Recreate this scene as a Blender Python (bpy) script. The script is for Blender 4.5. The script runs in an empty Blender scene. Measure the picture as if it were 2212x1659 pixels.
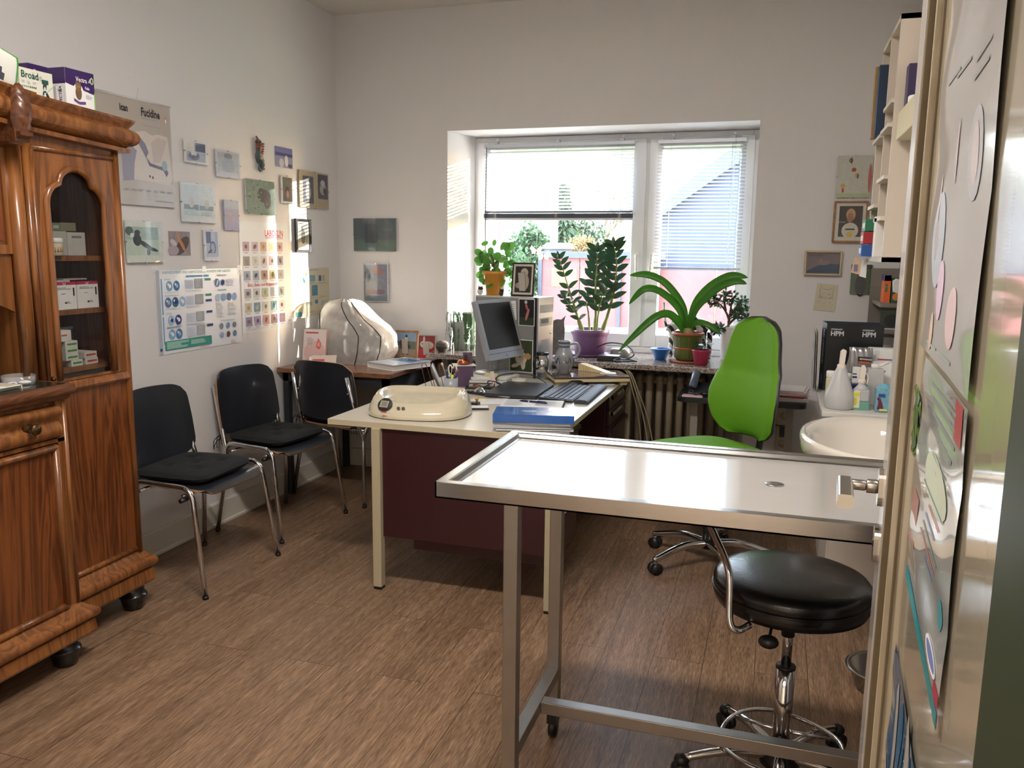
import bpy, bmesh, math, random
from mathutils import Vector, Matrix, Euler
random.seed(7)
SC = bpy.context.scene
COL = SC.collection
PI = math.pi

# ------------------------------------------------------------------ camera, sky, sun, exposure
CAM_H = 1.478
yaw, pitch, roll = math.radians(17.639), math.radians(9.219), math.radians(0.644)
fwd = Vector((-math.sin(yaw)*math.cos(pitch), math.cos(yaw)*math.cos(pitch), -math.sin(pitch)))
rgt = Vector((math.cos(yaw), math.sin(yaw), 0))
up = rgt.cross(fwd)
r2 = math.cos(roll)*rgt + math.sin(roll)*up
u2 = -math.sin(roll)*rgt + math.cos(roll)*up
cam_d = bpy.data.cameras.new('camera'); cam = bpy.data.objects.new('camera', cam_d); COL.objects.link(cam)
M3 = Matrix((r2, u2, -fwd)).transposed()
cam.matrix_world = Matrix.Translation((0, 0, CAM_H)) @ M3.to_4x4()
cam_d.sensor_fit = 'HORIZONTAL'; cam_d.sensor_width = 36.0; cam_d.lens = 36.0*1790.0/2212.0
cam_d.clip_start = 0.02; cam_d.clip_end = 300
SC.camera = cam
SC.view_settings.view_transform = 'Standard'; SC.view_settings.look = 'None'
SC.view_settings.gamma = 1.0; SC.view_settings.use_curve_mapping = False
SC.view_settings.exposure = 0.84

W = bpy.data.worlds.new('sky'); SC.world = W; W.use_nodes = True
nt = W.node_tree; bg = nt.nodes['Background']
sky = nt.nodes.new('ShaderNodeTexSky'); sky.sky_type = 'NISHITA'; sky.sun_disc = False
sky.sun_elevation = math.radians(14); sky.sun_rotation = math.radians(60); sky.air_density = 1.0; sky.dust_density = 2.0
hz = nt.nodes.new('ShaderNodeMix'); hz.data_type = 'RGBA'; hz.inputs[0].default_value = 0.75; hz.inputs[7].default_value = (0.98, 1.04, 1.22, 1)   # bright winter haze
nt.links.new(sky.outputs[0], hz.inputs[6]); nt.links.new(hz.outputs[2], bg.inputs[0]); bg.inputs[1].default_value = 6.2

SUN_DIR = Vector((-1.0, -0.51, -0.126)).normalized()
sd = bpy.data.lights.new('sun', 'SUN'); sd.energy = 22.0; sd.angle = math.radians(0.6); sd.color = (1.0, 0.94, 0.85)
so = bpy.data.objects.new('sun', sd); COL.objects.link(so); so.rotation_euler = SUN_DIR.to_track_quat('-Z', 'Y').to_euler()

def area(name, loc, size, power, color, direction=(0, 0, -1), shape='RECTANGLE'):
    l = bpy.data.lights.new(name, 'AREA'); l.shape = shape; l.size = size[0]; l.size_y = size[1]
    l.energy = power; l.color = color
    o = bpy.data.objects.new(name, l); COL.objects.link(o); o.location = loc
    o.rotation_euler = Vector(direction).to_track_quat('-Z', 'Y').to_euler()
    return o

# ------------------------------------------------------------------ materials
def lin(h):
    h = h.lstrip('#'); out = []
    for i in (0, 2, 4):
        c = int(h[i:i+2], 16)/255.0
        out.append(c/12.92 if c <= 0.04045 else ((c+0.055)/1.055)**2.4)
    return tuple(out)
MATS = {}
def mat(name, col='#808080', rough=0.5, metal=0.0, var=0.06, scale=30.0, bump=0.0, spec=0.5, coat=0.0, emit=0.0, trans_w=0.0, sss=0.0, stretch=None, col2=None):
    if name in MATS: return MATS[name]
    m = bpy.data.materials.new(name); m.use_nodes = True; MATS[name] = m
    n = m.node_tree.nodes; L = m.node_tree.links; b = n['Principled BSDF']
    c = lin(col) if isinstance(col, str) else col
    c2 = lin(col2) if col2 else tuple(x*(1-var) for x in c)
    tc = n.new('ShaderNodeTexCoord'); mp = n.new('ShaderNodeMapping'); nz = n.new('ShaderNodeTexNoise')
    nz.inputs['Scale'].default_value = scale; nz.inputs['Detail'].default_value = 3
    if stretch: mp.inputs['Scale'].default_value = stretch
    L.new(tc.outputs['Object'], mp.inputs[0]); L.new(mp.outputs[0], nz.inputs['Vector'])
    mx = n.new('ShaderNodeMix'); mx.data_type = 'RGBA'
    mx.inputs[6].default_value = (*c, 1); mx.inputs[7].default_value = (*c2, 1)
    L.new(nz.outputs[0], mx.inputs[0]); L.new(mx.outputs[2], b.inputs['Base Color'])
    b.inputs['Roughness'].default_value = rough; b.inputs['Metallic'].default_value = metal
    b.inputs['Specular IOR Level'].default_value = spec; b.inputs['Coat Weight'].default_value = coat
    if coat: b.inputs['Coat Roughness'].default_value = 0.05
    if bump:
        bp = n.new('ShaderNodeBump'); bp.inputs['Strength'].default_value = bump; bp.inputs['Distance'].default_value = 0.002
        L.new(nz.outputs[0], bp.inputs['Height']); L.new(bp.outputs[0], b.inputs['Normal'])
    if emit:
        b.inputs['Emission Color'].default_value = (*c, 1); b.inputs['Emission Strength'].default_value = emit
    if trans_w:   # thin translucent sheet: a share of the light passes
        tr = n.new('ShaderNodeBsdfTranslucent'); tr.inputs[0].default_value = (*c, 1)
        ms = n.new('ShaderNodeMixShader'); ms.inputs[0].default_value = trans_w
        L.new(b.outputs[0], ms.inputs[1]); L.new(tr.outputs[0], ms.inputs[2])
        L.new(ms.outputs[0], n['Material Output'].inputs[0])
    return m
def clear(name, tint='#ffffff', alpha=0.06, rough=0.02, gloss=1.0):
    """thin clear sheet: transparent, a tinted film share, fresnel gloss"""
    if name in MATS: return MATS[name]
    m = bpy.data.materials.new(name); m.use_nodes = True; MATS[name] = m
    n = m.node_tree.nodes; L = m.node_tree.links; n.remove(n['Principled BSDF'])
    t = n.new('ShaderNodeBsdfTransparent'); d = n.new('ShaderNodeBsdfDiffuse'); d.inputs[0].default_value = (*lin(tint), 1)
    g = n.new('ShaderNodeBsdfGlossy'); g.inputs['Roughness'].default_value = rough
    m1 = n.new('ShaderNodeMixShader'); nz = n.new('ShaderNodeTexNoise'); nz.inputs['Scale'].default_value = 9
    mr = n.new('ShaderNodeMapRange'); mr.inputs[3].default_value = alpha*0.7; mr.inputs[4].default_value = min(1, alpha*1.3)
    L.new(nz.outputs[0], mr.inputs[0]); L.new(mr.outputs[0], m1.inputs[0])
    L.new(t.outputs[0], m1.inputs[1]); L.new(d.outputs[0], m1.inputs[2])
    lw = n.new('ShaderNodeLayerWeight'); lw.inputs[0].default_value = 0.5; pw = n.new('ShaderNodeMath'); pw.operation = 'POWER'; pw.inputs[1].default_value = 5; L.new(lw.outputs['Facing'], pw.inputs[0])
    fr = n.new('ShaderNodeMath'); fr.operation = 'MULTIPLY_ADD'; fr.inputs[1].default_value = 0.94; fr.inputs[2].default_value = 0.04; L.new(pw.outputs[0], fr.inputs[0])
    mu = n.new('ShaderNodeMath'); mu.operation = 'MULTIPLY'; mu.inputs[1].default_value = gloss; L.new(fr.outputs[0], mu.inputs[0])
    m2 = n.new('ShaderNodeMixShader'); L.new(mu.outputs[0], m2.inputs[0]); L.new(m1.outputs[0], m2.inputs[1]); L.new(g.outputs[0], m2.inputs[2])
    L.new(m2.outputs[0], n['Material Output'].inputs[0])
    return m
def wood(name, c1, c2, rough=0.35, scale=6.0, stretch=(1, 1, 0.12), coat=0.0, dist=2.2, bump=0.1):
    if name in MATS: return MATS[name]
    m = bpy.data.materials.new(name); m.use_nodes = True; MATS[name] = m
    n = m.node_tree.nodes; L = m.node_tree.links; b = n['Principled BSDF']
    tc = n.new('ShaderNodeTexCoord'); mp = n.new('ShaderNodeMapping'); mp.inputs['Scale'].default_value = stretch
    L.new(tc.outputs['Object'], mp.inputs[0])
    nz = n.new('ShaderNodeTexNoise'); nz.inputs['Scale'].default_value = scale; nz.inputs['Detail'].default_value = 4; nz.inputs['Distortion'].default_value = dist
    nf = n.new('ShaderNodeTexNoise'); nf.inputs['Scale'].default_value = scale*14; nf.inputs['Detail'].default_value = 2
    L.new(mp.outputs[0], nz.inputs['Vector']); L.new(mp.outputs[0], nf.inputs['Vector'])
    mm = n.new('ShaderNodeMath'); mm.operation = 'MULTIPLY'; mm.inputs[1].default_value = 7.0; L.new(nz.outputs[0], mm.inputs[0])
    fr = n.new('ShaderNodeMath'); fr.operation = 'PINGPONG'; fr.inputs[1].default_value = 0.5; L.new(mm.outputs[0], fr.inputs[0])
    ad = n.new('ShaderNodeMath'); ad.operation = 'MULTIPLY_ADD'; ad.inputs[1].default_value = 0.5; L.new(nf.outputs[0], ad.inputs[0]); L.new(fr.outputs[0], ad.inputs[2])
    cr = n.new('ShaderNodeValToRGB'); cr.color_ramp.elements[0].color = (*lin(c2), 1); cr.color_ramp.elements[1].color = (*lin(c1), 1)
    cr.color_ramp.elements[0].position = 0.15; cr.color_ramp.elements[1].position = 0.75
    L.new(ad.outputs[0], cr.inputs[0]); L.new(cr.outputs[0], b.inputs['Base Color'])
    b.inputs['Roughness'].default_value = rough; b.inputs['Coat Weight'].default_value = coat; b.inputs['Coat Roughness'].default_value = 0.1
    bp = n.new('ShaderNodeBump'); bp.inputs['Strength'].default_value = bump; bp.inputs['Distance'].default_value = 0.001
    L.new(ad.outputs[0], bp.inputs['Height']); L.new(bp.outputs[0], b.inputs['Normal'])
    return m

# ------------------------------------------------------------------ mesh builder
class MB:
    def __init__(s): s.v = []; s.f = []; s.m = []; s.sm = []; s.mats = []
    def mi(s, m):
        if m not in s.mats: s.mats.append(m)
        return s.mats.index(m)
    def add(s, verts, faces, m, smooth=False, M=None):
        o = len(s.v); k = s.mi(m)
        for p in verts:
            p = Vector(p); s.v.append(M @ p if M else p)
        for f in faces: s.f.append([o+i for i in f]); s.m.append(k); s.sm.append(smooth)
        return s
    def box(s, a, b, m, M=None):
        x0, y0, z0 = a; x1, y1, z1 = b
        if x0 > x1: x0, x1 = x1, x0
        if y0 > y1: y0, y1 = y1, y0
        if z0 > z1: z0, z1 = z1, z0
        v = [(x0,y0,z0),(x1,y0,z0),(x1,y1,z0),(x0,y1,z0),(x0,y0,z1),(x1,y0,z1),(x1,y1,z1),(x0,y1,z1)]
        return s.add(v, [(0,3,2,1),(4,5,6,7),(0,1,5,4),(1,2,6,5),(2,3,7,6),(3,0,4,7)], m, False, M)
    def quad(s, p, m, M=None): return s.add(p, [tuple(range(len(p)))], m, False, M)
    def lathe(s, prof, m, c=(0,0,0), seg=28, M=None, smooth=True, a0=0, a1=2*PI, sx=1, sy=1):
        v = []; f = []; n = len(prof); full = abs(a1-a0-2*PI) < 1e-6; cols = seg if full else seg+1
        for i in range(cols):
            a = a0+(a1-a0)*i/seg
            for r, z in prof: v.append((c[0]+r*math.cos(a)*sx, c[1]+r*math.sin(a)*sy, c[2]+z))
        for i in range(seg):
            j = (i+1) % cols
            for k in range(n-1): f.append((i*n+k, j*n+k, j*n+k+1, i*n+k+1))
        if full:
            if prof[0][0] > 1e-5: f.append(tuple(i*n for i in range(cols))[::-1])
            if prof[-1][0] > 1e-5: f.append(tuple(i*n+n-1 for i in range(cols)))
        return s.add(v, f, m, smooth, M)
    def cyl(s, p0, p1, r0, m, r1=None, seg=16, M=None, smooth=True):
        p0 = Vector(p0); p1 = Vector(p1); d = p1-p0; r1 = r0 if r1 is None else r1
        q = d.to_track_quat('Z', 'Y').to_matrix().to_4x4(); MM = Matrix.Translation(p0) @ q
        if M: MM = M @ MM
        h = d.length
        return s.lathe([(r0, 0), (r1, h)], m, seg=seg, M=MM, smooth=smooth)
    def ell(s, c, r, m, seg=16, rings=10, M=None):
        prof = [(math.sin(PI*k/rings), -math.cos(PI*k/rings)) for k in range(rings+1)]
        v = []; f = []; n = rings+1
        for i in range(seg):
            a = 2*PI*i/seg
            for rr, zz in prof: v.append((c[0]+r[0]*rr*math.cos(a), c[1]+r[1]*rr*math.sin(a), c[2]+r[2]*zz))
        for i in range(seg):
            j = (i+1) % seg
            for k in range(n-1): f.append((i*n+k, j*n+k, j*n+k+1, i*n+k+1))
        return s.add(v, f, m, True, M)
    def tube(s, pts, r, m, seg=10, M=None, closed=False, smooth_path=0, flat=None):
        P = [Vector(p) for p in pts]
        if smooth_path: P = spline(P, smooth_path, closed)
        rr = r if isinstance(r, (list, tuple)) else None
        n = len(P); v = []; f = []; prev = None
        for i, p in enumerate(P):
            if closed: t = P[(i+1) % n]-P[i-1]
            else: t = P[min(i+1, n-1)]-P[max(i-1, 0)]
            t.normalize()
            if prev is None: nn = t.orthogonal().normalized() if flat is None else (Vector(flat)-t*Vector(flat).dot(t)).normalized()
            else: nn = (prev-t*prev.dot(t)).normalized()
            prev = nn; bb = t.cross(nn)
            R = (rr[0]+(rr[-1]-rr[0])*i/(n-1)) if rr and len(rr) == 2 else (rr[min(i*len(rr)//n, len(rr)-1)] if rr else r)
            for k in range(seg):
                a = 2*PI*k/seg; v.append(p+R*(math.cos(a)*nn+math.sin(a)*bb))
        for i in range(n if closed else n-1):
            j = (i+1) % n
            for k in range(seg): f.append((i*seg+k, i*seg+(k+1) % seg, j*seg+(k+1) % seg, j*seg+k))
        if not closed:
            f.append(tuple(range(seg))[::-1]); f.append(tuple(range((n-1)*seg, n*seg)))
        return s.add(v, f, m, True, M)
    def prism(s, poly, h0, h1, m, M=None, ax='z', smooth=False, mtop=None):
        """polygon (2-D, ccw) extruded along ax from h0 to h1"""
        def P(a, b, h): return {'z': (a, b, h), 'y': (a, h, b), 'x': (h, a, b)}[ax]
        n = len(poly)
        v = [P(a, b, h0) for a, b in poly]+[P(a, b, h1) for a, b in poly]
        s.add(v, [(i, (i+1) % n, n+(i+1) % n, n+i) for i in range(n)], m, smooth, M)
        s.add(v, [tuple(range(n))[::-1], tuple(range(n, 2*n))], mtop or m, False, M)
        return s
    def sweep(s, prof, path, m, M=None, smooth=False, closed=False):
        """prof: list of (out, z) swept along 2-D path [(x,y)], 'out' = to the right of travel"""
        n = len(path); v = []; f = []; k = len(prof)
        for i in range(n):
            p = Vector(path[i]); a = Vector(path[i-1]) if (i or closed) else None; b = Vector(path[(i+1) % n]) if (i < n-1 or closed) else None
            d1 = (p-a).normalized() if a is not None else None; d2 = (b-p).normalized() if b is not None else None
            d1 = d1 or d2; d2 = d2 or d1
            n1 = Vector((d1.y, -d1.x)); n2 = Vector((d2.y, -d2.x)); nn = (n1+n2); nn = nn/(nn.dot(n1)) if nn.length > 1e-6 else n1
            for o, z in prof: v.append((p.x+nn.x*o, p.y+nn.y*o, z))
        for i in range(n if closed else n-1):
            j = (i+1) % n
            for q in range(k-1): f.append((i*k+q, j*k+q, j*k+q+1, i*k+q+1))
        if not closed:
            f.append(tuple(range(k))); f.append(tuple(range((n-1)*k, n*k))[::-1])
        return s.add(v, f, m, smooth, M)
    def grid(s, fn, nu, nv, m, M=None, smooth=True, thick=0):
        v = [Vector(fn(i/nu, j/nv)) for j in range(nv+1) for i in range(nu+1)]
        f = [(j*(nu+1)+i, j*(nu+1)+i+1, (j+1)*(nu+1)+i+1, (j+1)*(nu+1)+i) for j in range(nv) for i in range(nu)]
        return s.add(v, f, m, smooth, M)
    def text(s, txt, size, m, M, align='LEFT', bold=0.0, xs=1.0, res=2):
        c = bpy.data.curves.new('t', 'FONT'); c.body = txt; c.size = size; c.align_x = align; c.offset = bold; c.resolution_u = res
        o = bpy.data.objects.new('t', c); COL.objects.link(o)
        dg = bpy.context.evaluated_depsgraph_get(); dg.update()
        me = bpy.data.meshes.new_from_object(o.evaluated_get(dg))
        s.add([(p.co.x*xs, p.co.y, p.co.z) for p in me.vertices], [tuple(q.vertices) for q in me.polygons], m, False, M)
        bpy.data.objects.remove(o); bpy.data.curves.remove(c); bpy.data.meshes.remove(me)
        return s
    def build(s, name, parent=None, off=None, bevel=0.0, bseg=2, subsurf=0, solid=0.0, sol_off=-1, ang=40):
        me = bpy.data.meshes.new(name)
        o_ = Vector(off) if off is not None else Vector((0, 0, 0))
        me.from_pydata([tuple(p-o_) for p in s.v], [], s.f)
        for m in s.mats: me.materials.append(m)
        for i, p in enumerate(me.polygons): p.material_index = s.m[i]; p.use_smooth = s.sm[i]
        me.validate(); me.update()
        o = bpy.data.objects.new(name, me); COL.objects.link(o)
        if parent is not None: o.parent = parent
        if subsurf: d = o.modifiers.new('s', 'SUBSURF'); d.levels = d.render_levels = subsurf
        if solid: d = o.modifiers.new('t', 'SOLIDIFY'); d.thickness = solid; d.offset = sol_off
        if bevel:
            d = o.modifiers.new('b', 'BEVEL'); d.width = bevel; d.segments = bseg; d.limit_method = 'ANGLE'; d.angle_limit = math.radians(ang)
            d.use_clamp_overlap = True; d.harden_normals = False
        return o

def spline(P, n=6, closed=False):
    out = []; N = len(P)
    rng = range(N) if closed else range(N-1)
    for i in rng:
        p0 = P[i-1] if (i or closed) else P[0]; p1 = P[i]; p2 = P[(i+1) % N]; p3 = P[(i+2) % N] if (closed or i+2 < N) else P[-1]
        for k in range(n):
            t = k/n
            out.append(0.5*((2*p1)+(p2-p0)*t+(2*p0-5*p1+4*p2-p3)*t*t+(3*p1-p0-3*p2+p3)*t**3))
    if not closed: out.append(P[-1].copy())
    return out
def fillet(pts, r, n=5):
    """round the corners of a 3-D polyline"""
    P = [Vector(p) for p in pts]; out = [P[0]]
    for i in range(1, len(P)-1):
        a = (P[i-1]-P[i]); b = (P[i+1]-P[i]); rr = min(r, a.length*0.45, b.length*0.45)
        p0 = P[i]+a.normalized()*rr; p1 = P[i]+b.normalized()*rr
        for k in range(n+1):
            t = k/n; out.append((1-t)**2*p0+2*t*(1-t)*P[i]+t*t*p1)
    out.append(P[-1]); return out
def rrect(x0, y0, x1, y1, r, n=5):
    out = []
    for cx_, cy_, a in ((x1-r, y0+r, -PI/2), (x1-r, y1-r, 0), (x0+r, y1-r, PI/2), (x0+r, y0+r, PI)):
        for k in range(n+1): out.append((cx_+r*math.cos(a+k/n*PI/2), cy_+r*math.sin(a+k/n*PI/2)))
    return out

# ------------------------------------------------------------------ things
def tag(o, label=None, cat=None, group=None, kind=None):
    if label: o['label'] = label
    if cat: o['category'] = cat
    if group: o['group'] = group
    if kind: o['kind'] = kind
    return o
class Thing:
    """an Empty at the thing's base; parts given in world coordinates when built with world=True"""
    def __init__(s, name, label, cat, loc=(0,0,0), rotz=0.0, group=None, world=True):
        s.o = bpy.data.objects.new(name, None); COL.objects.link(s.o); s.o.empty_display_size = 0.05
        s.o.location = loc; s.o.rotation_euler = (0, 0, rotz); s.loc = Vector(loc); s.world = world
        tag(s.o, label, cat, group)
    def part(s, name, mb, parent=None, label=None, kind=None, **k):
        p = mb.build(name, parent or s.o, off=s.loc if s.world else None, **k)
        if label: p['label'] = label
        if kind: p['kind'] = kind
        return p
def solo(name, mb, label, cat, group=None, base=None, **k):
    """a thing that is one mesh; origin moved to its base"""
    if base is None:
        xs = [p.x for p in mb.v]; ys = [p.y for p in mb.v]; zs = [p.z for p in mb.v]
        base = ((min(xs)+max(xs))/2, (min(ys)+max(ys))/2, min(zs))
    o = mb.build(name, None, off=base, **k); o.location = base
    return tag(o, label, cat, group)
def struct(name, mb, **k):
    o = mb.build(name, None, **k); o['kind'] = 'structure'; return o
def dup(root, loc, rotz=None, label=None, group=None):
    def cp(o, par):
        c = o.copy(); COL.objects.link(c)
        if par is not None: c.parent = par
        for ch in list(o.children): cp(ch, c)
        return c
    kids = list(root.children); r = root.copy(); COL.objects.link(r); r.location = loc
    if rotz is not None: r.rotation_euler = (0, 0, rotz)
    for ch in kids: cp(ch, r)
    if label: r['label'] = label
    if group: r['group'] = group
    return r
def TM(loc, rz=0, rx=0, ry=0): return Matrix.Translation(loc) @ Euler((rx, ry, rz)).to_matrix().to_4x4()
def frameM(origin, ux, uy):
    """matrix whose local x,y run along ux,uy in the world"""
    ux = Vector(ux).normalized(); uy = Vector(uy).normalized(); uz = ux.cross(uy)
    return Matrix.Translation(origin) @ Matrix((ux, uy, uz)).transposed().to_4x4()
# ================================================================== materials used all over
wall_m = mat('wall_paint', '#dddad9', 0.85, var=0.03, scale=260, bump=0.35)
ceil_m = mat('ceiling_paint', '#d8d2ca', 0.9, var=0.02, scale=120, bump=0.1)
base_m = mat('baseboard_paint', '#d6d0c4', 0.4, var=0.05, scale=12)
pvc = mat('window_plastic', '#e8eaec', 0.28, var=0.02, scale=8)
glass = clear('window_glass', alpha=0.015)
chrome = mat('chrome', '#d8d8da', 0.09, 1.0, var=0.08, scale=20)
steel = mat('brushed_steel', '#b9b7b4', 0.22, 1.0, var=0.18, scale=14, stretch=(1, 1, 8))
steel_leg = mat('satin_steel', '#a9a6a2', 0.38, 1.0, var=0.15, scale=18)
black_pl = mat('black_plastic', '#1b1b1d', 0.4, var=0.2, scale=40)
dark_pl = mat('charcoal_plastic', '#2a2b30', 0.45, var=0.15, scale=40)
white_pl = mat('white_plastic', '#ece9e4', 0.35, var=0.03, scale=30)
paper = mat('white_paper', '#ecebe8', 0.7, var=0.03, scale=25)
ink = mat('black_ink', '#22242a', 0.6, var=0.1)
grey_ink = mat('grey_print', '#9a9ea6', 0.6, var=0.1)
lt_print = mat('pale_print', '#c6cad2', 0.6, var=0.1)
clear_pl = clear('clear_plastic', alpha=0.10, rough=0.06)
pic_glass = clear('picture_glass', alpha=0.03, rough=0.03)
def C(hexcol, rough=0.55): return mat('print_'+hexcol.strip('#'), hexcol, rough, var=0.12, scale=60)

XL, XR, YB, YN, ZC = -2.798, 0.62, 4.973, 0.56, 2.936
# floor: vinyl planks running into the room
fm = bpy.data.materials.new('floor_planks'); fm.use_nodes = True
n = fm.node_tree.nodes; L = fm.node_tree.links; b = n['Principled BSDF']
tc = n.new('ShaderNodeTexCoord'); mp = n.new('ShaderNodeMapping'); mp.inputs['Rotation'].default_value = (0, 0, PI/2)
br = n.new('ShaderNodeTexBrick'); br.inputs['Scale'].default_value = 1.0; br.inputs['Brick Width'].default_value = 1.22; br.inputs['Row Height'].default_value = 0.18
br.inputs['Mortar Size'].default_value = 0.0012; br.inputs['Color1'].default_value = (0.25, 0.25, 0.25, 1); br.inputs['Color2'].default_value = (0.85, 0.85, 0.85, 1)
br.inputs['Mortar'].default_value = (0, 0, 0, 1); br.offset = 0.37
L.new(tc.outputs['Object'], mp.inputs[0]); L.new(mp.outputs[0], br.inputs['Vector'])
mp2 = n.new('ShaderNodeMapping'); mp2.inputs['Scale'].default_value = (14, 0.9, 1); L.new(tc.outputs['Object'], mp2.inputs[0])
cadd = n.new('ShaderNodeVectorMath'); cadd.operation = 'ADD'
sc_ = n.new('ShaderNodeVectorMath'); sc_.operation = 'SCALE'; sc_.inputs[3].default_value = 7.0; L.new(br.outputs[0], sc_.inputs[0])
L.new(mp2.outputs[0], cadd.inputs[0]); L.new(sc_.outputs[0], cadd.inputs[1])
nz = n.new('ShaderNodeTexNoise'); nz.inputs['Scale'].default_value = 2.2; nz.inputs['Detail'].default_value = 6; nz.inputs['Roughness'].default_value = 0.65; nz.inputs['Distortion'].default_value = 1.2
L.new(cadd.outputs[0], nz.inputs['Vector'])
nf = n.new('ShaderNodeTexNoise'); nf.inputs['Scale'].default_value = 26; nf.inputs['Detail'].default_value = 6; L.new(cadd.outputs[0], nf.inputs['Vector'])
mixn = n.new('ShaderNodeMix'); mixn.data_type = 'FLOAT'; mixn.inputs[0].default_value = 0.55; L.new(nz.outputs[0], mixn.inputs[2]); L.new(nf.outputs[0], mixn.inputs[3])
cr = n.new('ShaderNodeValToRGB'); e = cr.color_ramp.elements; e[0].position = 0.34; e[0].color = (*lin('#57432f'), 1); e[1].position = 0.66; e[1].color = (*lin('#a5876b'), 1)
x = e.new(0.5); x.color = (*lin('#7e634d'), 1)
L.new(mixn.outputs[0], cr.inputs[0])
mx = n.new('ShaderNodeMix'); mx.data_type = 'RGBA'; mx.blend_type = 'MULTIPLY'; mx.inputs[0].default_value = 1.0
mr = n.new('ShaderNodeMapRange'); mr.inputs[3].default_value = 0.82; mr.inputs[4].default_value = 1.12; L.new(br.outputs[0], mr.inputs[0])
L.new(cr.outputs[0], mx.inputs[6]); L.new(mr.outputs[0], mx.inputs[7])
mo = n.new('ShaderNodeMix'); mo.data_type = 'RGBA'; mo.inputs[7].default_value = (*lin('#4a382b'), 1); L.new(br.outputs['Fac'], mo.inputs[0]); L.new(mx.outputs[2], mo.inputs[6])
L.new(mo.outputs[2], b.inputs['Base Color']); b.inputs['Roughness'].default_value = 0.42; b.inputs['Specular IOR Level'].default_value = 0.45
bp = n.new('ShaderNodeBump'); bp.inputs['Strength'].default_value = 0.25; bp.inputs['Distance'].default_value = 0.001; L.new(nf.outputs[0], bp.inputs['Height']); L.new(bp.outputs[0], b.inputs['Normal'])
f = MB(); f.box((XL-0.1, -1.2, -0.05), (1.6, 5.42, 0), fm); struct('floor', f)

# walls
w = MB(); w.box((XL-0.15, YN-0.12, 0), (XL, 5.4, ZC), wall_m); struct('wall_left', w)
w = MB(); w.box((XR, YN-0.12, 0), (XR+0.15, 5.4, ZC), wall_m); struct('wall_right', w)
WX0, WX1, WZ1, FY = -2.022, -0.150, 2.203, 5.30      # window recess
w = MB()
w.box((XL, YB, 0), (WX0, 5.4, ZC), wall_m); w.box((WX1, YB, 0), (XR, 5.4, ZC), wall_m)
w.box((WX0, YB, WZ1), (WX1, 5.4, ZC), wall_m); w.box((WX0, 5.2, 0), (WX1, 5.4, 0.80), wall_m)
w.prism([(WX0, YB), (WX0+0.06, 5.3), (WX0+0.06, 5.4), (WX0, 5.4)], 0.80, WZ1, wall_m)
struct('wall_back', w)
w = MB(); w.box((XL, YN-0.12, 0), (-1.20, YN, ZC), wall_m); w.box((0.20, YN-0.12, 0), (XR, YN, ZC), wall_m); w.box((-1.20, YN-0.12, 2.03), (0.20, YN, ZC), wall_m)
struct('wall_front', w)
w = MB(); w.box((XL-0.15, YN-0.12, ZC), (XR+0.15, 5.4, ZC+0.1), ceil_m); struct('ceiling', w)
# hall behind the camera
hall_m = mat('hall_paint', '#e6dccb', 0.8, var=0.03)
w = MB(); w.box((-2.2, -1.25, 0), (1.6, -1.15, 2.6), hall_m); w.box((-2.3, -1.25, 0), (-2.2, YN-0.12, 2.6), hall_m); w.box((1.5, -1.25, 0), (1.6, YN-0.12, 2.6), hall_m)
struct('wall_hall', w)
w = MB(); w.box((-2.3, -1.25, 2.6), (1.6, YN-0.12, 2.7), ceil_m); struct('ceiling_hall', w)
# dark green casing of the doorway, close beside the camera
gm = mat('dark_green_paint', '#2f3a26', 0.5, var=0.12, scale=15)
w = MB(); w.box((0.150, 0.40, 0), (0.26, 0.61, 2.03), gm); w.box((-1.26, 0.40, 0), (-1.18, 0.61, 2.03), gm); w.box((-1.26, 0.40, 2.03), (0.26, 0.61, 2.10), gm)
struct('trim_1', w, bevel=0.004)

# baseboards
prof = [(0.0, 0.0), (0.022, 0.0), (0.022, 0.012), (0.014, 0.016), (0.014, 0.118), (0.008, 0.126), (0.0, 0.126)]
w = MB(); w.sweep([(-a, z) for a, z in prof], [(XL, YB-0.0), (XL, YN)][::-1], base_m); 
for v in w.v: v.x = XL+abs(v.x-XL)
struct('baseboard_left', w)
w = MB(); w.box((XL+0.02, YB-0.018, 0), (WX0, YB, 0.12), base_m); w.box((WX1, YB-0.018, 0), (XR, YB, 0.12), base_m); struct('baseboard_back', w, bevel=0.003)

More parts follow.
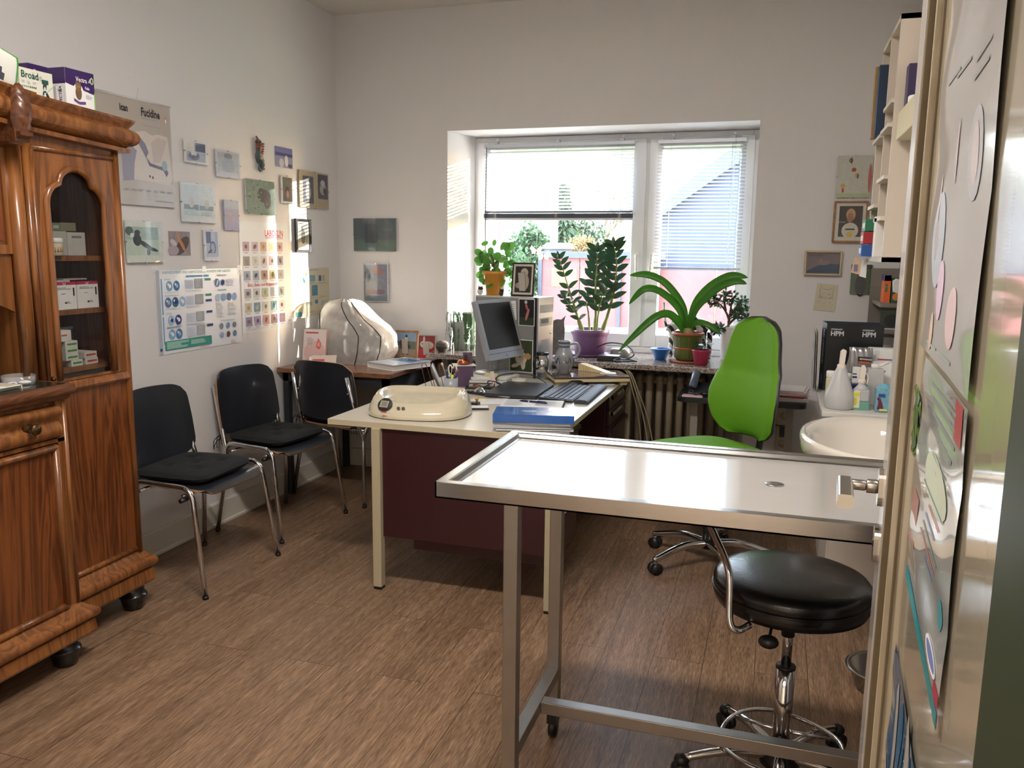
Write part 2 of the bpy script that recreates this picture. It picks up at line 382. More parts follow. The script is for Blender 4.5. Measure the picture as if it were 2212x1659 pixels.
# ------------------------------------------------------------------ window (plastic frame, two sashes)
def rect_frame(mb, x0, x1, z0, z1, wd, y0, y1, m):
    mb.box((x0, y0, z0), (x0+wd, y1, z1), m); mb.box((x1-wd, y0, z0), (x1, y1, z1), m)
    mb.box((x0+wd, y0, z0), (x1-wd, y1, z0+wd), m); mb.box((x0+wd, y0, z1-wd), (x1-wd, y1, z1), m)
w = MB(); FX0 = WX0+0.055
rect_frame(w, FX0, WX1, 0.832, WZ1-0.004, 0.042, FY+0.012, FY+0.075, pvc)
w.box((-0.835, FY+0.012, 0.87), (-0.795, FY+0.075, 2.165), pvc)
win = struct('window_1', w, bevel=0.003)
for (a, b_, nm) in ((FX0+0.030, -0.826, 'sash'), (-0.804, WX1-0.030, 'sash')):
    w = MB(); rect_frame(w, a, b_, 0.872, 2.168, 0.078, FY-0.004, FY+0.06, pvc)
    for (p, q, r, t) in ((a+0.07, a+0.082, 0.942, 2.098), (b_-0.082, b_-0.07, 0.942, 2.098)): w.box((p, FY+0.002, r), (q, FY+0.05, t), pvc)
    s_ = w.build(nm, win, bevel=0.004)
    w = MB(); w.quad([(a+0.07, FY+0.03, 0.94), (b_-0.07, FY+0.03, 0.94), (b_-0.07, FY+0.03, 2.10), (a+0.07, FY+0.03, 2.10)], glass); w.build('glass_pane', s_)
    hx = (-0.862 if a < -1 else -0.768)
    w = MB(); w.box((hx-0.013, FY-0.014, 1.40), (hx+0.013, FY-0.004, 1.47), white_pl); w.cyl((hx, FY-0.004, 1.445), (hx, FY-0.045, 1.445), 0.009, white_pl)
    w.tube([(hx, FY-0.042, 1.455), (hx+0.004*(1 if a < -1 else -1), FY-0.046, 1.36), (hx+0.01*(1 if a < -1 else -1), FY-0.046, 1.30)], 0.010, white_pl); w.build('window_handle', s_)
# granite sill
gr = bpy.data.materials.new('granite'); gr.use_nodes = True; n = gr.node_tree.nodes; L = gr.node_tree.links; b = n['Principled BSDF']
vo = n.new('ShaderNodeTexVoronoi'); vo.inputs['Scale'].default_value = 160; tc = n.new('ShaderNodeTexCoord'); L.new(tc.outputs['Object'], vo.inputs['Vector'])
cr = n.new('ShaderNodeValToRGB'); e = cr.color_ramp.elements; e[0].color = (*lin('#3c3733'), 1); e[1].color = (*lin('#aaa097'), 1); e[0].position = 0.1; e[1].position = 0.8
x = e.new(0.4); x.color = (*lin('#7d7067'), 1); L.new(vo.outputs['Color'], cr.inputs[0]); L.new(cr.outputs[0], b.inputs['Base Color']); b.inputs['Roughness'].default_value = 0.12
w = MB(); w.box((WX0-0.05, 4.73, 0.800), (WX1+0.05, YB, 0.832), gr); w.box((WX0, YB, 0.800), (WX1, FY+0.08, 0.832), gr)
sill = struct('trim_2', w, bevel=0.003); 
# plastic frame trim strip under sash on the sill
w = MB(); w.box((FX0, FY-0.012, 0.832), (WX1, FY+0.012, 0.868), pvc); struct('trim_3', w, bevel=0.003)

# ------------------------------------------------------------------ venetian blinds
alu = mat('blind_aluminium', '#c2c6ce', 0.35, 0.3, var=0.05, scale=10)
cord_m = mat('white_cord', '#e6e6e6', 0.6)
def blind(x0, x1, z1, z0, gather, tilt, label, nm_side):
    yb = FY-0.030
    t = Thing('venetian_blind', label, 'window blind', ((x0+x1)/2, yb, z1), group=None)
    h = MB(); h.box((x0, yb-0.013, z1-0.022), (x1, yb+0.013, z1), alu); t.part('head_rail', h)
    sl = MB(); pitch_ = 0.0212; z = z1-0.042; k = 0; zs = []
    while z > z0+gather+0.01:
        zs.append(z); z -= pitch_
    if gather > 0.012:
        m_ = int(gather/0.0026)
        zs += [z0+0.014+(i+0.5)*gather/m_*0.85 for i in range(m_)]
    for i, zz in enumerate(zs):
        tl = tilt if zz > z0+gather+0.005 else 0.0
        dy = 0.0125*math.cos(tl); dz = 0.0125*math.sin(tl); cz = 0.0022 if tl else 0.001
        v = [(x0, yb-dy, zz-dz), (x1, yb-dy, zz-dz), (x0, yb, zz+cz), (x1, yb, zz+cz), (x0, yb+dy, zz+dz), (x1, yb+dy, zz+dz)]
        sl.add(v, [(0, 1, 3, 2), (2, 3, 5, 4)], alu, True)
    if gather > 0.012: sl.box((x0, yb-0.0125, z0+0.014), (x1, yb+0.0125, z0+gather*0.92), mat('stacked_slats', '#3c414b', 0.5, var=0.2, scale=6, stretch=(0.1, 1, 60)))
    t.part('slats', sl, kind='stuff')
    r = MB(); r.box((x0, yb-0.012, z0), (x1, yb+0.012, z0+0.014), alu); t.part('bottom_rail', r, bevel=0.002)
    nl = 3 if x1-x0 > 0.7 else 2
    for i in range(nl):
        xx = x0+0.08+(x1-x0-0.16)*i/(nl-1)
        cd = MB(); cd.tube([(xx, yb-0.0135, z1-0.02), (xx, yb-0.0135, z0)], 0.0008, cord_m, seg=5); cd.tube([(xx, yb+0.0135, z1-0.02), (xx, yb+0.0135, z0)], 0.0008, cord_m, seg=5)
        if gather > 0.01: cd.box((xx-0.012, yb-0.016, z0+0.005), (xx+0.012, yb+0.016, z0+gather+0.01), clear_pl)
        t.part('ladder_cord', cd)
        bk = MB(); bk.box((xx-0.014, yb-0.016, z1-0.004), (xx+0.014, yb+0.02, z1+0.014), alu)
        bb = t.part('bracket', bk)
        hk = MB(); hk.ell((xx+0.012, yb-0.012, z1+0.026), (0.009, 0.012, 0.009), white_pl); hk.tube([(xx+0.012, yb, z1+0.024), (xx+0.004, yb-0.01, z1+0.008)], 0.004, white_pl); hk.build('hook', bb, off=t.loc)
    return t
b1 = blind(-1.880, -0.896, 2.152, 1.668, 0.045, -0.42, 'grey slatted blind drawn halfway down over the wide left sash', 'l')
b2 = blind(-0.752, -0.228, 2.150, 1.368, 0.012, -0.32, 'grey slatted blind lowered most of the way over the narrow right sash', 'r')
wd = MB(); wd.tube([(-0.290, FY-0.05, 2.14), (-0.300, FY-0.055, 1.5), (-0.325, FY-0.06, 1.06)], 0.0035, clear_pl, seg=6); b2.part('wand', wd)
cd = MB()
for dx in (0, 0.012): cd.tube([(-0.262+dx, FY-0.05, 2.13), (-0.268+dx, FY-0.05, 1.5), (-0.262+dx*1.5, FY-0.05, 1.26)], 0.0009, cord_m, seg=5)
b2.part('pull_cord', cd)
wd = MB(); wd.tube([(-1.862, FY-0.045, 2.13), (-1.868, FY-0.045, 1.75), (-1.866, FY-0.05, 1.45)], 0.003, dark_pl, seg=6); b1.part('wand', wd)

# ------------------------------------------------------------------ ceiling lamp of the room (above the camera's view) and hall light
tube_m = mat('lamp_diffuser', '#fff0dc', 0.5, emit=4.0)
for i, yy in enumerate((1.75, )):
    t = Thing('ceiling_lamp', 'white ceiling lamp with two tube lights above the examination table', 'ceiling lamp', (-0.9, yy, ZC-0.09))
    h = MB(); h.box((-1.55, yy-0.13, ZC-0.05), (-0.25, yy+0.13, ZC), white_pl); t.part('housing', h, bevel=0.004)
    for dy in (-0.06, 0.06):
        d = MB(); d.cyl((-1.50, yy+dy, ZC-0.075), (-0.30, yy+dy, ZC-0.075), 0.014, tube_m); t.part('tube_light', d)
area('ceiling_lamp_light', (-0.9, 1.75, ZC-0.11), (1.2, 0.2), 35, (1.0, 0.94, 0.88))
area('hall_light', (-0.4, -0.4, 2.55), (0.8, 0.8), 13, (1.0, 0.92, 0.82))
# ================================================================== the antique sideboard on the left
cw = wood('cabinet_oak', '#8f5a2e', '#5c3418', 0.30, 5.0, (1, 1, 0.10), coat=0.35)
cwp = wood('cabinet_veneer', '#7c4622', '#44210f', 0.32, 2.6, (1, 1.6, 0.16), coat=0.3, dist=4.0)
cwd = wood('cabinet_dark_trim', '#6f4328', '#45281a', 0.35, 6.0, (1, 0.2, 1), coat=0.3)
foot_m = mat('ebonised_wood', '#171310', 0.35, var=0.3, coat=0.3)
inside_m = mat('cabinet_inside', '#4a3a2e', 0.7, var=0.15)
brass = mat('aged_brass', '#6b5436', 0.35, 0.9, var=0.3)
def holed(mb, inner, y0, y1, z0, z1, xa, xb, m):
    """board in the y-z plane from xa (front) to xb with a hole; inner: closed loop"""
    cy = sum(p[0] for p in inner)/len(inner); cz = sum(p[1] for p in inner)/len(inner); out = []
    for (y, z) in inner:
        dy, dz = y-cy, z-cz; t = 1e9
        if dy > 1e-9: t = min(t, (y1-cy)/dy)
        if dy < -1e-9: t = min(t, (y0-cy)/dy)
        if dz > 1e-9: t = min(t, (z1-cz)/dz)
        if dz < -1e-9: t = min(t, (z0-cz)/dz)
        out.append((cy+dy*t, cz+dz*t))
    k = len(inner)
    for cyy, czz in ((y0, z0), (y1, z0), (y1, z1), (y0, z1)):   # snap corners
        j = min(range(k), key=lambda i: (out[i][0]-cyy)**2+(out[i][1]-czz)**2); out[j] = (cyy, czz)
    v = [(xa, a, b) for a, b in inner]+[(xa, a, b) for a, b in out]+[(xb, a, b) for a, b in inner]+[(xb, a, b) for a, b in out]
    f = []
    for i in range(k):
        j = (i+1) % k
        f += [(i, j, k+j, k+i), (2*k+j, 2*k+i, 3*k+i, 3*k+j), (j, i, 2*k+i, 2*k+j), (k+i, k+j, 3*k+j, 3*k+i)]
    mb.add(v, f, m)
def arc(c, r, a0, a1, n):
    return [(c[0]+r[0]*math.cos(math.radians(a0+(a1-a0)*i/n)), c[1]+r[1]*math.sin(math.radians(a0+(a1-a0)*i/n))) for i in range(n+1)]
S, CF = -2.42, -2.30
cab = Thing('sideboard', 'tall carved oak sideboard with arched glass door and dark turned feet against the left wall', 'sideboard', (-2.55, 1.8, 0))
# carcass of the glazed tower
m = MB(); m.box((-2.785, 2.19, 0.11), (S-0.004, 2.628, 0.25), cw); m.box((-2.785, 2.19, 0.25), (S-0.010, 2.205, 1.825), cw); m.box((-2.785, 2.612, 0.25), (S-0.004, 2.628, 1.825), cw)
m.box((-2.785, 2.205, 0.25), (-2.775, 2.612, 1.825), inside_m); m.box((-2.785, 2.19, 1.80), (S, 2.628, 1.90), cw); m.box((-2.785, 2.205, 0.955), (S-0.008, 2.612, 0.980), inside_m)
m.box((-2.785, 2.19, 1.90), (S+0.02, 2.62, 1.915), cwd)
cab.part('side_carcass', m, bevel=0.002)
for z in (1.03, 1.242, 1.437):
    m = MB(); m.box((-2.775, 2.205, z-0.018), (S-0.045, 2.612, z), cw); cab.part('shelf', m)
# lower front panel with framing moulding
m = MB(); m.box((S-0.012, 2.205, 0.25), (S-0.002, 2.607, 0.962), cwp); fp = cab.part('front_panel', m)
m = MB(); m.tube([(S-0.002, 2.205, 0.262), (S-0.002, 2.604, 0.262)], 0.011, cw); m.tube([(S+0.000, 2.618, 0.245), (S+0.000, 2.618, 1.822)], 0.0125, cw, seg=12)
m.prism([(S-0.01, 0.958), (S+0.012, 0.958), (S+0.016, 0.966), (S+0.012, 0.983), (S+0.004, 0.990), (S-0.01, 0.990)], 2.205, 2.612, cw, ax='y'); cab.part('moulding', m)
# glazed door
sp = 1.600
inner = [(2.290, 1.000), (2.355, 1.0), (2.420, 1.000), (2.485, 1.0), (2.548, 1.000), (2.548, 1.15), (2.548, 1.30), (2.548, 1.45), (2.548, sp)]
inner += arc((2.480, 1.612), (0.070, 0.078), 0, 62, 7)[1:]
inner += arc((2.419, 1.688), (0.074, 0.055), 0, 180, 12)
inner += arc((2.358, 1.612), (0.070, 0.078), 118, 180, 7)
inner += [(2.290, 1.45), (2.290, 1.30), (2.290, 1.15)]
m = MB(); holed(m, inner, 2.236, 2.605, 0.992, 1.802, S, S-0.020, cw); door = cab.part('glass_door', m)
m = MB(); pth = [(S+0.002, y, z) for y, z in inner[4:]+[inner[0]]]; m.tube(pth, 0.0125, cw, seg=10)
m.build('arch_moulding', door, off=cab.loc)
m = MB(); m.tube([(S+0.0, 2.242, 0.995), (S+0.0, 2.242, 1.795)], 0.009, cw); m.tube([(S+0.0, 2.240, 1.800), (S+0.0, 2.604, 1.800)], 0.010, cw); m.build('edge_bead', door, off=cab.loc)
m = MB(); m.quad([(S-0.013, y, z) for y, z in inner], clear('cabinet_glass', tint='#26262a', alpha=0.28)); m.build('glass_pane', door, off=cab.loc)  # dark tint in the pane stands in for shade inside the cabinet
m = MB(); m.cyl((S, 2.258, 1.008), (S+0.012, 2.258, 1.008), 0.006, brass); m.box((S, 2.252, 0.996), (S+0.003, 2.264, 1.018), brass); m.build('key_plate', door, off=cab.loc)
# columns beside the door
m = MB(); m.cyl((S-0.002, 2.170, 1.012), (S-0.002, 2.170, 1.815), 0.024, cw, seg=20); m.cyl((S-0.004, 2.200, 1.012), (S-0.004, 2.200, 1.815), 0.006, cw); cab.part('column', m)
m = MB(); m.cyl((S-0.002, 2.221, 0.992), (S-0.002, 2.221, 1.815), 0.012, cw, seg=16); cab.part('column', m)
# crown
pr = [(0.0, 1.822), (0.034, 1.824), (0.036, 1.838), (0.024, 1.843)] + [(0.022+0.040*math.sin(a), 1.879-0.034*math.cos(a)) for a in [math.radians(x) for x in range(15, 160, 14)]] + [(0.034, 1.914), (0.050, 1.936), (0.052, 1.944), (0.0, 1.944)]
m = MB()
m.sweep(pr, [(S, 2.150), (S, 2.628), (-2.785, 2.628)], cw, smooth=False)
for i, v in enumerate(m.v):   # the crown rises a little towards the centre
    v.z += max(0, 2.63-v.y)*0.055
cr_ = cab.part('crown_moulding', m)
m = MB(); m.box((-2.785, 2.13, 1.93), (S+0.045, 2.66, 1.944), cwd)
for v in m.v: v.z += max(0, 2.63-v.y)*0.055
m.build('top_board', cr_, off=cab.loc)
# carved leaf at the break of the crown
m = MB()
def leaf(u, v):
    a = (u-0.5)*2; zz = 1.825+v*0.155; wdt = 0.036*math.sin(PI*(0.14+0.84*v))**0.55
    ribs = 0.0035*abs(math.sin(v*16-abs(a)*3)); return (S+0.094+0.034*math.sqrt(max(0, 1-a*a))*math.sin(PI*(0.1+0.85*v))-ribs-0.002*(abs(a) < 0.1), 2.128+a*wdt, zz)
m.grid(leaf, 14, 26, cwd); m.box((S, 2.100, 1.80), (S+0.096, 2.156, 1.962), cwd); m.prism([(S, 1.785), (S+0.06, 1.795), (S+0.115, 1.818), (S+0.115, 1.830), (S, 1.830)], 2.104, 2.152, cwd, ax='y')
cab.part('carved_leaf', m)
# centre crown, stepping forward
m = MB(); pr2 = [(o+0.035, z+0.02) for o, z in pr]; pr2[0] = (0, 1.83); pr2[-1] = (0, 1.964)
m.sweep([(o, z) for o, z in pr2], [(S, 1.10), (S, 2.118), (-2.6, 2.118)], cw)
for v in m.v: v.z += 0.10*max(0, 2.13-v.y)
m.box((-2.785, 1.10, 1.83), (S+0.01, 2.115, 1.97), cw)
cab.part('crown_moulding', m)
# upper centre cupboard with arched apron over the open counter
m = MB(); m.box((-2.785, 1.10, 1.012), (-2.775, 2.19, 1.84), cwd); m.box((-2.785, 2.150, 1.012), (S-0.02, 2.190, 1.82), cw); m.box((-2.785, 1.10, 1.445), (S-0.03, 2.15, 1.465), cw)
m.box((S-0.030, 1.10, 1.462), (S-0.012, 2.146, 1.83), cw); m.box((S-0.012, 1.12, 1.445), (S-0.004, 2.146, 1.475), cw); m.box((S-0.012, 2.128, 1.475), (S-0.004, 2.146, 1.82), cw)
ap = [(1.10, 1.445), (1.10, 1.36)]+[(1.10+1.04*t, 1.385-0.13*max(0, (t-0.45)/0.55)**2.2) for t in [i/16 for i in range(17)]]+[(2.146, 1.25), (2.146, 1.445)]
m.prism(ap, S-0.030, S-0.014, cw, ax='x')
cab.part('upper_cupboard', m)
m = MB(); m.box((S-0.013, 1.14, 1.49), (S-0.008, 2.118, 1.80), wood('mahogany_panel', '#8a4a2c', '#6a3018', 0.3, 3, (1, 1, .2), coat=.3)); cab.part('upper_panel', m)
# plinths
ppr = [(0.0, 0.110), (0.030, 0.112), (0.034, 0.122), (0.030, 0.168), (0.020, 0.172)] + [(0.018+0.026*math.sin(a), 0.199-0.026*math.cos(a)) for a in [math.radians(x) for x in range(20, 165, 14)]] + [(0.018, 0.230), (0.010, 0.240), (0.0, 0.250)]
m = MB(); m.sweep([(o, z) for o, z in ppr], [(S, 2.18), (S, 2.628), (-2.785, 2.628)], cw); cab.part('plinth', m)
m = MB(); m.sweep([(o*1.05, z*0.86+0.010) for o, z in ppr], [(CF, 1.05), (CF, 2.190), (S-0.02, 2.190)], cw); cab.part('plinth', m)
# projecting lower centre
m = MB(); m.box((-2.785, 1.05, 0.105), (CF-0.016, 2.188, 0.98), cw); m.box((CF-0.016, 2.150, 0.22), (CF, 2.188, 0.955), cw); m.box((CF-0.016, 1.57, 0.22), (CF, 1.62, 0.955), cw); m.box((CF-0.016, 1.05, 0.815), (CF, 2.188, 0.828), cw)
m.cyl((CF-0.006, 2.184, 0.225), (CF-0.006, 2.184, 0.955), 0.010, cw); cab.part('lower_carcass', m)
for (ya, yb) in ((1.62, 2.148), (1.08, 1.568)):
    m = MB(); m.box((CF-0.014, ya+0.004, 0.222), (CF-0.002, yb-0.003, 0.810), cwp); d = cab.part('cupboard_door', m)
    m = MB(); mp_ = [(CF+0.001, ya+0.014, 0.234), (CF+0.001, yb-0.014, 0.234), (CF+0.001, yb-0.014, 0.798), (CF+0.001, ya+0.014, 0.798)]
    for i in range(4):
        a, b_ = Vector(mp_[i]), Vector(mp_[(i+1) % 4]); m.tube([a, b_], 0.0125, cw, seg=10); m.ell(a, (0.0125,)*3, cw)
    m.build('door_moulding', d, off=cab.loc)
    dp = [(CF-0.012, 0.832), (CF+0.008, 0.834), (CF+0.018, 0.846), (CF+0.022, 0.860), (CF+0.016, 0.874), (CF+0.006, 0.884), (CF+0.004, 0.892), (CF+0.014, 0.904), (CF+0.024, 0.918), (CF+0.024, 0.930), (CF+0.014, 0.940), (CF-0.012, 0.942)]
    m = MB(); m.prism(dp, ya+0.006, yb+0.006, cw, ax='y', smooth=True); dr = cab.part('drawer', m)
    yk = 2.027 if ya > 1.5 else 1.3
    m = MB(); m.lathe([(0.018, 0), (0.018, 0.005), (0.008, 0.014), (0.008, 0.024), (0.017, 0.030), (0.019, 0.038), (0.016, 0.045), (0.012, 0.0445), (0.010, 0.047), (0.0, 0.047)], brass, M=frameM((CF+0.006, yk, 0.886), (0, 1, 0), (0, 0, 1)), seg=20); m.build('knob', dr, off=cab.loc)
m = MB(); m.prism([(CF-0.02, 0.955), (CF+0.008, 0.957), (CF+0.022, 0.966), (CF+0.022, 0.975), (CF-0.02, 0.98)], 1.05, 2.192, cwd, ax='y')
m.prism([(-2.785, 0.975), (CF+0.026, 0.975), (CF+0.036, 0.982), (CF+0.038, 0.998), (CF+0.030, 1.010), (CF+0.02, 1.012), (-2.785, 1.012)], 1.05, 2.205, cwd, ax='y')
ct = cab.part('countertop', m, bevel=0.004)
m = MB(); m.box((-2.77, 1.05, 1.0115), (CF+0.012, 2.185, 1.0135), mat('dark_marble', '#23302b', 0.12, var=0.4, scale=18)); m.build('marble_inlay', ct, off=cab.loc)
fpf = [(0.030, 0), (0.040, 0.006), (0.045, 0.030), (0.052, 0.052), (0.056, 0.056), (0.054, 0.062), (0.046, 0.066), (0.044, 0.10), (0.044, 0.112)]
for (x, y, s_) in ((-2.458, 2.607, 1.0), (-2.345, 2.150, 1.0), (-2.345, 1.12, 1.0), (-2.74, 2.607, 1.0)):
    m = MB(); m.lathe(fpf, foot_m, c=(x, y, 0)); cab.part('foot', m)

# ================================================================== chairs
seat_m = mat('black_laminate', '#24262c', 0.30, var=0.12, scale=50, coat=0.35)
ply_m = mat('beech_ply_edge', '#a67c58', 0.5, var=0.2, scale=80)
cush_m = mat('black_cotton', '#1a1a1c', 0.95, var=0.25, scale=240, bump=0.4)
def sheet(mb, fn, nu, nv, th, m, medge):
    """curved plywood: two skins and a pale edge"""
    P = [[Vector(fn(i/nu, j/nv)) for i in range(nu+1)] for j in range(nv+1)]
    N = [[None]*(nu+1) for _ in range(nv+1)]
    for j in range(nv+1):
        for i in range(nu+1):
            du = P[j][min(i+1, nu)]-P[j][max(i-1, 0)]; dv = P[min(j+1, nv)][i]-P[max(j-1, 0)][i]; N[j][i] = du.cross(dv).normalized()
    W_ = nu+1; v = [P[j][i] for j in range(nv+1) for i in range(W_)]; v2 = [P[j][i]-N[j][i]*th for j in range(nv+1) for i in range(W_)]; o = len(v)
    f1 = [(j*W_+i, j*W_+i+1, (j+1)*W_+i+1, (j+1)*W_+i) for j in range(nv) for i in range(nu)]
    f2 = [tuple(o+q for q in g[::-1]) for g in f1]
    mb.add(v+v2, f1+f2, m, True)
    bd = [i for i in range(W_)]+[j*W_+nu for j in range(1, nv+1)]+[nv*W_+i for i in range(nu-1, -1, -1)]+[j*W_ for j in range(nv-1, 0, -1)]
    vb = [v[i] for i in bd]+[v2[i] for i in bd]; k = len(bd)
    mb.add(vb, [((i+1) % k, i, k+i, k+(i+1) % k) for i in range(k)], medge, False)
def superell(u, v, n=3.2):
    """map unit square to a rounded-rectangle disc, returns (a,b) in [-1,1]"""
    a, b = 2*u-1, 2*v-1; k = 0.24 if n < 9 else 0.42
    p = 12 if n < 9 else 4; return a*math.sqrt(1-k*abs(b)**p), b*math.sqrt(1-k*abs(a)**p)
def make_chair(name, label, group):
    t = Thing(name, label, 'chair', world=False, group=group)
    def seat(u, v):
        a, b = superell(u, v); x = a*0.205; y = b*(0.225-0.012*(a < 0)*abs(a))
        return (x, y, 0.462-0.028*max(0, (a-0.62)/0.38)**2-0.006*(1-b*b)*(a < 0.7)+0.004*max(0, -a))
    m = MB(); sheet(m, seat, 22, 18, 0.010, seat_m, ply_m); t.part('seat', m)
    def back(u, v):
        b, h = superell(u, v, 3); y = b*(0.228-0.012*h*(h > 0)); z = 0.665+h*0.162+0.012*(1-b*b)*h
        return (-0.225-0.045*(h*0.5+0.5)+0.040*b*b-0.01, y, z)
    m = MB(); sheet(m, back, 20, 14, -0.010, seat_m, ply_m)
    bk = t.part('backrest', m)
    for s in (-1, 1):
        m = MB(); m.ell((-0.238, s*0.185, 0.66), (0.005, 0.006, 0.006), chrome); m.build('screw', bk)
    for s in (-1, 1):
        # front leg, bent over the seat side towards the rear
        m = MB(); m.tube(fillet([(0.215, s*0.270, 0.008), (0.150, s*0.245, 0.470), (-0.135, s*0.245, 0.478), (-0.165, s*0.235, 0.40)], 0.06), 0.0115, chrome, seg=12); l = t.part('leg', m)
        m = MB(); m.cyl((0.2155, s*0.270, 0), (0.214, s*0.2695, 0.014), 0.013, black_pl); m.build('foot_cap', l)
        m = MB(); m.tube(fillet([(-0.210, s*0.270, 0.008), (-0.160, s*0.228, 0.40), (-0.190, s*0.215, 0.475), (-0.262, s*0.200, 0.76)], 0.05), 0.0115, chrome, seg=12); l = t.part('leg', m)
        m = MB(); m.cyl((-0.2105, s*0.270, 0), (-0.2095, s*0.2695, 0.014), 0.013, black_pl); m.build('foot_cap', l)
        m = MB(); m.cyl((0.125, s*0.245, 0.425), (0.125, s*0.285, 0.425), 0.010, black_pl); t.part('side_plug', m)
    m = MB(); m.tube([(0.10, -0.24, 0.430), (0.10, 0.24, 0.430)], 0.009, chrome); m.tube([(-0.13, -0.235, 0.430), (-0.13, 0.235, 0.430)], 0.009, chrome); t.part('cross_bar', m)
    return t.o
CG = 'stacking chairs along the left wall'
ch1 = make_chair('visitor_chair', 'black shell chair with chrome legs nearest the carved sideboard, under the large urine sediment poster', CG)
ch1.location = (-2.448, 3.043, 0)
ch2 = dup(ch1, (-2.493, 3.760, 0), math.radians(-7), 'middle one of the three black shell chairs, below the parasite poster', CG)
ch3 = dup(ch1, (-2.420, 4.385, 0), math.radians(79), 'black shell chair turned with its back to the camera at the brown corner table', CG)
def make_cushion(label, M, fold=0.0):
    def cu(sign):
        def f(u, v):
            a, b = superell(u, v, 4); e = max(0, 1-abs(2*u-1)**3.5)*max(0, 1-abs(2*v-1)**3.5)
            h = 0.026*e**0.28*(1+0.25*math.sin(7*a+3*b)*0.15)
            for ta, tb in ((-0.42, -0.42), (0.42, -0.42), (0, 0), (-0.42, 0.42), (0.42, 0.42)):
                h -= 0.016*math.exp(-((a-ta)**2+(b-tb)**2)/0.018)
            h = max(h, 0.0)
            return (a*0.185-0.012, b*0.200, 0.027+sign*h)
        return f
    t = Thing('seat_cushion', label, 'cushion', world=False, group='tufted seat cushions on the visitor chairs')
    m = MB(); m.grid(cu(1), 40, 40, cush_m); m.grid(lambda u, v: cu(-1)(1-u, v), 20, 20, cush_m); t.part('pad', m)
    for s in (-1, 1):
        m = MB(); random.seed(5+s)
        for q in range(4):
            a = q*1.3; m.tube([(-0.195, s*0.195, 0.02), (-0.215, s*0.212+0.01*math.cos(a), 0.025+0.012*math.sin(a)), (-0.225, s*0.225+0.02*math.cos(a), 0.0+0.02*math.sin(a)), (-0.222, s*0.23+0.02*math.cos(a), -0.03)], 0.0022, cush_m, seg=5, smooth_path=3)
        t.part('tie', m)
    t.o.matrix_world = M; return t.o
make_cushion('black tufted cushion on the chair nearest the sideboard', TM((-2.462, 3.045, 0.4625), 0.04))
make_cushion('black tufted cushion on the middle chair', TM((-2.505, 3.762, 0.4625), math.radians(-7)))
make_cushion('black tufted cushion on the chair turned away, at the brown table', TM((-2.422, 4.370, 0.4625), math.radians(79)))

# ================================================================== desk
desk_top = mat('cream_laminate', '#cdc6b6', 0.30, var=0.03, scale=60, coat=0.1)
desk_edge = mat('cream_edge', '#bfb498', 0.35, var=0.05, scale=30)
desk_red = mat('dark_red_steel', '#35141a', 0.35, var=0.15, scale=5, coat=0.2)
cream_st = mat('cream_steel', '#b3a88c', 0.35, var=0.06, scale=12)
D = Thing('desk', 'large cream topped office desk with dark red front panel and drawers', 'desk', (-1.3, 4.0, 0))
m = MB(); m.box((-1.828, 3.118, 0.721), (-0.812, 4.900, 0.745), desk_top); m.box((-0.8119, 3.118, 0.721), (-0.8085, 4.90, 0.7445), desk_edge); m.box((-1.828, 3.1145, 0.721), (-0.812, 3.1179, 0.7445), desk_edge)
D.part('desktop', m)
for x, y in ((-1.595, 3.108), (-0.822, 3.108), (-1.595, 4.86), (-0.822, 4.86)):
    m = MB(); m.box((x-0.020, y-0.005, 0.012), (x+0.020, y+0.035, 0.721), cream_st); l = D.part('leg', m, bevel=0.003)
    m = MB(); m.box((x-0.018, y-0.003, 0), (x+0.018, y+0.033, 0.013), black_pl); m.build('foot_cap', l, off=D.loc)
m = MB(); m.box((-1.574, 3.128, 0.240), (-0.843, 3.142, 0.720), desk_red); D.part('front_panel', m)
for (ya, yb) in ((3.17, 3.62), (4.33, 4.86)):
    m = MB(); m.box((-1.45, ya, 0.18), (-0.845, yb, 0.720), desk_red); p = D.part('drawer_unit', m, bevel=0.003)
    for (z0, z1) in ((0.628, 0.712), (0.535, 0.622), (0.38, 0.529), (0.19, 0.374)):
        m = MB(); m.box((-0.845, ya+0.008, z0), (-0.828, yb-0.008, z1), desk_red); dr = m.build('drawer', p, off=D.loc, bevel=0.002)
        m = MB(); m.prism([(-0.829, z1-0.006), (-0.812, z1-0.010), (-0.808, z1-0.026), (-0.812, z1-0.030), (-0.829, z1-0.020)], ya+0.03, yb-0.03, chrome if z0 > 0.5 else desk_red, ax='y'); m.build('handle', p, off=D.loc)

# ================================================================== brown corner table
bt = wood('brown_laminate', '#8a6248', '#6d4a34', 0.25, 6, (0.2, 1, 1), bump=0.02)
T = Thing('table', 'brown topped table with dark metal legs in the far left corner', 'table', (-2.4, 4.6, 0))
m = MB(); m.box((-2.790, 4.190, 0.748), (-2.055, 4.953, 0.775), bt); T.part('tabletop', m, bevel=0.002)
dg = mat('dark_grey_steel', '#2b2d33', 0.5, var=0.1)
m = MB(); m.box((-2.765, 4.215, 0.695), (-2.085, 4.235, 0.748), dg); m.box((-2.105, 4.235, 0.600), (-2.085, 4.93, 0.748), dg); m.box((-2.765, 4.915, 0.695), (-2.085, 4.935, 0.748), dg); T.part('apron', m)
for x, y in ((-2.765, 4.215), (-2.12, 4.215), (-2.765, 4.90), (-2.12, 4.90)):
    m = MB(); m.box((x, y, 0), (x+0.035, y+0.035, 0.748), dg); T.part('leg', m)

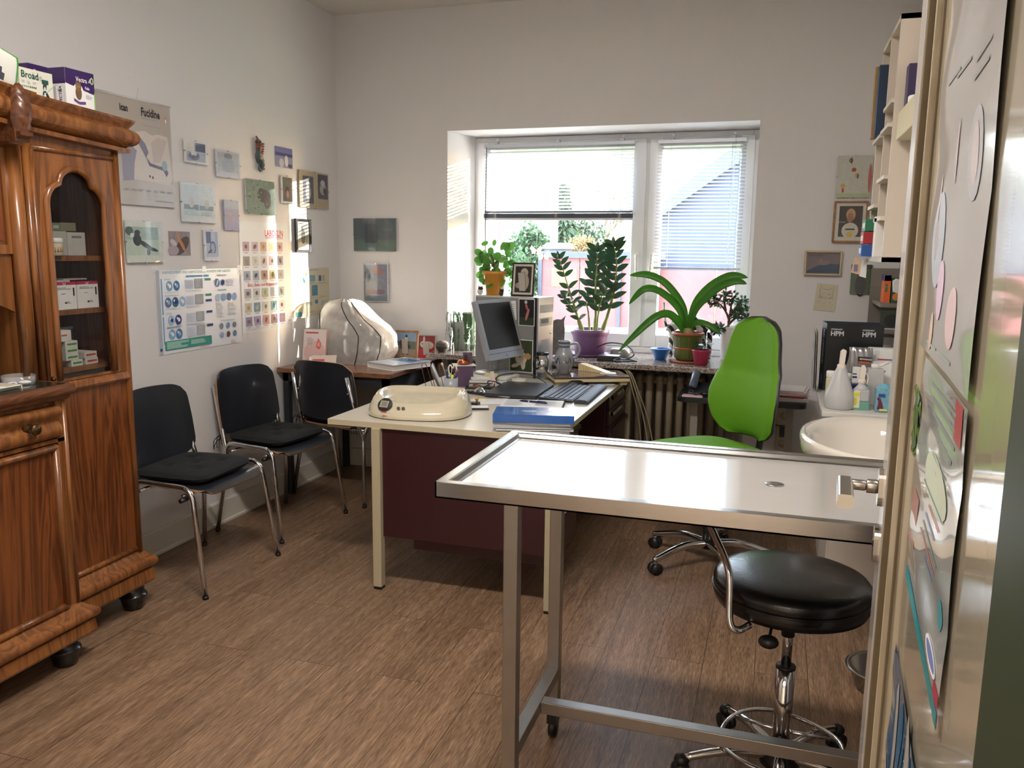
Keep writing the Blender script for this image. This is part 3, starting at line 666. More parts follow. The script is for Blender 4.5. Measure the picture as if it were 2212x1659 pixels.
# ================================================================== stainless examination table
X0, X1, Y0, Y1, ZT = -0.768, 0.56, 1.805, 2.425, 0.918
E = Thing('examination_table', 'stainless steel examination table with raised rim and wheels in the foreground', 'examination table', (-0.1, 2.1, 0))
m = MB()
m.box((X0, Y0, ZT-0.040), (X1, Y0+0.004, ZT), steel); m.box((X0, Y1-0.004, ZT-0.040), (X1, Y1, ZT), steel); m.box((X0, Y0, ZT-0.040), (X0+0.004, Y1, ZT), steel); m.box((X1-0.004, Y0, ZT-0.040), (X1, Y1, ZT), steel)
m.box((X0, Y0, ZT-0.040), (X1, Y1, ZT-0.036), steel)
rp = [(0.0, ZT-0.003), (0.003, ZT), (0.024, ZT), (0.029, ZT-0.002), (0.036, ZT-0.011), (0.042, ZT-0.013)]
m.sweep([(-o, z) for o, z in rp], [(X0, Y0), (X1, Y0), (X1, Y1), (X0, Y1)], steel, smooth=False, closed=True)
E.part('rim', m)
tab_st = mat('polished_steel', '#e6e3df', 0.09, 0.62, var=0.05, scale=6, bump=0.02, stretch=(1, 6, 1))
m = MB(); q = 0.0415
nx, ny = 60, 30
def pan(u, v):
    x = X0+q+(X1-X0-2*q)*u; y = Y0+q+(Y1-Y0-2*q)*v; dx = (x+0.05)/0.6; dy = (y-2.11)/0.28
    return (x, y, ZT-0.013-0.0035*math.exp(-(dx*dx+dy*dy)*0.8)-0.002*math.exp(-((x-0.02)**2+(y-2.13)**2)/0.0009))
m.grid(pan, nx, ny, tab_st); E.part('tray_surface', m)
m = MB(); m.lathe([(0.0, 0.0012), (0.020, 0.0012), (0.024, 0.0)], steel, c=(0.02, 2.13, ZT-0.0205+0.004)); E.part('drain', m)
LS = 0.036
for x in (X0+0.170, X1-0.22):
    for y in (Y0+0.020, 2.262):
        m = MB(); m.box((x, y, 0.105), (x+LS, y+LS, ZT-0.040), steel_leg); l = E.part('leg', m, bevel=0.002)
        m = MB(); cx_, cy_ = x+LS/2, y+LS/2
        m.cyl((cx_, cy_, 0.075), (cx_, cy_, 0.110), 0.014, steel_leg); m.box((cx_-0.015, cy_-0.022, 0.050), (cx_+0.015, cy_+0.022, 0.080), black_pl); m.cyl((cx_-0.010, cy_+0.004, 0.030), (cx_+0.010, cy_+0.004, 0.030), 0.030, black_pl, seg=24); m.build('caster', l, off=E.loc)
    m = MB(); m.box((x, Y0+0.056, 0.200), (x+LS, 2.262, 0.235), steel_leg); E.part('side_rail', m, bevel=0.002)
m = MB(); m.box((X0+0.170+LS, 2.062, 0.200), (X1-0.22, 2.098, 0.235), steel_leg); E.part('stretcher', m, bevel=0.002)

# ================================================================== black round stool
leather = mat('black_leather', '#0f0f11', 0.28, var=0.25, scale=120, bump=0.25, coat=0.1)
ST = Thing('stool', 'round black padded swivel stool with chrome foot ring under the examination table', 'stool', (0.082, 2.27, 0))
c = ST.loc
R0 = 0.205
m = MB(); m.lathe([(0, 0.548), (R0-0.03, 0.548), (R0-0.006, 0.552), (R0, 0.566), (R0+0.002, 0.580), (R0-0.002, 0.590), (R0+0.002, 0.600), (R0+0.001, 0.612), (R0-0.008, 0.624), (R0-0.03, 0.632), (R0-0.10, 0.637), (0, 0.638)], leather, c=(c.x, c.y, -0.012), seg=56); ST.part('seat', m)
m = MB(); m.tube([(c.x+(R0+0.003)*math.cos(a), c.y+(R0+0.003)*math.sin(a), 0.578) for a in [2*PI*i/56 for i in range(56)]], 0.002, leather, seg=6, closed=True); ST.part('seam', m)
m = MB(); m.cyl((c.x, c.y, 0.33), (c.x, c.y, 0.54), 0.014, chrome, seg=20); m.cyl((c.x, c.y, 0.44), (c.x, c.y, 0.53), 0.018, black_pl); ST.part('gas_lift', m)
m = MB(); m.cyl((c.x, c.y, 0.10), (c.x, c.y, 0.345), 0.025, chrome, seg=24); m.cyl((c.x, c.y, 0.345), (c.x, c.y, 0.352), 0.027, black_pl); ST.part('column', m)
m = MB(); m.tube([(c.x, c.y, 0.515), (c.x-0.045, c.y-0.10, 0.508), (c.x-0.05, c.y-0.155, 0.500)], 0.004, black_pl); m.ell((c.x-0.052, c.y-0.165, 0.490), (0.026, 0.022, 0.017), black_pl); ST.part('height_lever', m)
m = MB(); m.lathe([(0.055, 0.06), (0.055, 0.075), (0.038, 0.10), (0.030, 0.125), (0.0, 0.125)], black_pl, c=(c.x, c.y, 0)); ST.part('hub_cover', m)
for k in range(5):
    a = math.radians(197+72*k); d = Vector((math.cos(a), math.sin(a), 0))
    m = MB(); m.tube([c+d*0.03+Vector((0, 0, 0.085)), c+d*0.15+Vector((0, 0, 0.090)), c+d*0.27+Vector((0, 0, 0.068))], [0.016, 0.011], chrome, seg=12, smooth_path=4); g = ST.part('base_arm', m)
    p = c+d*0.275; m = MB(); m.ell((p.x, p.y, 0.062), (0.022, 0.022, 0.018), black_pl); s = Vector((-d.y, d.x, 0))
    for w_ in (-1, 1): m.cyl(p+s*0.004*w_+Vector((0, 0, 0.026)), p+s*0.020*w_+Vector((0, 0, 0.026)), 0.026, black_pl, seg=20)
    m.build('caster', g, off=ST.loc)
m = MB(); rr = 0.165
m.tube([(c.x+rr*math.cos(a), c.y+rr*math.sin(a), 0.118+0.006*math.cos(3*a)) for a in [2*PI*i/40 for i in range(40)]], 0.0065, chrome, seg=8, closed=True)
for a in (0.4, 2.5, 4.6): m.tube([(c.x+rr*math.cos(a), c.y+rr*math.sin(a), 0.118), (c.x+0.025*math.cos(a), c.y+0.025*math.sin(a), 0.150)], 0.005, chrome)
ST.part('foot_ring', m)
# chrome handle bar curving up from under the seat at its left
m = MB(); m.tube([(c.x-0.10, c.y-0.165, 0.530), (c.x-0.128, c.y-0.190, 0.522), (c.x-0.150, c.y-0.190, 0.545), (c.x-0.160, c.y-0.155, 0.66), (c.x-0.205, c.y-0.09, 0.735), (c.x-0.255, c.y-0.02, 0.80), (c.x-0.262, c.y+0.05, 0.835), (c.x-0.22, c.y+0.16, 0.84)], 0.0095, chrome, seg=12, smooth_path=8); ST.part('handle_bar', m)
# ================================================================== the open door at the right edge
door_m = mat('cream_gloss_door', '#bdb29c', 0.11, var=0.05, scale=3, coat=0.6)
door_d = mat('door_groove', '#6e6048', 0.6, var=0.2)
white_gl = mat('white_gloss_paint', '#b9b1aa', 0.2, var=0.05, scale=4, coat=0.3)
DM = TM((0.163, 0.62, 0), -math.radians(3.6))
m = MB(); m.box((0.0, 0.005, 0.005), (0.040, 0.832, 1.985), door_m)
dr = m.build('door_1', None, bevel=0.002); dr.matrix_world = DM; dr['kind'] = 'structure'
m = MB()
for (x0, x1, y0, y1, mm) in ((-0.0255, 0.040, 0.853, 0.952, white_gl), (-0.0225, 0.0, 0.850, 0.853, door_d), (-0.013, 0.04, 0.840, 0.853, door_m), (-0.004, 0.04, 0.832, 0.842, door_d)):
    m.box((x0, y0, 0.005), (x1, y1, 1.985), mm)
m.build('door_stile', dr, bevel=0.002)
nick = mat('nickel', '#b3afa8', 0.25, 1.0, var=0.1)
m = MB(); hy = 0.925; hz = 1.072
m.prism(rrect(hy-0.022, hz-0.034, hy+0.022, hz+0.034, 0.02), -0.033, -0.0255, nick, ax='x')
hd = m.build('door_handle', dr, bevel=0.0015)
m = MB(); m.cyl((-0.033, hy, hz), (-0.052, hy, hz), 0.0125, nick, seg=20); m.cyl((-0.052, hy, hz), (-0.078, hy, hz), 0.0095, nick, seg=20)
m.prism(rrect(hz-0.013, -0.100, hz+0.011, -0.074, 0.006), hy-0.115, hy+0.012, nick, M=Matrix(((0, 1, 0, 0), (0, 0, 1, 0), (1, 0, 0, 0), (0, 0, 0, 1)))); m.build('lever', hd, bevel=0.002)
m = MB(); m.prism(rrect(hy-0.020, 0.935, hy+0.020, 1.00, 0.018), -0.033, -0.0255, nick, ax='x'); m.cyl((-0.033, hy, 0.968), (-0.035, hy, 0.968), 0.006, black_pl); m.build('key_plate', dr, bevel=0.0015)

# sheets taped on the door (glossy covers)
def door_poster(name, label, y0, y1, z0, z1, paint, gloss=0.10, curl=0.0, base='#d8d4cf'):
    t = Thing(name, label, 'poster', world=False)
    pm = mat('glossy_sheet_'+name+base.strip('#'), base, gloss, var=0.03, coat=0.8)
    m = MB()
    def f(u, v): return (-0.003-curl*max(0, (0.35-u))*abs(math.sin(v*7+1))-0.0015*math.sin(v*19)*math.sin(u*5), y0+(y1-y0)*u, z0+(z1-z0)*v)
    m.grid(lambda u, v: f(1-u, v), 18, 30, pm)
    m2 = m
    def P(u, v): p = f(u, v); return (p[0]-0.0008, p[1], p[2])
    paint(m2, P)
    t.part('sheet', m2)
    t.o.matrix_world = DM; return t
def blob(mb, P, cu, cv, ru, rv, m, n=18, rot=0.0):
    pts = []
    for i in range(n):
        a = 2*PI*i/n; uu = ru*math.cos(a); vv = rv*math.sin(a); pts.append(P(cu+uu*math.cos(rot)-vv*math.sin(rot), cv+uu*math.sin(rot)+vv*math.cos(rot)))
    mb.add(pts, [tuple(range(n))], m)
def rectp(mb, P, u0, u1, v0, v1, m): mb.add([P(u0, v0), P(u1, v0), P(u1, v1), P(u0, v1)], [(0, 1, 2, 3)], m)
def up_paint(mb, P):
    blob(mb, P, 0.52, 0.40, 0.018, 0.060, C('#ad9894'), rot=0.1); blob(mb, P, 0.22, 0.37, 0.10, 0.075, C('#a3a0a2')); blob(mb, P, 0.22, 0.37, 0.05, 0.05, C('#b5a9a4')); blob(mb, P, 0.80, 0.33, 0.015, 0.05, C('#b8a4a4'))
    for (a, b) in ((0.15, 0.50), (0.15, 0.53), (0.45, 0.55), (0.62, 0.56)): rectp(mb, P, a, a+0.22, b, b+0.008, C('#8d8c86'))
    blob(mb, P, 0.35, 0.10, 0.09, 0.055, C('#cdb4b6')); blob(mb, P, 0.62, 0.14, 0.07, 0.06, C('#c9adc0')); blob(mb, P, 0.75, 0.05, 0.04, 0.04, C('#c9ab94')); blob(mb, P, 0.75, 0.24, 0.12, 0.10, C('#a0a5ac'))
    rectp(mb, P, 0.30, 0.55, 0.02, 0.028, C('#9aa39a')); rectp(mb, P, 0.60, 0.82, 0.02, 0.026, C('#9aa39a'))
door_poster('poster', 'pale glossy plant chart curling on the upper part of the open door', 0.220, 0.735, 1.345, 1.975, up_paint, curl=0.008, base='#e4e3e2')
def low_paint(mb, P):
    for k in range(4): rectp(mb, P, 0.12+0.02*k, 0.75-0.05*k, 0.93-0.05*k, 0.945-0.05*k, C('#7d857f'))
    rectp(mb, P, 0.06, 0.20, 0.86, 0.99, C('#b3404c', 0.3)); rectp(mb, P, 0.08, 0.18, 0.915, 0.925, paper)
    blob(mb, P, 0.45, 0.62, 0.25, 0.10, C('#c3cdb6'))
    for k in range(9): rectp(mb, P, 0.25+0.05*(k % 3), 0.55+0.05*(k % 4), 0.70-0.05*k, 0.71-0.05*k, C(('#6a7f78', '#b07070', '#6b7fa6')[k % 3]))
    blob(mb, P, 0.14, 0.30, 0.05, 0.05, C('#3f8c94')); rectp(mb, P, 0.0, 1.0, 0.0, 0.055, C('#2b8b92', 0.3)); rectp(mb, P, 0.0, 0.10, 0.06, 0.11, C('#b0344e', 0.3)); blob(mb, P, 0.20, 0.12, 0.12, 0.035, C('#e6e6ea')); blob(mb, P, 0.20, 0.12, 0.10, 0.022, C('#6f7db0'))
    rectp(mb, P, 0.82, 1.0, 0.20, 0.42, C('#96604a'))
door_poster('poster', 'printed leaflet poster with a teal lower edge and red logo on the door', 0.214, 0.640, 1.020, 1.338, low_paint, curl=0.006, base='#dcdeda')
def gr_paint(mb, P):
    blob(mb, P, 0.5, 0.5, 0.35, 0.45, C('#3f5a34', 0.3)); blob(mb, P, 0.75, 0.4, 0.2, 0.35, C('#8a8a44', 0.3))
door_poster('photo_print', 'small green landscape photo at the far side of the open door', 0.645, 0.745, 1.185, 1.285, gr_paint, base='#5f6b3a')
def bl_paint(mb, P):
    random.seed(3)
    for k in range(26): blob(mb, P, random.random()*0.9+0.05, random.random()*0.85+0.03, 0.02+0.05*random.random(), 0.10+0.1*random.random(), C(random.choice(['#5c7f9e', '#8a8078', '#37617f', '#a29a92', '#2d5270', '#6f93ad'])))
door_poster('poster', 'blue photographic poster low on the open door', 0.340, 0.690, 0.50, 0.892, bl_paint, gloss=0.25, base='#3f6c90')

# ================================================================== green office chair
green = mat('lime_green_fabric', '#659f1c', 0.75, var=0.06, scale=300, bump=0.15)
OC = Thing('office_chair', 'lime green high-backed swivel office chair with black shell and chrome star base', 'office chair', (-0.247, 3.90, 0), math.radians(222.5), world=False)
def hw(v):   # half width of the back by height
    K = [(0, 0.10), (0.03, 0.145), (0.10, 0.185), (0.22, 0.205), (0.36, 0.208), (0.50, 0.188), (0.65, 0.163), (0.80, 0.148), (0.90, 0.130), (0.96, 0.100), (1.0, 0.035)]
    for (a, wa), (b_, wb) in zip(K, K[1:]):
        if v <= b_: t = (v-a)/(b_-a); return wa+(wb-wa)*t
    return 0.035
ZB, HB = 0.612, 0.562
def bx_(v): return -0.215-0.02*v-0.06*max(0, v-0.5)+0.035*math.sin(PI*min(1, v/0.55))
def backf(u, v):
    a = 2*u-1; w_ = hw(v)*1.13; e = max(0, 1-abs(a)**4)*(max(0, 1-abs(2*v-1)**10))
    return (bx_(v)+0.045*a*a+0.030*e**0.5*1.0, a*w_, ZB+HB*v)
def backr(u, v):
    a = 1-2*u; w_ = hw(v)*1.16; e = max(0, 1-abs(a)**6)*(max(0, 1-abs(2*v-1)**12))
    return (bx_(v)+0.045*a*a-0.004-0.030*e**0.4, a*w_, ZB-0.004+(HB+0.010)*v)
m = MB(); m.grid(backf, 28, 34, green); bkr = OC.part('backrest', m, label='lime green upholstered back')
m = MB(); m.grid(backr, 24, 30, black_pl)
V = []; n_ = 34
loop = [(0, j/n_) for j in range(n_+1)]+[(i/12, 1) for i in range(1, 13)]+[(1, 1-j/n_) for j in range(1, n_+1)]+[(1-i/12, 0) for i in range(1, 12)]
fr_ = [Vector(backf(u, v)) for u, v in loop]; rr_ = [Vector(backr(1-u, v)) for u, v in loop]; k = len(loop)
m.add(fr_+rr_, [(i, (i+1) % k, k+(i+1) % k, k+i) for i in range(k)], black_pl, True)
OC.part('back_shell', m)
def seatf(u, v):
    a, b_ = superell(u, v, 9); e = max(0, 1-abs(2*u-1)**5)*max(0, 1-abs(2*v-1)**5)
    return (0.045+a*0.255, b_*0.262, 0.543+0.045*e**0.5-0.02*max(0, a-0.5)**2*4)
m = MB(); m.grid(seatf, 26, 26, green); m.grid(lambda u, v: (lambda q: (q[0], q[1], 0.537))(seatf(1-u, v)), 16, 16, black_pl); OC.part('seat', m, label='lime green upholstered seat')
m = MB(); m.grid(lambda u, v: (lambda q: (0.03+(q[0]-0.03)*0.95, q[1]*0.95, 0.515+0.0*u))(seatf(1-u, v)), 16, 16, black_pl); m.box((-0.12, -0.09, 0.47), (0.12, 0.09, 0.53), black_pl); OC.part('seat_pan', m)
m = MB(); m.tube([(-0.05, 0, 0.475), (-0.20, 0, 0.475), (-0.275, 0, 0.54), (-0.285, 0, 0.80)], 0.016, black_pl, smooth_path=5); OC.part('back_bracket', m)
m = MB(); m.cyl((0, 0, 0.10), (0, 0, 0.47), 0.022, black_pl, seg=20); m.cyl((0, 0, 0.08), (0, 0, 0.26), 0.030, black_pl); OC.part('gas_lift', m)
R_ = math.radians(222.5)
for q in range(5):
    a = math.radians(145+72*q)-R_+math.radians(7)
    d = Vector((math.cos(a), math.sin(a), 0))
    m = MB(); m.tube([d*0.02+Vector((0, 0, 0.105)), d*0.14+Vector((0, 0, 0.112)), d*0.285+Vector((0, 0, 0.075)), d*0.315+Vector((0, 0, 0.066))], [0.021, 0.013], chrome, seg=14, smooth_path=5); g = OC.part('base_arm', m)
    p = d*0.305; s_ = Vector((-d.y, d.x, 0)); m = MB(); m.cyl(p+Vector((0, 0, 0.045)), p+Vector((0, 0, 0.062)), 0.010, chrome)
    for w_ in (-1, 1): m.cyl(p+s_*0.005*w_+Vector((0, 0, 0.027)), p+s_*0.024*w_+Vector((0, 0, 0.027)), 0.027, black_pl, seg=24)
    m.cyl(p-s_*0.02+Vector((0, 0, 0.032)), p+s_*0.02+Vector((0, 0, 0.032)), 0.020, dark_pl); m.build('caster', g)

# ================================================================== radiator in the recess
rad_m = mat('radiator_paint', '#a1947f', 0.45, var=0.12, scale=14)
T = Thing('radiator', 'old beige column radiator under the window sill', 'radiator', (-0.85, 5.05, 0.10))
m = MB(); nx_ = 13
for i in range(nx_):
    x = -1.02+i*0.062
    for y in (4.985, 5.055, 5.125):
        m.tube(fillet([(x, y, 0.17), (x, y, 0.715), (x, y+0.01, 0.735)], 0.01), 0.021 if y < 5 else 0.019, rad_m, seg=12); m.ell((x, y, 0.722), (0.024, 0.030, 0.022), rad_m); m.ell((x, y, 0.168), (0.024, 0.030, 0.022), rad_m)
    m.box((x-0.012, 4.985, 0.16), (x+0.012, 5.125, 0.185), rad_m); m.box((x-0.012, 4.985, 0.70), (x+0.012, 5.125, 0.725), rad_m)
for z in (0.168, 0.700): m.cyl((-1.03, 5.055, z), (-1.02+0.062*(nx_-1)+0.01, 5.055, z), 0.024, rad_m)
T.part('columns', m)
m = MB(); m.cyl((-1.02+0.062*12, 5.055, 0.70), (-0.20, 5.055, 0.70), 0.012, rad_m); m.cyl((-0.205, 5.055, 0.02), (-0.205, 5.055, 0.70), 0.011, rad_m); T.part('pipe', m)
m = MB(); m.cyl((-0.235, 5.02, 0.70), (-0.235, 4.95, 0.70), 0.022, white_pl); T.part('valve', m)
for x in (-1.02, -0.276):
    m = MB(); m.box((x-0.012, 4.99, 0.0), (x+0.012, 5.12, 0.165), rad_m); T.part('foot', m)

# ================================================================== small black side table behind the green chair
T = Thing('side_table', 'small black topped side table behind the green office chair', 'table', (-0.15, 4.7, 0))
m = MB(); m.prism(rrect(-0.500, 4.55, 0.180, 4.93, 0.05), 0.662, 0.685, black_pl); m.prism(rrect(-0.495, 4.555, 0.175, 4.925, 0.05), 0.685, 0.690, dark_pl); T.part('tabletop', m, bevel=0.004)
m = MB(); m.box((-0.43, 4.68, 0.05), (-0.39, 4.72, 0.662), mat('grey_beige_steel', '#9c9488', 0.4)); T.part('post', m)
m = MB(); m.box((0.08, 4.68, 0.05), (0.12, 4.72, 0.662), MATS['grey_beige_steel']); T.part('post', m)
m = MB(); m.box((-0.45, 4.60, 0.0), (-0.37, 4.90, 0.05), black_pl); T.part('foot', m)
m = MB(); m.box((0.06, 4.60, 0.0), (0.14, 4.90, 0.05), black_pl); T.part('foot', m)
# phone and papers on it
T = Thing('desk_phone', 'dark grey desk phone left of the green chair on the black side table', 'phone', (-0.40, 4.66, 0.690))
m = MB(); m.prism([(4.60, 0.690), (4.78, 0.690), (4.78, 0.745), (4.60, 0.710)], -0.44, -0.28, dark_pl, ax='x'); T.part('base', m, bevel=0.004)
m = MB(); m.tube([(-0.420, 4.615, 0.735), (-0.412, 4.64, 0.770), (-0.410, 4.70, 0.800), (-0.408, 4.76, 0.790)], [0.024, 0.022], mat('phone_grey', '#4b5462', 0.35), seg=12, smooth_path=4); T.part('handset', m)
m = MB(); m.tube([(-0.415, 4.60, 0.725), (-0.40, 4.575, 0.705), (-0.37, 4.58, 0.715), (-0.36, 4.60, 0.70), (-0.33, 4.585, 0.71), (-0.345, 4.60, 0.72)], 0.005, black_pl, seg=6, smooth_path=6); T.part('cord', m)
m = MB(); m.box((-0.47, 4.565, 0.690), (-0.36, 4.60, 0.694), paper); m.box((-0.465, 4.567, 0.694), (-0.365, 4.598, 0.700), C('#d9a9ae')); solo('note_pile', m, 'small pile of white and pink notes beside the desk phone', 'papers')
random.seed(11)
cols = ['#e9e6e2', '#d9d4ce', '#efece9', '#a82f45', '#e4d3d3', '#f0eeeb', '#e9b9bd', '#efecea', '#dcd8d4']
z = 0.690; k = 0
for ccol in cols:
    h_ = 0.004+0.008*random.random(); dx = random.uniform(-0.02, 0.02); ry = random.uniform(-0.12, 0.05)
    m = MB(); m.box((-0.14, -0.11, 0), (0.12, 0.11, h_-0.0004), C(ccol), M=TM((0.065+dx, 4.72, z), ry))
    solo('paper_folder', m, ['white', 'beige', 'white', 'dark red', 'pale rose', 'white', 'pink', 'white', 'pale grey'][k]+' folder '+['lowest', 'second from the bottom', 'third from the bottom', 'fourth from the bottom', 'in the middle', 'sixth from the bottom', 'third from the top', 'second from the top', 'topmost'][k]+' in the pile right of the green chair', 'folder', 'folders on the black side table'); z += h_; k += 1

# ================================================================== sockets
beige_pl = mat('beige_plastic', '#bdb09a', 0.35, var=0.05)
T = Thing('wall_socket', 'beige double wall socket with a black plug, low on the far wall', 'socket', (0.075, YB, 0.41))
m = MB(); m.box((0.033, YB-0.012, 0.34), (0.118, YB, 0.585), beige_pl); T.part('plate', m, bevel=0.006)
for zz in (0.545, 0.462, 0.382):
    m = MB(); m.lathe([(0.024, 0.0), (0.024, 0.004), (0.020, 0.004), (0.019, -0.004), (0, -0.004)], beige_pl, M=frameM((0.076, YB-0.013, zz), (-1, 0, 0), (0, 0, 1))); 
    for s in (-1, 1): m.cyl((0.076+s*0.008, YB-0.010, zz), (0.076+s*0.008, YB-0.0095, zz), 0.0025, black_pl)
    T.part('outlet', m)
m = MB(); m.box((0.055, YB-0.065, 0.430), (0.098, YB-0.018, 0.492), black_pl); m.tube([(0.06, YB-0.05, 0.49), (0.03, YB-0.06, 0.50), (-0.05, YB-0.05, 0.52), (-0.12, YB-0.03, 0.53)], 0.003, black_pl, seg=6, smooth_path=5); T.part('plug', m)

# ================================================================== wash basin
cer = mat('white_ceramic', '#dfd8cd', 0.07, var=0.02, scale=3, coat=0.8)
T = Thing('wash_basin', 'white ceramic wash basin half hidden by the open door', 'wash basin', (0.36, 3.08, 0.60))
bc = (0.365, 3.065); RX, RY = 0.262, 0.368
pf = [(0.10, 0.600), (0.30, 0.606), (0.52, 0.635), (0.76, 0.700), (0.93, 0.770), (0.985, 0.805), (1.0, 0.825), (1.0, 0.842), (0.985, 0.852), (0.95, 0.855), (0.90, 0.850), (0.84, 0.835), (0.80, 0.810), (0.70, 0.745), (0.52, 0.700), (0.25, 0.680), (0.06, 0.676)]
m = MB(); seg = 64; V = []; n_ = len(pf)
for i in range(seg):
    a = 2*PI*i/seg; ca, sa = math.cos(a), math.sin(a)
    for r, z in pf: V.append((min(XR-0.002, bc[0]+RX*r*ca*(1.0 if ca < 0 else 1.05)), bc[1]+RY*r*sa, z))
F_ = [(i*n_+q, ((i+1) % seg)*n_+q, ((i+1) % seg)*n_+q+1, i*n_+q+1) for i in range(seg) for q in range(n_-1)]
m.add(V, F_+[tuple(i*n_ for i in range(seg))[::-1], tuple(i*n_+n_-1 for i in range(seg))], cer, True); T.part('basin', m)
m = MB(); m.box((0.50, 2.80, 0.70), (XR-0.001, 3.35, 0.862), cer); T.part('back_ledge', m, bevel=0.012, bseg=3)
m = MB(); m.cyl((0.54, 3.075, 0.862), (0.54, 3.075, 0.93), 0.022, chrome); m.tube([(0.54, 3.075, 0.925), (0.48, 3.075, 0.945), (0.41, 3.075, 0.925)], 0.012, chrome, smooth_path=4); m.tube([(0.54, 3.075, 0.93), (0.56, 3.075, 0.97), (0.50, 3.075, 0.985)], 0.008, chrome); T.part('tap', m)
m = MB(); m.lathe([(0.022, 0.0), (0.022, 0.003), (0.0, 0.003)], chrome, c=(0.365, 3.075, 0.6765)); T.part('drain', m)
m = MB(); m.lathe([(0.065, 0.0), (0.06, 0.20), (0.065, 0.45), (0.075, 0.60), (0.02, 0.62)], cer, c=(0.53, 3.13, 0)); T.part('pedestal', m)
# towel and cabinet side seen beneath, far right
T = Thing('base_cabinet', 'pale low cabinet beneath the counter behind the wash basin', 'cabinet', (0.42, 3.75, 0))
cab_w = mat('pale_cabinet', '#cfc6ba', 0.4, var=0.03)
m = MB(); m.box((0.26, 3.52, 0.0), (XR-0.004, 4.35, 0.835), cab_w); T.part('body', m, bevel=0.003)
m = MB(); m.box((0.252, 3.53, 0.06), (0.26, 3.93, 0.82), cab_w); T.part('door', m, bevel=0.002)
m = MB(); m.box((0.252, 3.94, 0.06), (0.26, 4.34, 0.82), cab_w); T.part('door', m, bevel=0.002)
m = MB(); m.box((0.195, 3.455, 0.836), (XR-0.004, 4.36, 0.856), mat('white_worktop', '#dcd8d2', 0.25)); T.part('worktop', m, bevel=0.003)

# steel bowl on the floor
m = MB(); m.lathe([(0.080, 0.0), (0.085, 0.004), (0.110, 0.075), (0.122, 0.078), (0.122, 0.081), (0.104, 0.079), (0.078, 0.010), (0.0, 0.008)], steel, c=(0.42, 2.91, 0), seg=40)
solo('feeding_bowl', m, 'round stainless steel bowl standing on the floor behind the door edge', 'bowl')
# brown glossy bin rounded, just visible between stool and door
m = MB(); brn = mat('brown_gloss', '#4b3436', 0.08, var=0.1, coat=0.8)
m.lathe([(0.075, 0.0), (0.085, 0.01), (0.095, 0.30), (0.10, 0.42), (0.085, 0.50), (0.05, 0.535), (0.0, 0.545)], brn, c=(0.475, 2.66, 0), seg=32)
solo('waste_bin', m, 'glossy brown round-lidded waste bin right of the black stool', 'bin')

# ================================================================== wall shelf unit top right
shm = mat('shelf_paint', '#cfc3b4', 0.5, var=0.03)
T = Thing('wall_shelf', 'tall cream wall shelf unit with three uprights on the right wall', 'shelf', (0.49, 3.7, 1.447))
m = MB()
for y in (3.385, 3.655, 3.935): 
    m = MB(); m.box((0.360, y-0.009, 1.447), (XR-0.002, y+0.009, 2.318), shm); T.part('upright', m)
for z0 in (1.447, 2.300):
    m = MB(); m.box((0.360, 3.376, z0), (XR-0.002, 3.944, z0+0.018), shm); T.part('board', m)
for z0, x0 in ((1.60, 0.345), (1.75, 0.345), (1.935, 0.345), (2.02, 0.35)):
    m = MB(); m.box((x0, 3.394, z0), (XR-0.002, 3.646, z0+0.014), shm); T.part('shelf', m)
for z0, x0 in ((1.66, 0.345), (1.93, 0.345)):
    m = MB(); m.box((x0, 3.664, z0), (XR-0.002, 3.926, z0+0.014), shm); T.part('shelf', m)
m = MB(); m.box((0.605, 3.39, 1.46), (XR-0.002, 3.93, 2.30), shm); T.part('back_panel', m)
# cream box shelf running towards the camera
m = MB(); m.box((0.372, 2.62, 1.880), (XR-0.002, 3.36, 1.975), mat('cream_board', '#d6c9a2', 0.45, var=0.03)); solo('box_shelf', m, 'thick cream box shelf beside the tall shelf unit at upper right', 'shelf', bevel=0.003)
# things on the box shelf
m = MB(); m.box((0.385, 3.26, 1.976), (0.50, 3.33, 2.125), C('#33264e')); 
blob(m, lambda u, v: (0.385+0.115*u, 3.2595, 1.976+0.15*v), 0.62, 0.66, 0.25, 0.20, C('#c9c0cc')); blob(m, lambda u, v: (0.385+0.115*u, 3.2590, 1.976+0.15*v), 0.62, 0.66, 0.10, 0.07, C('#6d6270')); solo('medicine_box', m, 'dark purple medicine box with a pale round print on the upper right shelf', 'box')
m = MB(); m.box((0.44, 3.335, 1.976), (0.55, 3.355, 2.20), C('#5c5434')); m.box((0.4395, 3.3345, 2.13), (0.5505, 3.3349, 2.16), C('#8f4a34')); solo('medicine_box', m, 'tall olive packet with red lettering behind the dark purple box', 'box')
m = MB(); m.lathe([(0.026, 0), (0.028, 0.004), (0.028, 0.045), (0.020, 0.060), (0.012, 0.064), (0.012, 0.086), (0, 0.087)], white_pl, c=(0.445, 3.18, 1.976)); m.cyl((0.445, 3.18, 2.040), (0.445, 3.18, 2.046), 0.0125, C('#2f4f7a')); solo('bottle', m, 'small white bottle in front of the dark purple box, upper right', 'bottle')
m = MB(); m.lathe([(0.024, 0), (0.024, 0.028), (0.020, 0.032), (0, 0.032)], white_pl, c=(0.405, 3.20, 1.976)); solo('jar', m, 'low white jar at the shelf edge before the purple box', 'jar')
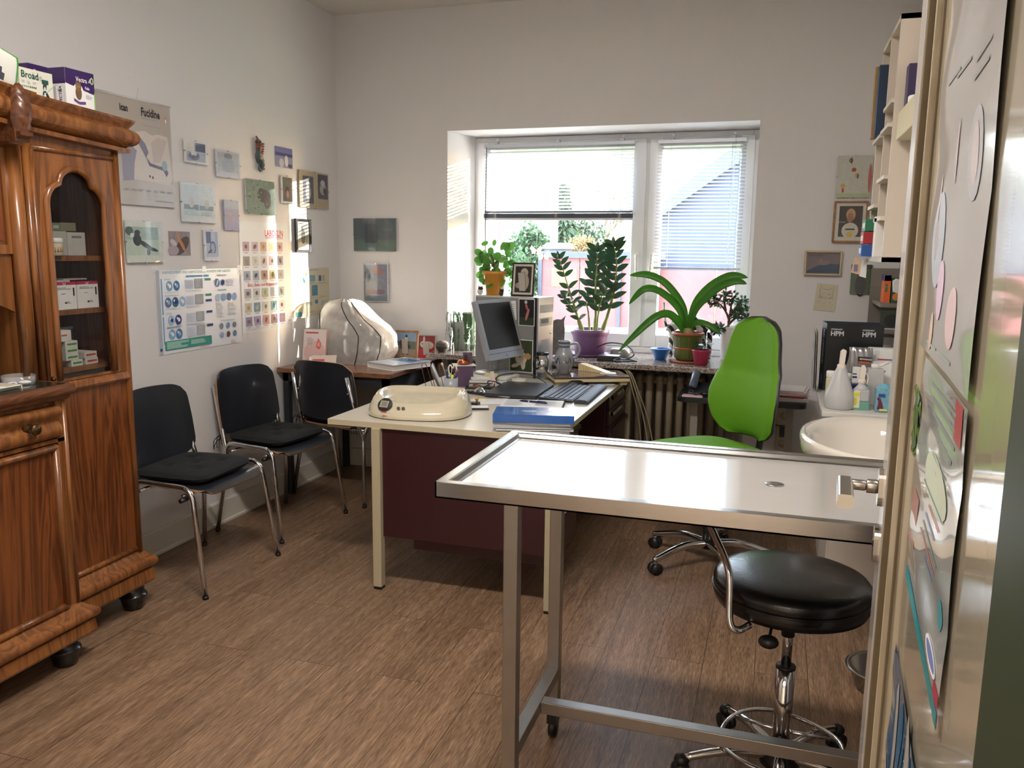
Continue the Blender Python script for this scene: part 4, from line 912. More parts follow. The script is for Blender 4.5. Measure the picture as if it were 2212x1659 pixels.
# folders sticking out of the far bay
m = MB(); m.box((0.325, 3.80, 1.945), (0.55, 3.845, 2.225), C('#9a7a4d')); solo('file_folder', m, 'ochre cardboard magazine file at the far end of the tall wall shelf', 'folder')
m = MB(); m.box((0.335, 3.752, 1.945), (0.55, 3.796, 2.222), C('#1d3350')); m.box((0.3345, 3.7515, 1.97), (0.336, 3.765, 2.20), C('#3c6d96')); solo('ring_binder', m, 'dark blue binder beside the ochre file on the tall wall shelf', 'binder')
for i, (cc, nm) in enumerate((('#2e5fa8', 'blue'), ('#b03038', 'red'), ('#2f7f5a', 'green'))):
    m = MB(); m.box((0.32+0.004*i, 3.77, 1.466+0.052*i), (0.50, 3.90, 1.514+0.052*i), C(cc)); m.box((0.3195+0.004*i, 3.79, 1.478+0.052*i), (0.3199+0.004*i, 3.88, 1.50+0.052*i), paper); solo('medicine_box', m, nm+' coloured box in the lowest bay at the far end of the wall shelf', 'box', 'coloured boxes in the wall shelf')
m = MB(); m.box((0.345, 3.52, 1.466), (0.56, 3.60, 1.62), white_pl); solo('medicine_box', m, 'white carton in the middle bottom bay of the wall shelf', 'box')
m = MB(); m.prism([(0.300, 1.395), (0.338, 1.385), (0.345, 1.445), (0.310, 1.460)], 3.95, 3.952, C('#d9b79a'), ax='y'); m.prism([(0.335, 1.380), (0.362, 1.372), (0.362, 1.44), (0.340, 1.45)], 3.944, 3.946, paper, ax='y'); m.box((0.31, 3.9465, 1.40), (0.325, 3.947, 1.43), C('#7a7f99'), )
m.box((0.35, 3.94, 1.44), (0.37, 3.955, 1.452), white_pl)
solo('note_slip', m, 'paper slips clipped under the far lower corner of the wall shelf', 'papers')

# glass shelf with boxes against the far end of the right wall
T = Thing('wall_rack', 'grey wall rack with two shelves in the far right corner', 'rack', (0.54, 4.6, 1.05))
rk = mat('rack_grey', '#7d776e', 0.5)
for z0 in (1.085, 1.215, ): 
    m = MB(); m.box((0.488, 4.48, z0), (XR-0.003, 4.90, z0+0.022), rk); T.part('shelf', m)
m = MB(); m.box((0.475, 4.89, 1.03), (XR-0.003, 4.91, 1.40), rk); T.part('side_panel', m)
m = MB(); m.box((0.50, 4.50, 1.237), (0.530, 4.62, 1.372), C('#d9662a')); m.box((0.4995, 4.50, 1.345), (0.5305, 4.62, 1.373), C('#4a2a78')); m.box((0.506, 4.4992, 1.29), (0.516, 4.4998, 1.33), C('#3a7a4a')); solo('medicine_box', m, 'orange box with a purple top in the far right wall rack', 'box')
m = MB(); m.box((0.535, 4.50, 1.237), (0.590, 4.62, 1.36), C('#23503a')); blob(m, lambda u, v: (0.535+0.055*u, 4.4995, 1.237+0.12*v), 0.4, 0.25, 0.3, 0.15, C('#d9803a')); solo('medicine_box', m, 'dark green box with an orange spot in the far right wall rack', 'box')
m = MB(); m.box((0.492, 4.49, 1.107), (0.60, 4.495, 1.20), C('#3a4032')); blob(m, lambda u, v: (0.492+0.108*u, 4.4895, 1.107+0.093*v), 0.5, 0.45, 0.33, 0.35, C('#1c1f22')); m.box((0.491, 4.4892, 1.107), (0.601, 4.4898, 1.111), paper); solo('photo_print', m, 'small dark animal photo leaning in the far right wall rack', 'photo')
m = MB(); m.box((0.40, 4.30, 1.322), (0.60, 4.302, 1.324), steel); m.prism([(0.52, 1.30), (0.61, 1.265), (0.61, 1.335), (0.53, 1.362), (0.515, 1.35)], 4.28, 4.33, white_pl, ax='y'); solo('wall_hook', m, 'white plastic bracket on the right wall above the orange box', 'bracket', bevel=0.002)

# ================================================================== on the counter behind the basin
ZC_ = 0.8565
CY = 4.02
T = Thing('ring_binder', 'black and dark blue veterinary ring binder standing behind the spray bottles', 'binder', (0.32, CY, ZC_))
bl = mat('binder_black', '#0e1114', 0.35, coat=0.2); bb = mat('binder_navy', '#1c2740', 0.4)
m = MB(); m.box((0.222, CY, ZC_), (0.462, CY+0.003, 1.163), bl); m.box((0.205, CY+0.045, ZC_), (0.448, CY+0.048, 1.170), bb); m.quad([(0.205, CY+0.045, ZC_), (0.222, CY, ZC_), (0.222, CY, 1.163), (0.205, CY+0.045, 1.170)], bb); m.box((0.225, CY+0.004, ZC_+0.004), (0.445, CY+0.044, 1.15), paper)
silver = C('#c9ccd2', 0.4)
for x_ in (0.245, 0.378):
    m.text('HPM', 0.030, silver, frameM((x_-0.006, CY-0.0008, 1.108), (1, 0, 0), (0, 0, 1)), bold=0.001, xs=0.95); m.text('VETERINARY', 0.0088, silver, frameM((x_-0.006, CY-0.0008, 1.134), (1, 0, 0), (0, 0, 1)), bold=0.0003)
sd_ = (Vector((0.205, CY+0.045, 0))-Vector((0.222, CY, 0))).normalized()
m.text('VETERINARY HPM', 0.020, silver, frameM(Vector((0.2165, CY+0.0135, 0.975))+Vector((-0.002, -0.001, 0)), (0, 0, 1), sd_), bold=0.0006)
m.text('Virbac', 0.017, silver, frameM(Vector((0.2165, CY+0.0135, 0.885))+Vector((-0.002, -0.001, 0)), (0, 0, 1), sd_), bold=0.0004)
T.part('cover', m)
T.o.rotation_euler = (0, 0, 0)
m = MB()
for i in range(3): m.box((-0.001+0.004*i, 0, 0), (0.0+0.004*i, 0.22, 0.29), clear_pl, M=Matrix.Translation((0.176+0.002*i, 3.96, ZC_)) @ Euler((0, -0.07-0.01*i, 0)).to_matrix().to_4x4())
m2 = MB()
for i in range(3): m2.prism([(3.93, ZC_), (4.15, ZC_), (4.15, 1.14-0.01*i), (3.93, 1.14-0.01*i)], 0.190-0.007*i, 0.1915-0.007*i, mat('frosted_sheet', '#cfcac6', 0.4, trans_w=0.4), ax='x')
for v in m2.v: v.x -= (v.z-ZC_)*0.03
solo('document_holder', m2, 'translucent white upright sheet holder left of the veterinary binder', 'sheet holder')
milky = mat('milky_plastic', '#dcdcdc', 0.35, trans_w=0.35, var=0.02)
lq = mat('mint_liquid', '#8fd0bd', 0.3, trans_w=0.4)
T = Thing('spray_bottle', 'large conical white spray bottle behind the wash basin', 'bottle', (0.262, 3.56, ZC_))
m = MB(); m.lathe([(0.050, 0), (0.056, 0.006), (0.058, 0.045), (0.054, 0.062), (0.020, 0.160), (0.018, 0.164)], milky, c=(0.262, 3.56, ZC_-0.0), seg=36); T.part('body', m)
cap = mat('cream_cap', '#e3dace', 0.4)
m = MB(); m.cyl((0.262, 3.56, ZC_+0.160), (0.262, 3.56, ZC_+0.180), 0.018, cap, 0.016); m.prism([(0.252, ZC_+0.18), (0.272, ZC_+0.18), (0.276, ZC_+0.236), (0.264, ZC_+0.240), (0.255, ZC_+0.232)], 3.545, 3.575, cap, ax='y'); T.part('spray_head', m, bevel=0.003)
T = Thing('spray_bottle', 'square spray bottle with yellow label and green liquid behind the wash basin', 'bottle', (0.345, 3.56, ZC_))
m = MB(); m.box((0.314, 3.545, ZC_+0.034), (0.374, 3.60, ZC_+0.082), milky); m.lathe([(0.030, 0.0), (0.016, 0.016), (0.013, 0.020), (0.013, 0.028)], milky, c=(0.344, 3.572, ZC_+0.080)); T.part('body', m, bevel=0.006)
m = MB(); m.box((0.3145, 3.5455, ZC_), (0.3735, 3.5995, ZC_+0.034), lq); T.part('liquid', m)
m = MB(); m.box((0.3135, 3.5435, ZC_+0.008), (0.338, 3.5445, ZC_+0.074), C('#e3ddb8')); m.box((0.3145, 3.543, ZC_+0.055), (0.337, 3.5434, ZC_+0.070), C('#d9d448')); blob(m, lambda u, v: (0.3145+0.024*u, 3.5428, ZC_+0.01+0.045*v), 0.35, 0.55, 0.22, 0.35, C('#d8cf3e')); T.part('label', m)
m = MB(); m.cyl((0.344, 3.572, ZC_+0.104), (0.344, 3.572, ZC_+0.122), 0.015, cap); m.prism([(0.336, ZC_+0.12), (0.352, ZC_+0.12), (0.356, ZC_+0.165), (0.350, ZC_+0.178), (0.340, ZC_+0.176), (0.334, ZC_+0.160)], 3.56, 3.585, cap, ax='y'); m.tube([(0.354, 3.572, ZC_+0.15), (0.366, 3.572, ZC_+0.13), (0.362, 3.572, ZC_+0.10)], 0.003, cap, smooth_path=4); T.part('spray_head', m, bevel=0.003)
T = Thing('pump_bottle', 'tall cloudy pump bottle with a white nozzle beside the cleaning wipes', 'bottle', (0.405, 3.70, ZC_))
m = MB(); m.box((0.376, 3.68, ZC_), (0.436, 3.735, ZC_+0.150), milky); m.box((0.3755, 3.6795, ZC_+0.05), (0.379, 3.70, ZC_+0.105), lq); T.part('body', m, bevel=0.010)
m = MB(); m.cyl((0.405, 3.707, ZC_+0.15), (0.405, 3.707, ZC_+0.170), 0.018, white_pl); m.tube([(0.405, 3.707, ZC_+0.163), (0.425, 3.703, ZC_+0.166), (0.452, 3.70, ZC_+0.180)], 0.006, white_pl); T.part('pump', m)
T = Thing('treat_pouch', 'grey foil treat pouch with black and orange label before the veterinary binder', 'pouch', (0.35, 3.86, ZC_))
foil = mat('foil', '#a7a7aa', 0.25, 0.7, var=0.2, scale=20, bump=0.3)
def pouch(s):
    def f(u, v):
        a = 2*u-1; b_ = 2*v-1; e = max(0, (1-a*a))*max(0, (1-b_**4)); x = 0.355+a*0.050*(1-0.06*b_)+0.0; return (x+0.004*math.sin(9*v), 3.86+s*0.018*e**0.6+0.002*math.sin(13*a+5*b_), ZC_+0.22*v)
    return f
m = MB(); m.grid(pouch(-1), 20, 24, foil); m.grid(lambda u, v: pouch(1)(1-u, v), 12, 12, foil); T.part('bag', m)
m = MB(); mm = frameM((0.352, 3.838, ZC_+0.168), (1, 0.0, -0.05), (0.05, 0, 1)); m.box((-0.005, -0.005, 0), (0.050, 0.014, 0.001), C('#16181a'), M=mm); m.box((0, -0.014, 0), (0.042, -0.005, 0.001), C('#c95a2a'), M=mm); m.text('ADVANCE', 0.0105, paper, mm @ Matrix.Translation((0.0, 0.001, 0.0015)), bold=0.0003); T.part('label', m)
T = Thing('cleaning_wipes', 'clear tub of pale blue wipes at the door edge behind the wash basin', 'wipes', (0.42, 3.55, ZC_))
m = MB(); m.box((0.393, 3.52, ZC_), (0.455, 3.58, ZC_+0.094), clear('blue_tint_plastic', '#9ad2e6', 0.35)); T.part('tub', m, bevel=0.004)
lb = mat('blue_cloth', '#7fc4dc', 0.8, var=0.45, scale=90, bump=0.5)
m = MB(); m.box((0.398, 3.525, ZC_+0.002), (0.450, 3.575, ZC_+0.085), lb); m.ell((0.425, 3.55, ZC_+0.090), (0.026, 0.022, 0.022), lb); m.box((0.4035, 3.5185, ZC_+0.062), (0.428, 3.5195, ZC_+0.074), C('#1d4f9a')); T.part('wipes', m)
m = MB(); 
dogp = [(0.40, 0.012), (0.424, 0.012), (0.420, 0.03), (0.414, 0.048), (0.409, 0.058), (0.402, 0.060), (0.398, 0.054), (0.404, 0.046), (0.404, 0.03)]
m.prism([(a, ZC_+b_) for a, b_ in dogp], 3.5178, 3.5186, C('#6d2340'), ax='y'); m.box((0.410, 3.5176, ZC_+0.006), (0.438, 3.5182, ZC_+0.014), C('#cfe07a')); T.part('print', m)
for (x, y, r, h, nm) in ((0.236, 3.72, 0.020, 0.130, 'white capped pill jar left of the conical spray bottle'), (0.290, 3.80, 0.034, 0.112, 'wide white capped jar behind the conical spray bottle')):
    T = Thing('pill_jar', nm, 'jar', (x, y, ZC_))
    m = MB(); m.lathe([(r*0.9, 0), (r, 0.003), (r, h*0.72), (r*0.86, h*0.8)], C('#cfc7a0') if r < 0.03 else milky, c=(x, y, ZC_)); T.part('body', m)
    m = MB(); m.lathe([(r*0.9, h*0.78), (r*1.0, h*0.8), (r*1.0, h*0.97), (r*0.9, h), (0, h)], white_pl, c=(x, y, ZC_)); T.part('lid', m)
m = MB(); m.lathe([(0.030, 0), (0.040, 0.07), (0.046, 0.075), (0.046, 0.080), (0, 0.080)], mat('navy_plastic', '#1f2b6b', 0.3), c=(0.325, 3.72, ZC_)); solo('plastic_tub', m, 'dark blue round tub between the two spray bottles', 'tub')
m = MB(); m.box((0.322, 3.75, ZC_), (0.352, 3.78, ZC_+0.145), white_pl); m.box((0.3215, 3.7495, ZC_+0.10), (0.34, 3.7499, ZC_+0.108), C('#1f2b6b')); m.box((0.3215, 3.7495, ZC_+0.115), (0.338, 3.7499, ZC_+0.120), C('#1f2b6b')); solo('medicine_bottle', m, 'small white bottle with navy stripes before the treat pouch', 'bottle', bevel=0.006)
T = Thing('carton', 'white printed carton with a red and blue stripe right of the veterinary binder', 'box', (0.49, 3.93, ZC_))
m = MB(); m.box((0.395, 3.90, ZC_), (0.56, 3.96, 1.070), paper); m.box((0.43, 3.8992, 1.020), (0.47, 3.8998, 1.026), C('#b9404f')); m.box((0.47, 3.8992, 1.020), (0.55, 3.8998, 1.026), C('#6a6fa0'))
for i in range(5): m.box((0.418+0.004*i, 3.8992, 1.040), (0.4195+0.004*i, 3.8998, 1.062), lt_print)
T.part('body', m)
m = MB(); m.box((0.405, 3.78, ZC_), (0.54, 3.83, ZC_+0.165), paper); m.text('my', 0.020, ink, frameM((0.428, 3.7795, ZC_+0.125), (1, 0, 0), (0, 0, 1)), bold=0.0006); m.text('M', 0.018, ink, frameM((0.428, 3.7795, ZC_+0.100), (1, 0, 0), (0, 0, 1)), bold=0.0006); solo('carton', m, 'white carton with black letters behind the pump bottle', 'box')
# ================================================================== pictures and posters
class Canvas:
    """flat coloured shapes laid on a sheet; u,v in 0..1 across w x h metres"""
    def __init__(s, mb, M, w, h): s.mb = mb; s.M = M; s.w = w; s.h = h; s.z = 0.0006
    def P(s, pts, m):
        s.mb.add([(u*s.w, v*s.h, s.z) for u, v in pts], [tuple(range(len(pts)))], m, False, s.M); s.z += 0.00003
    def r(s, u0, v0, u1, v1, m): s.P([(u0, v0), (u1, v0), (u1, v1), (u0, v1)], m)
    def rr(s, u0, v0, u1, v1, rad, m):
        s.P([(a/s.w, b/s.h) for a, b in rrect(u0*s.w, v0*s.h, u1*s.w, v1*s.h, rad, 4)], m)
    def e(s, u, v, ru, rv, m, rot=0, n=20):
        out = []
        for i in range(n):
            a = 2*PI*i/n; x, y = ru*s.w*math.cos(a), rv*s.h*math.sin(a); out.append((u+(x*math.cos(rot)-y*math.sin(rot))/s.w, v+(x*math.sin(rot)+y*math.cos(rot))/s.h))
        s.P(out, m)
    def t(s, txt, u, v, size, m, bold=0.0, xs=1.0, rot=0):
        s.mb.text(txt, size, m, s.M @ Matrix.Translation((u*s.w, v*s.h, s.z)) @ Matrix.Rotation(rot, 4, 'Z'), bold=bold, xs=xs)
    def lines(s, u0, v0, u1, v1, n, m, fill=0.45, seed=1):
        rn = random.Random(seed); st = (v1-v0)/n
        for i in range(n): s.r(u0, v1-st*(i+fill), u0+(u1-u0)*rn.uniform(0.6, 1), v1-st*i, m)
    def art(s, items):
        for it in items:
            k = it[0]
            if k == 'r': s.r(*it[1:5], PM(it[5]))
            elif k == 'e': s.e(*it[1:5], PM(it[5]), *it[6:7])
            elif k == 'p': s.P(it[1], PM(it[2]))
def PM(c):
    """photo print colour: mottled like a photograph"""
    if '|' in c: a, b_ = c.split('|'); return mat('photo_'+a.strip('#')+b_.strip('#'), a, 0.5, col2=b_, scale=38)
    return mat('photo_'+c.strip('#'), c, 0.5, var=0.30, scale=45)
def wallM(side, a, z, eps=0.0):
    return frameM((XL+eps, a, z), (0, 1, 0), (0, 0, 1)) if side == 'L' else frameM((a, YB-eps, z), (1, 0, 0), (0, 0, 1))
back_m = mat('fibreboard', '#b8b2a8', 0.7)
def picture(side, a0, a1, z0, z1, label, items, style='clip', mount='#e8e8e6', inset=(0.08, 0.08, 0.92, 0.92), tilt=0.0, tag_group='framed animal photographs on the walls', cat='picture'):
    w_, h_ = a1-a0, z1-z0
    t = Thing('framed_picture' if style != 'none' else 'photo_print', label, cat, world=False, group=tag_group)
    th = {'clip': 0.006, 'none': 0.0012, 'frame': 0.008}[style[:5] if style.startswith('frame') else style]
    gap = 0.002 if style == 'none' else 0.010
    m = MB(); m.box((0, 0, -th), (w_, h_, 0), PM(mount) if style != 'none' else paper)
    c = Canvas(m, Matrix.Identity(4), w_, h_); u0, v0, u1, v1 = inset
    sc = lambda it: it
    sub = Canvas(m, Matrix.Translation((u0*w_, v0*h_, 0)), (u1-u0)*w_, (v1-v0)*h_); sub.art(items)
    t.part('photo', m)
    if style == 'clip':
        m = MB(); m.quad([(0, 0, 0.0035), (w_, 0, 0.0035), (w_, h_, 0.0035), (0, h_, 0.0035)], pic_glass); m.box((0, 0, 0.0012), (w_, 0.0008, 0.0034), clear_pl); t.part('glass', m)
        for (x, y, dx, dy) in ((w_/2, 0, .006, .004), (w_/2, h_, .006, .004), (0, h_/2, .004, .006), (w_, h_/2, .004, .006)):
            m = MB(); m.box((x-dx/2, y-dy/2, -th), (x+dx/2, y+dy/2, 0.0045), steel); t.part('clip', m)
    elif style.startswith('frame'):
        fm_ = {'frame_black': mat('black_frame', '#141214', 0.3, coat=0.3), 'frame_wood': wood('frame_wood', '#a8784c', '#7d5433', 0.4), 'frame_gold': mat('champagne_frame', '#b9a985', 0.3, 0.7), 'frame_silver': mat('silver_frame', '#c3beb6', 0.3, 0.7)}[style]
        fw = 0.016 if style == 'frame_black' else 0.010
        m = MB(); 
        for (x0, y0, x1, y1) in ((-0, 0, fw, h_), (w_-fw, 0, w_, h_), (fw, 0, w_-fw, fw), (fw, h_-fw, w_-fw, h_)): m.box((x0, y0, -th), (x1, y1, 0.010), fm_)
        t.part('frame', m, bevel=0.002)
        m = MB(); m.quad([(fw, fw, 0.003), (w_-fw, fw, 0.003), (w_-fw, h_-fw, 0.003), (fw, h_-fw, 0.003)], pic_glass); t.part('glass', m)
    Mx = wallM(side, a0, z0, gap+th)
    t.o.matrix_world = Mx @ Matrix.Rotation(tilt, 4, 'Z'); return t
P_ = picture
P_('L', 3.466, 3.634, 1.881, 1.989, 'small clip-framed photo of animals in a basket, leftmost of the upper row', [('r', 0, 0, 1, 1, '#b9c0cc|#8b95b0'), ('r', 0, .5, .42, 1, '#e6e4d8'), ('r', .48, .55, 1, 1, '#5c6684|#39415e'), ('e', .38, .28, .30, .22, '#8f95ac|#4b5270'), ('e', .30, .42, .08, .12, '#e8e8ea'), ('e', .45, .42, .08, .12, '#dcdce0')])
P_('L', 3.702, 3.902, 1.833, 1.968, 'pale clip-framed photo with a grey blurred animal below the seahorse height', [('r', 0, 0, 1, 1, '#b6bac4|#8d929e'), ('e', .5, .45, .3, .4, '#9fa5b2|#808896'), ('e', .5, .85, .2, .12, '#7f8792'), ('r', .05, 0, .95, .12, '#c3c8d4')], mount='#c9cdd8', inset=(.06, .1, .94, .94))
P_('L', 4.252, 4.434, 1.936, 2.050, 'unframed blue seaside print with two light dogs on the beach', [('r', 0, 0, 1, .58, '#8f93b4|#7076a0'), ('r', 0, .56, 1, .72, '#36427e|#2c3468'), ('r', 0, .72, 1, 1, '#6f74ac|#5b6098'), ('e', .36, .22, .13, .22, '#c9c6d2'), ('e', .64, .34, .10, .28, '#d8d4dc'), ('e', .85, .12, .12, .1, '#3f4468')], style='none', inset=(0, 0, 1, 1))
P_('L', 3.424, 3.675, 1.595, 1.784, 'large white clip frame with two pale blue photos side by side', [('r', 0, 0, .49, 1, '#b4c6cf|#d2dbe0'), ('r', .51, 0, 1, 1, '#b9c6ce|#dae0e2'), ('r', 0, .18, .49, .36, '#66777f|#9aa8ae'), ('r', .51, .18, 1, .34, '#6f7f86|#9aa8ae'), ('r', 0, 0, .40, .2, '#9fb7b5|#cfe0dc'), ('r', .55, 0, .95, .15, '#8fa7a9|#cfdcda'), ('e', .25, .45, .09, .2, '#d6d6d2'), ('e', .78, .4, .08, .15, '#cfd0cf')], mount='#e3e8ea', inset=(.07, .17, .95, .95))
P_('L', 3.751, 3.874, 1.562, 1.718, 'narrow lilac-grey clip-framed photo of a sitting dog', [('r', 0, 0, 1, 1, '#8d8aa6|#a6a3ba'), ('r', 0, .72, 1, 1, '#aab0bc|#989fae'), ('e', .42, .36, .10, .14, '#b99a9c'), ('e', .41, .55, .09, .06, '#bfa19f'), ('e', .34, .62, .03, .05, '#b08e8c'), ('e', .48, .62, .03, .05, '#b08e8c')], mount='#b5b3c6', inset=(.0, .0, 1, 1))
P_('L', 3.945, 4.215, 1.655, 1.843, 'green clip-framed photo of a dark hairy animal lying in leaves', [('r', 0, 0, 1, 1, '#4f6458|#7d9486'), ('e', .62, .55, .24, .20, '#4a3a3e|#2c2226'), ('e', .74, .38, .12, .20, '#5c484a|#33282c', -.4), ('e', .52, .66, .1, .12, '#3a2c30')]+[('e', random.random(), random.random(), .03, .02, random.choice(['#3d5046', '#8aa092', '#2f4038', '#6b8476'])) for _ in range(40)], inset=(0, 0, 1, 1))
P_('L', 4.288, 4.407, 1.730, 1.888, 'narrow white-edged clip frame with a dark reddish photo', [('r', 0, 0, 1, 1, '#4c403e|#6e5f58'), ('e', .45, .48, .22, .14, '#33211f'), ('e', .5, .30, .13, .16, '#b98a86'), ('e', .35, .8, .3, .12, '#5d6a5a')], mount='#dedcd8', inset=(.12, .08, .95, .95))
P_('L', 4.485, 4.822, 1.718, 1.938, 'beige clip frame holding two dark dog portraits near the room corner', [('r', .10, .12, .46, .86, '#2c2e3a|#474a58'), ('r', .62, .28, .97, .96, '#262a38|#3f4658'), ('e', .28, .42, .09, .2, '#b9b6ac'), ('e', .28, .66, .07, .08, '#c9c4b8'), ('e', .80, .55, .12, .16, '#a9a4a6'), ('e', .79, .72, .08, .09, '#cbc6c4'), ('e', .86, .5, .06, .1, '#2b2a30')], mount='#b7a886', inset=(.0, .0, 1, 1))
P_('L', 4.416, 4.585, 1.446, 1.647, 'black framed photo of a dark sitting animal, above the yellowish chart', [('r', 0, 0, 1, 1, '#8b918a|#626a62'), ('r', 0, .0, 1, .2, '#b9b8b2'), ('e', .5, .45, .22, .30, '#17191a'), ('e', .42, .72, .14, .12, '#1b1d1f'), ('r', .05, .7, .3, .95, '#d5dbd6')], style='frame_black', mount='#d8d8d4', inset=(.2, .15, .82, .88))
P_('L', 3.048, 3.279, 1.401, 1.587, 'large greenish clip frame with a black cat stretching, beside the sideboard', [('r', 0, 0, 1, 1, '#a9bdae|#c9d6c8'), ('r', 0, .55, 1, 1, '#7f9892|#b4c6bd'), ('e', .33, .55, .13, .22, '#1b2a2c', .2), ('e', .34, .8, .09, .09, '#1f2f31'), ('e', .58, .36, .26, .09, '#16242a', -.45), ('e', .80, .22, .18, .06, '#18262c', -.25), ('e', .66, .12, .06, .12, '#1a282d'), ('e', .1, .85, .12, .15, '#3f5a54'), ('e', .18, .7, .06, .08, '#dfe6da')], mount='#dfe6dc', inset=(.0, .17, .88, .86))
P_('L', 3.335, 3.489, 1.433, 1.547, 'unframed photo print of a dog with orange streaks, above the urine poster', [('r', 0, 0, 1, 1, '#a79a9e|#7a6a66'), ('e', .62, .4, .4, .26, '#3a2c26|#6b5346', .7), ('e', .22, .52, .16, .12, '#d2ccca', -.5), ('e', .6, .45, .07, .35, '#c98658', .6), ('e', .45, .75, .05, .25, '#d69468', .3), ('e', .2, .2, .25, .2, '#b6a4b0')], style='none', inset=(0, 0, 1, 1))
P_('L', 3.580, 3.699, 1.405, 1.558, 'narrow pale clip frame with a bluish photo of a chair', [('r', 0, 0, 1, 1, '#8f9ab4|#b5bccb'), ('r', 0, .55, .4, 1, '#5d6a8a'), ('r', .45, .6, .75, 1, '#c7cdd8'), ('e', .55, .35, .25, .28, '#5a6486'), ('e', .55, .35, .17, .2, '#aab2c6'), ('r', .1, 0, .9, .15, '#c1c5cf'), ('e', .3, .22, .2, .05, '#46507a', .5)], mount='#dfe4ea', inset=(.12, .12, .9, .95))
P_('B', -2.681, -2.373, 1.458, 1.668, 'dark teal clip-framed photo on the far wall, upper of two left of the window', [('r', 0, 0, 1, 1, '#33424e|#42545c'), ('r', 0, 0, 1, .35, '#3a5550|#4b665c'), ('r', .26, .25, .55, .95, '#2c3846'), ('e', .47, .45, .09, .22, '#1e2630'), ('e', .8, .65, .12, .04, '#54606e')], inset=(0, 0, 1, 1))
P_('B', -2.615, -2.433, 1.127, 1.377, 'clip-framed photo with red and violet patches, lower of two left of the window', [('r', 0, 0, 1, 1, '#565c74|#7d8398'), ('e', .6, .82, .25, .12, '#94656c', -.3), ('e', .25, .26, .22, .06, '#8a4c58'), ('e', .65, .25, .25, .07, '#7c5a72'), ('r', .0, .0, 1, .16, '#4c5d6e|#6f7f8c'), ('e', .15, .7, .12, .2, '#474c66')], mount='#cfd0d2', inset=(.03, .02, .96, .98))
P_('B', 0.268, 0.445, 1.778, 2.000, 'child drawing of butterflies and a yellow-haired girl, upper right of the window', [('r', 0, 0, 1, 1, '#cdccc0'), ('e', .38, .88, .06, .06, '#7a6a58'), ('e', .40, .88, .015, .09, '#3a3028'), ('e', .48, .66, .07, .05, '#b5482f'), ('e', .58, .52, .06, .06, '#c9a24a'), ('e', .60, .5, .02, .06, '#3a3028'), ('e', .2, .28, .07, .05, '#d9b23c'), ('r', .17, .12, .23, .22, '#c0392f'), ('r', 0, 0, 1, .10, '#b9c79a'), ('e', .95, .45, .05, .35, '#c0604a')], mount='#d4d2c8', inset=(0, 0, 1, 1))
P_('B', 0.265, 0.440, 1.536, 1.759, 'wood framed portrait photo of a blond child in a white shirt', [('r', 0, 0, 1, 1, '#2a1f1c|#40302a'), ('e', .5, .72, .20, .20, '#c9a070'), ('e', .48, .62, .14, .16, '#a8765a'), ('e', .5, .20, .36, .26, '#d8d2c2'), ('r', .3, .22, .7, .27, '#2a2624'), ('e', .5, .08, .12, .1, '#d6b84a'), ('r', 0, .45, .3, .5, '#8a7a6a')], style='frame_wood', mount='#ddd8cc', inset=(.17, .14, .85, .88))
T_ = P_('B', 0.131, 0.325, 1.355, 1.490, 'gold framed card with handwriting over a rabbit photo', [('r', 0, 0, 1, 1, '#7d7276'), ('p', [(0, 0), (1, 0), (1, .45), (.5, .5), (0, .1)], '#35506e|#22384f'), ('e', .5, .52, .2, .12, '#8f7a74'), ('e', .42, .62, .03, .1, '#a58a80')], style='frame_gold', inset=(.06, .08, .95, .92))
m = MB(); m.text('Zum Jubiläum', 0.017, ink, Matrix.Translation((0.022, 0.105, 0.0012)), xs=0.9); m.text('Alles Gute!!', 0.018, ink, Matrix.Translation((0.02, 0.018, 0.0012)), xs=0.9); T_.part('handwriting', m)
P_('B', 0.377, 0.483, 1.258, 1.418, 'clip-framed photo of a black dog on grass, under the wall shelf corner', [('r', 0, 0, 1, 1, '#33482c|#4c6640'), ('r', 0, .85, 1, 1, '#23282a'), ('e', .5, .30, .27, .38, '#101114'), ('e', .52, .66, .20, .14, '#141518'), ('e', .5, .62, .12, .03, '#c9c9cc')], inset=(0, 0, 1, 1))
# cat sketch
t = Thing('sketch', 'small cream paper with a line-drawn cat face pinned to the far wall', 'drawing', world=False)
m = MB(); m.box((0, 0, -0.001), (0.112, 0.150, 0), C('#cfc7ae')); 
def ln(pts, r=0.0006): m.tube([(a*0.112, b_*0.150, 0.0006) for a, b_ in pts], r, ink, seg=4)
ln([(.18, .72), (.20, .92), (.36, .80), (.62, .80), (.80, .92), (.80, .70)]); ln([(.18, .72), (.22, .52), (.36, .44)]); ln([(.80, .70), (.78, .52), (.64, .44)]); ln([(.30, .64), (.40, .60), (.42, .66)]); ln([(.58, .66), (.60, .60), (.70, .64)]); ln([(.50, .56), (.50, .50), (.42, .46)]); ln([(.50, .50), (.58, .46)])
for k_ in (-1, 0, 1): ln([(.38, .50+.02*k_), (.12, .50+.05*k_)], .0004); ln([(.62, .50+.02*k_), (.88, .50+.05*k_)], .0004)
for i, (a, b_) in enumerate(((.2, .32), (.45, .26), (.72, .32))): ln([(a-.06, b_), (a-.03, b_+.03), (a, b_), (a+.03, b_+.03), (a+.06, b_)], .0004)
t.part('paper', m); t.o.matrix_world = wallM('B', 0.195, 1.162, 0.003) @ Matrix.Rotation(-0.08, 4, 'Z')

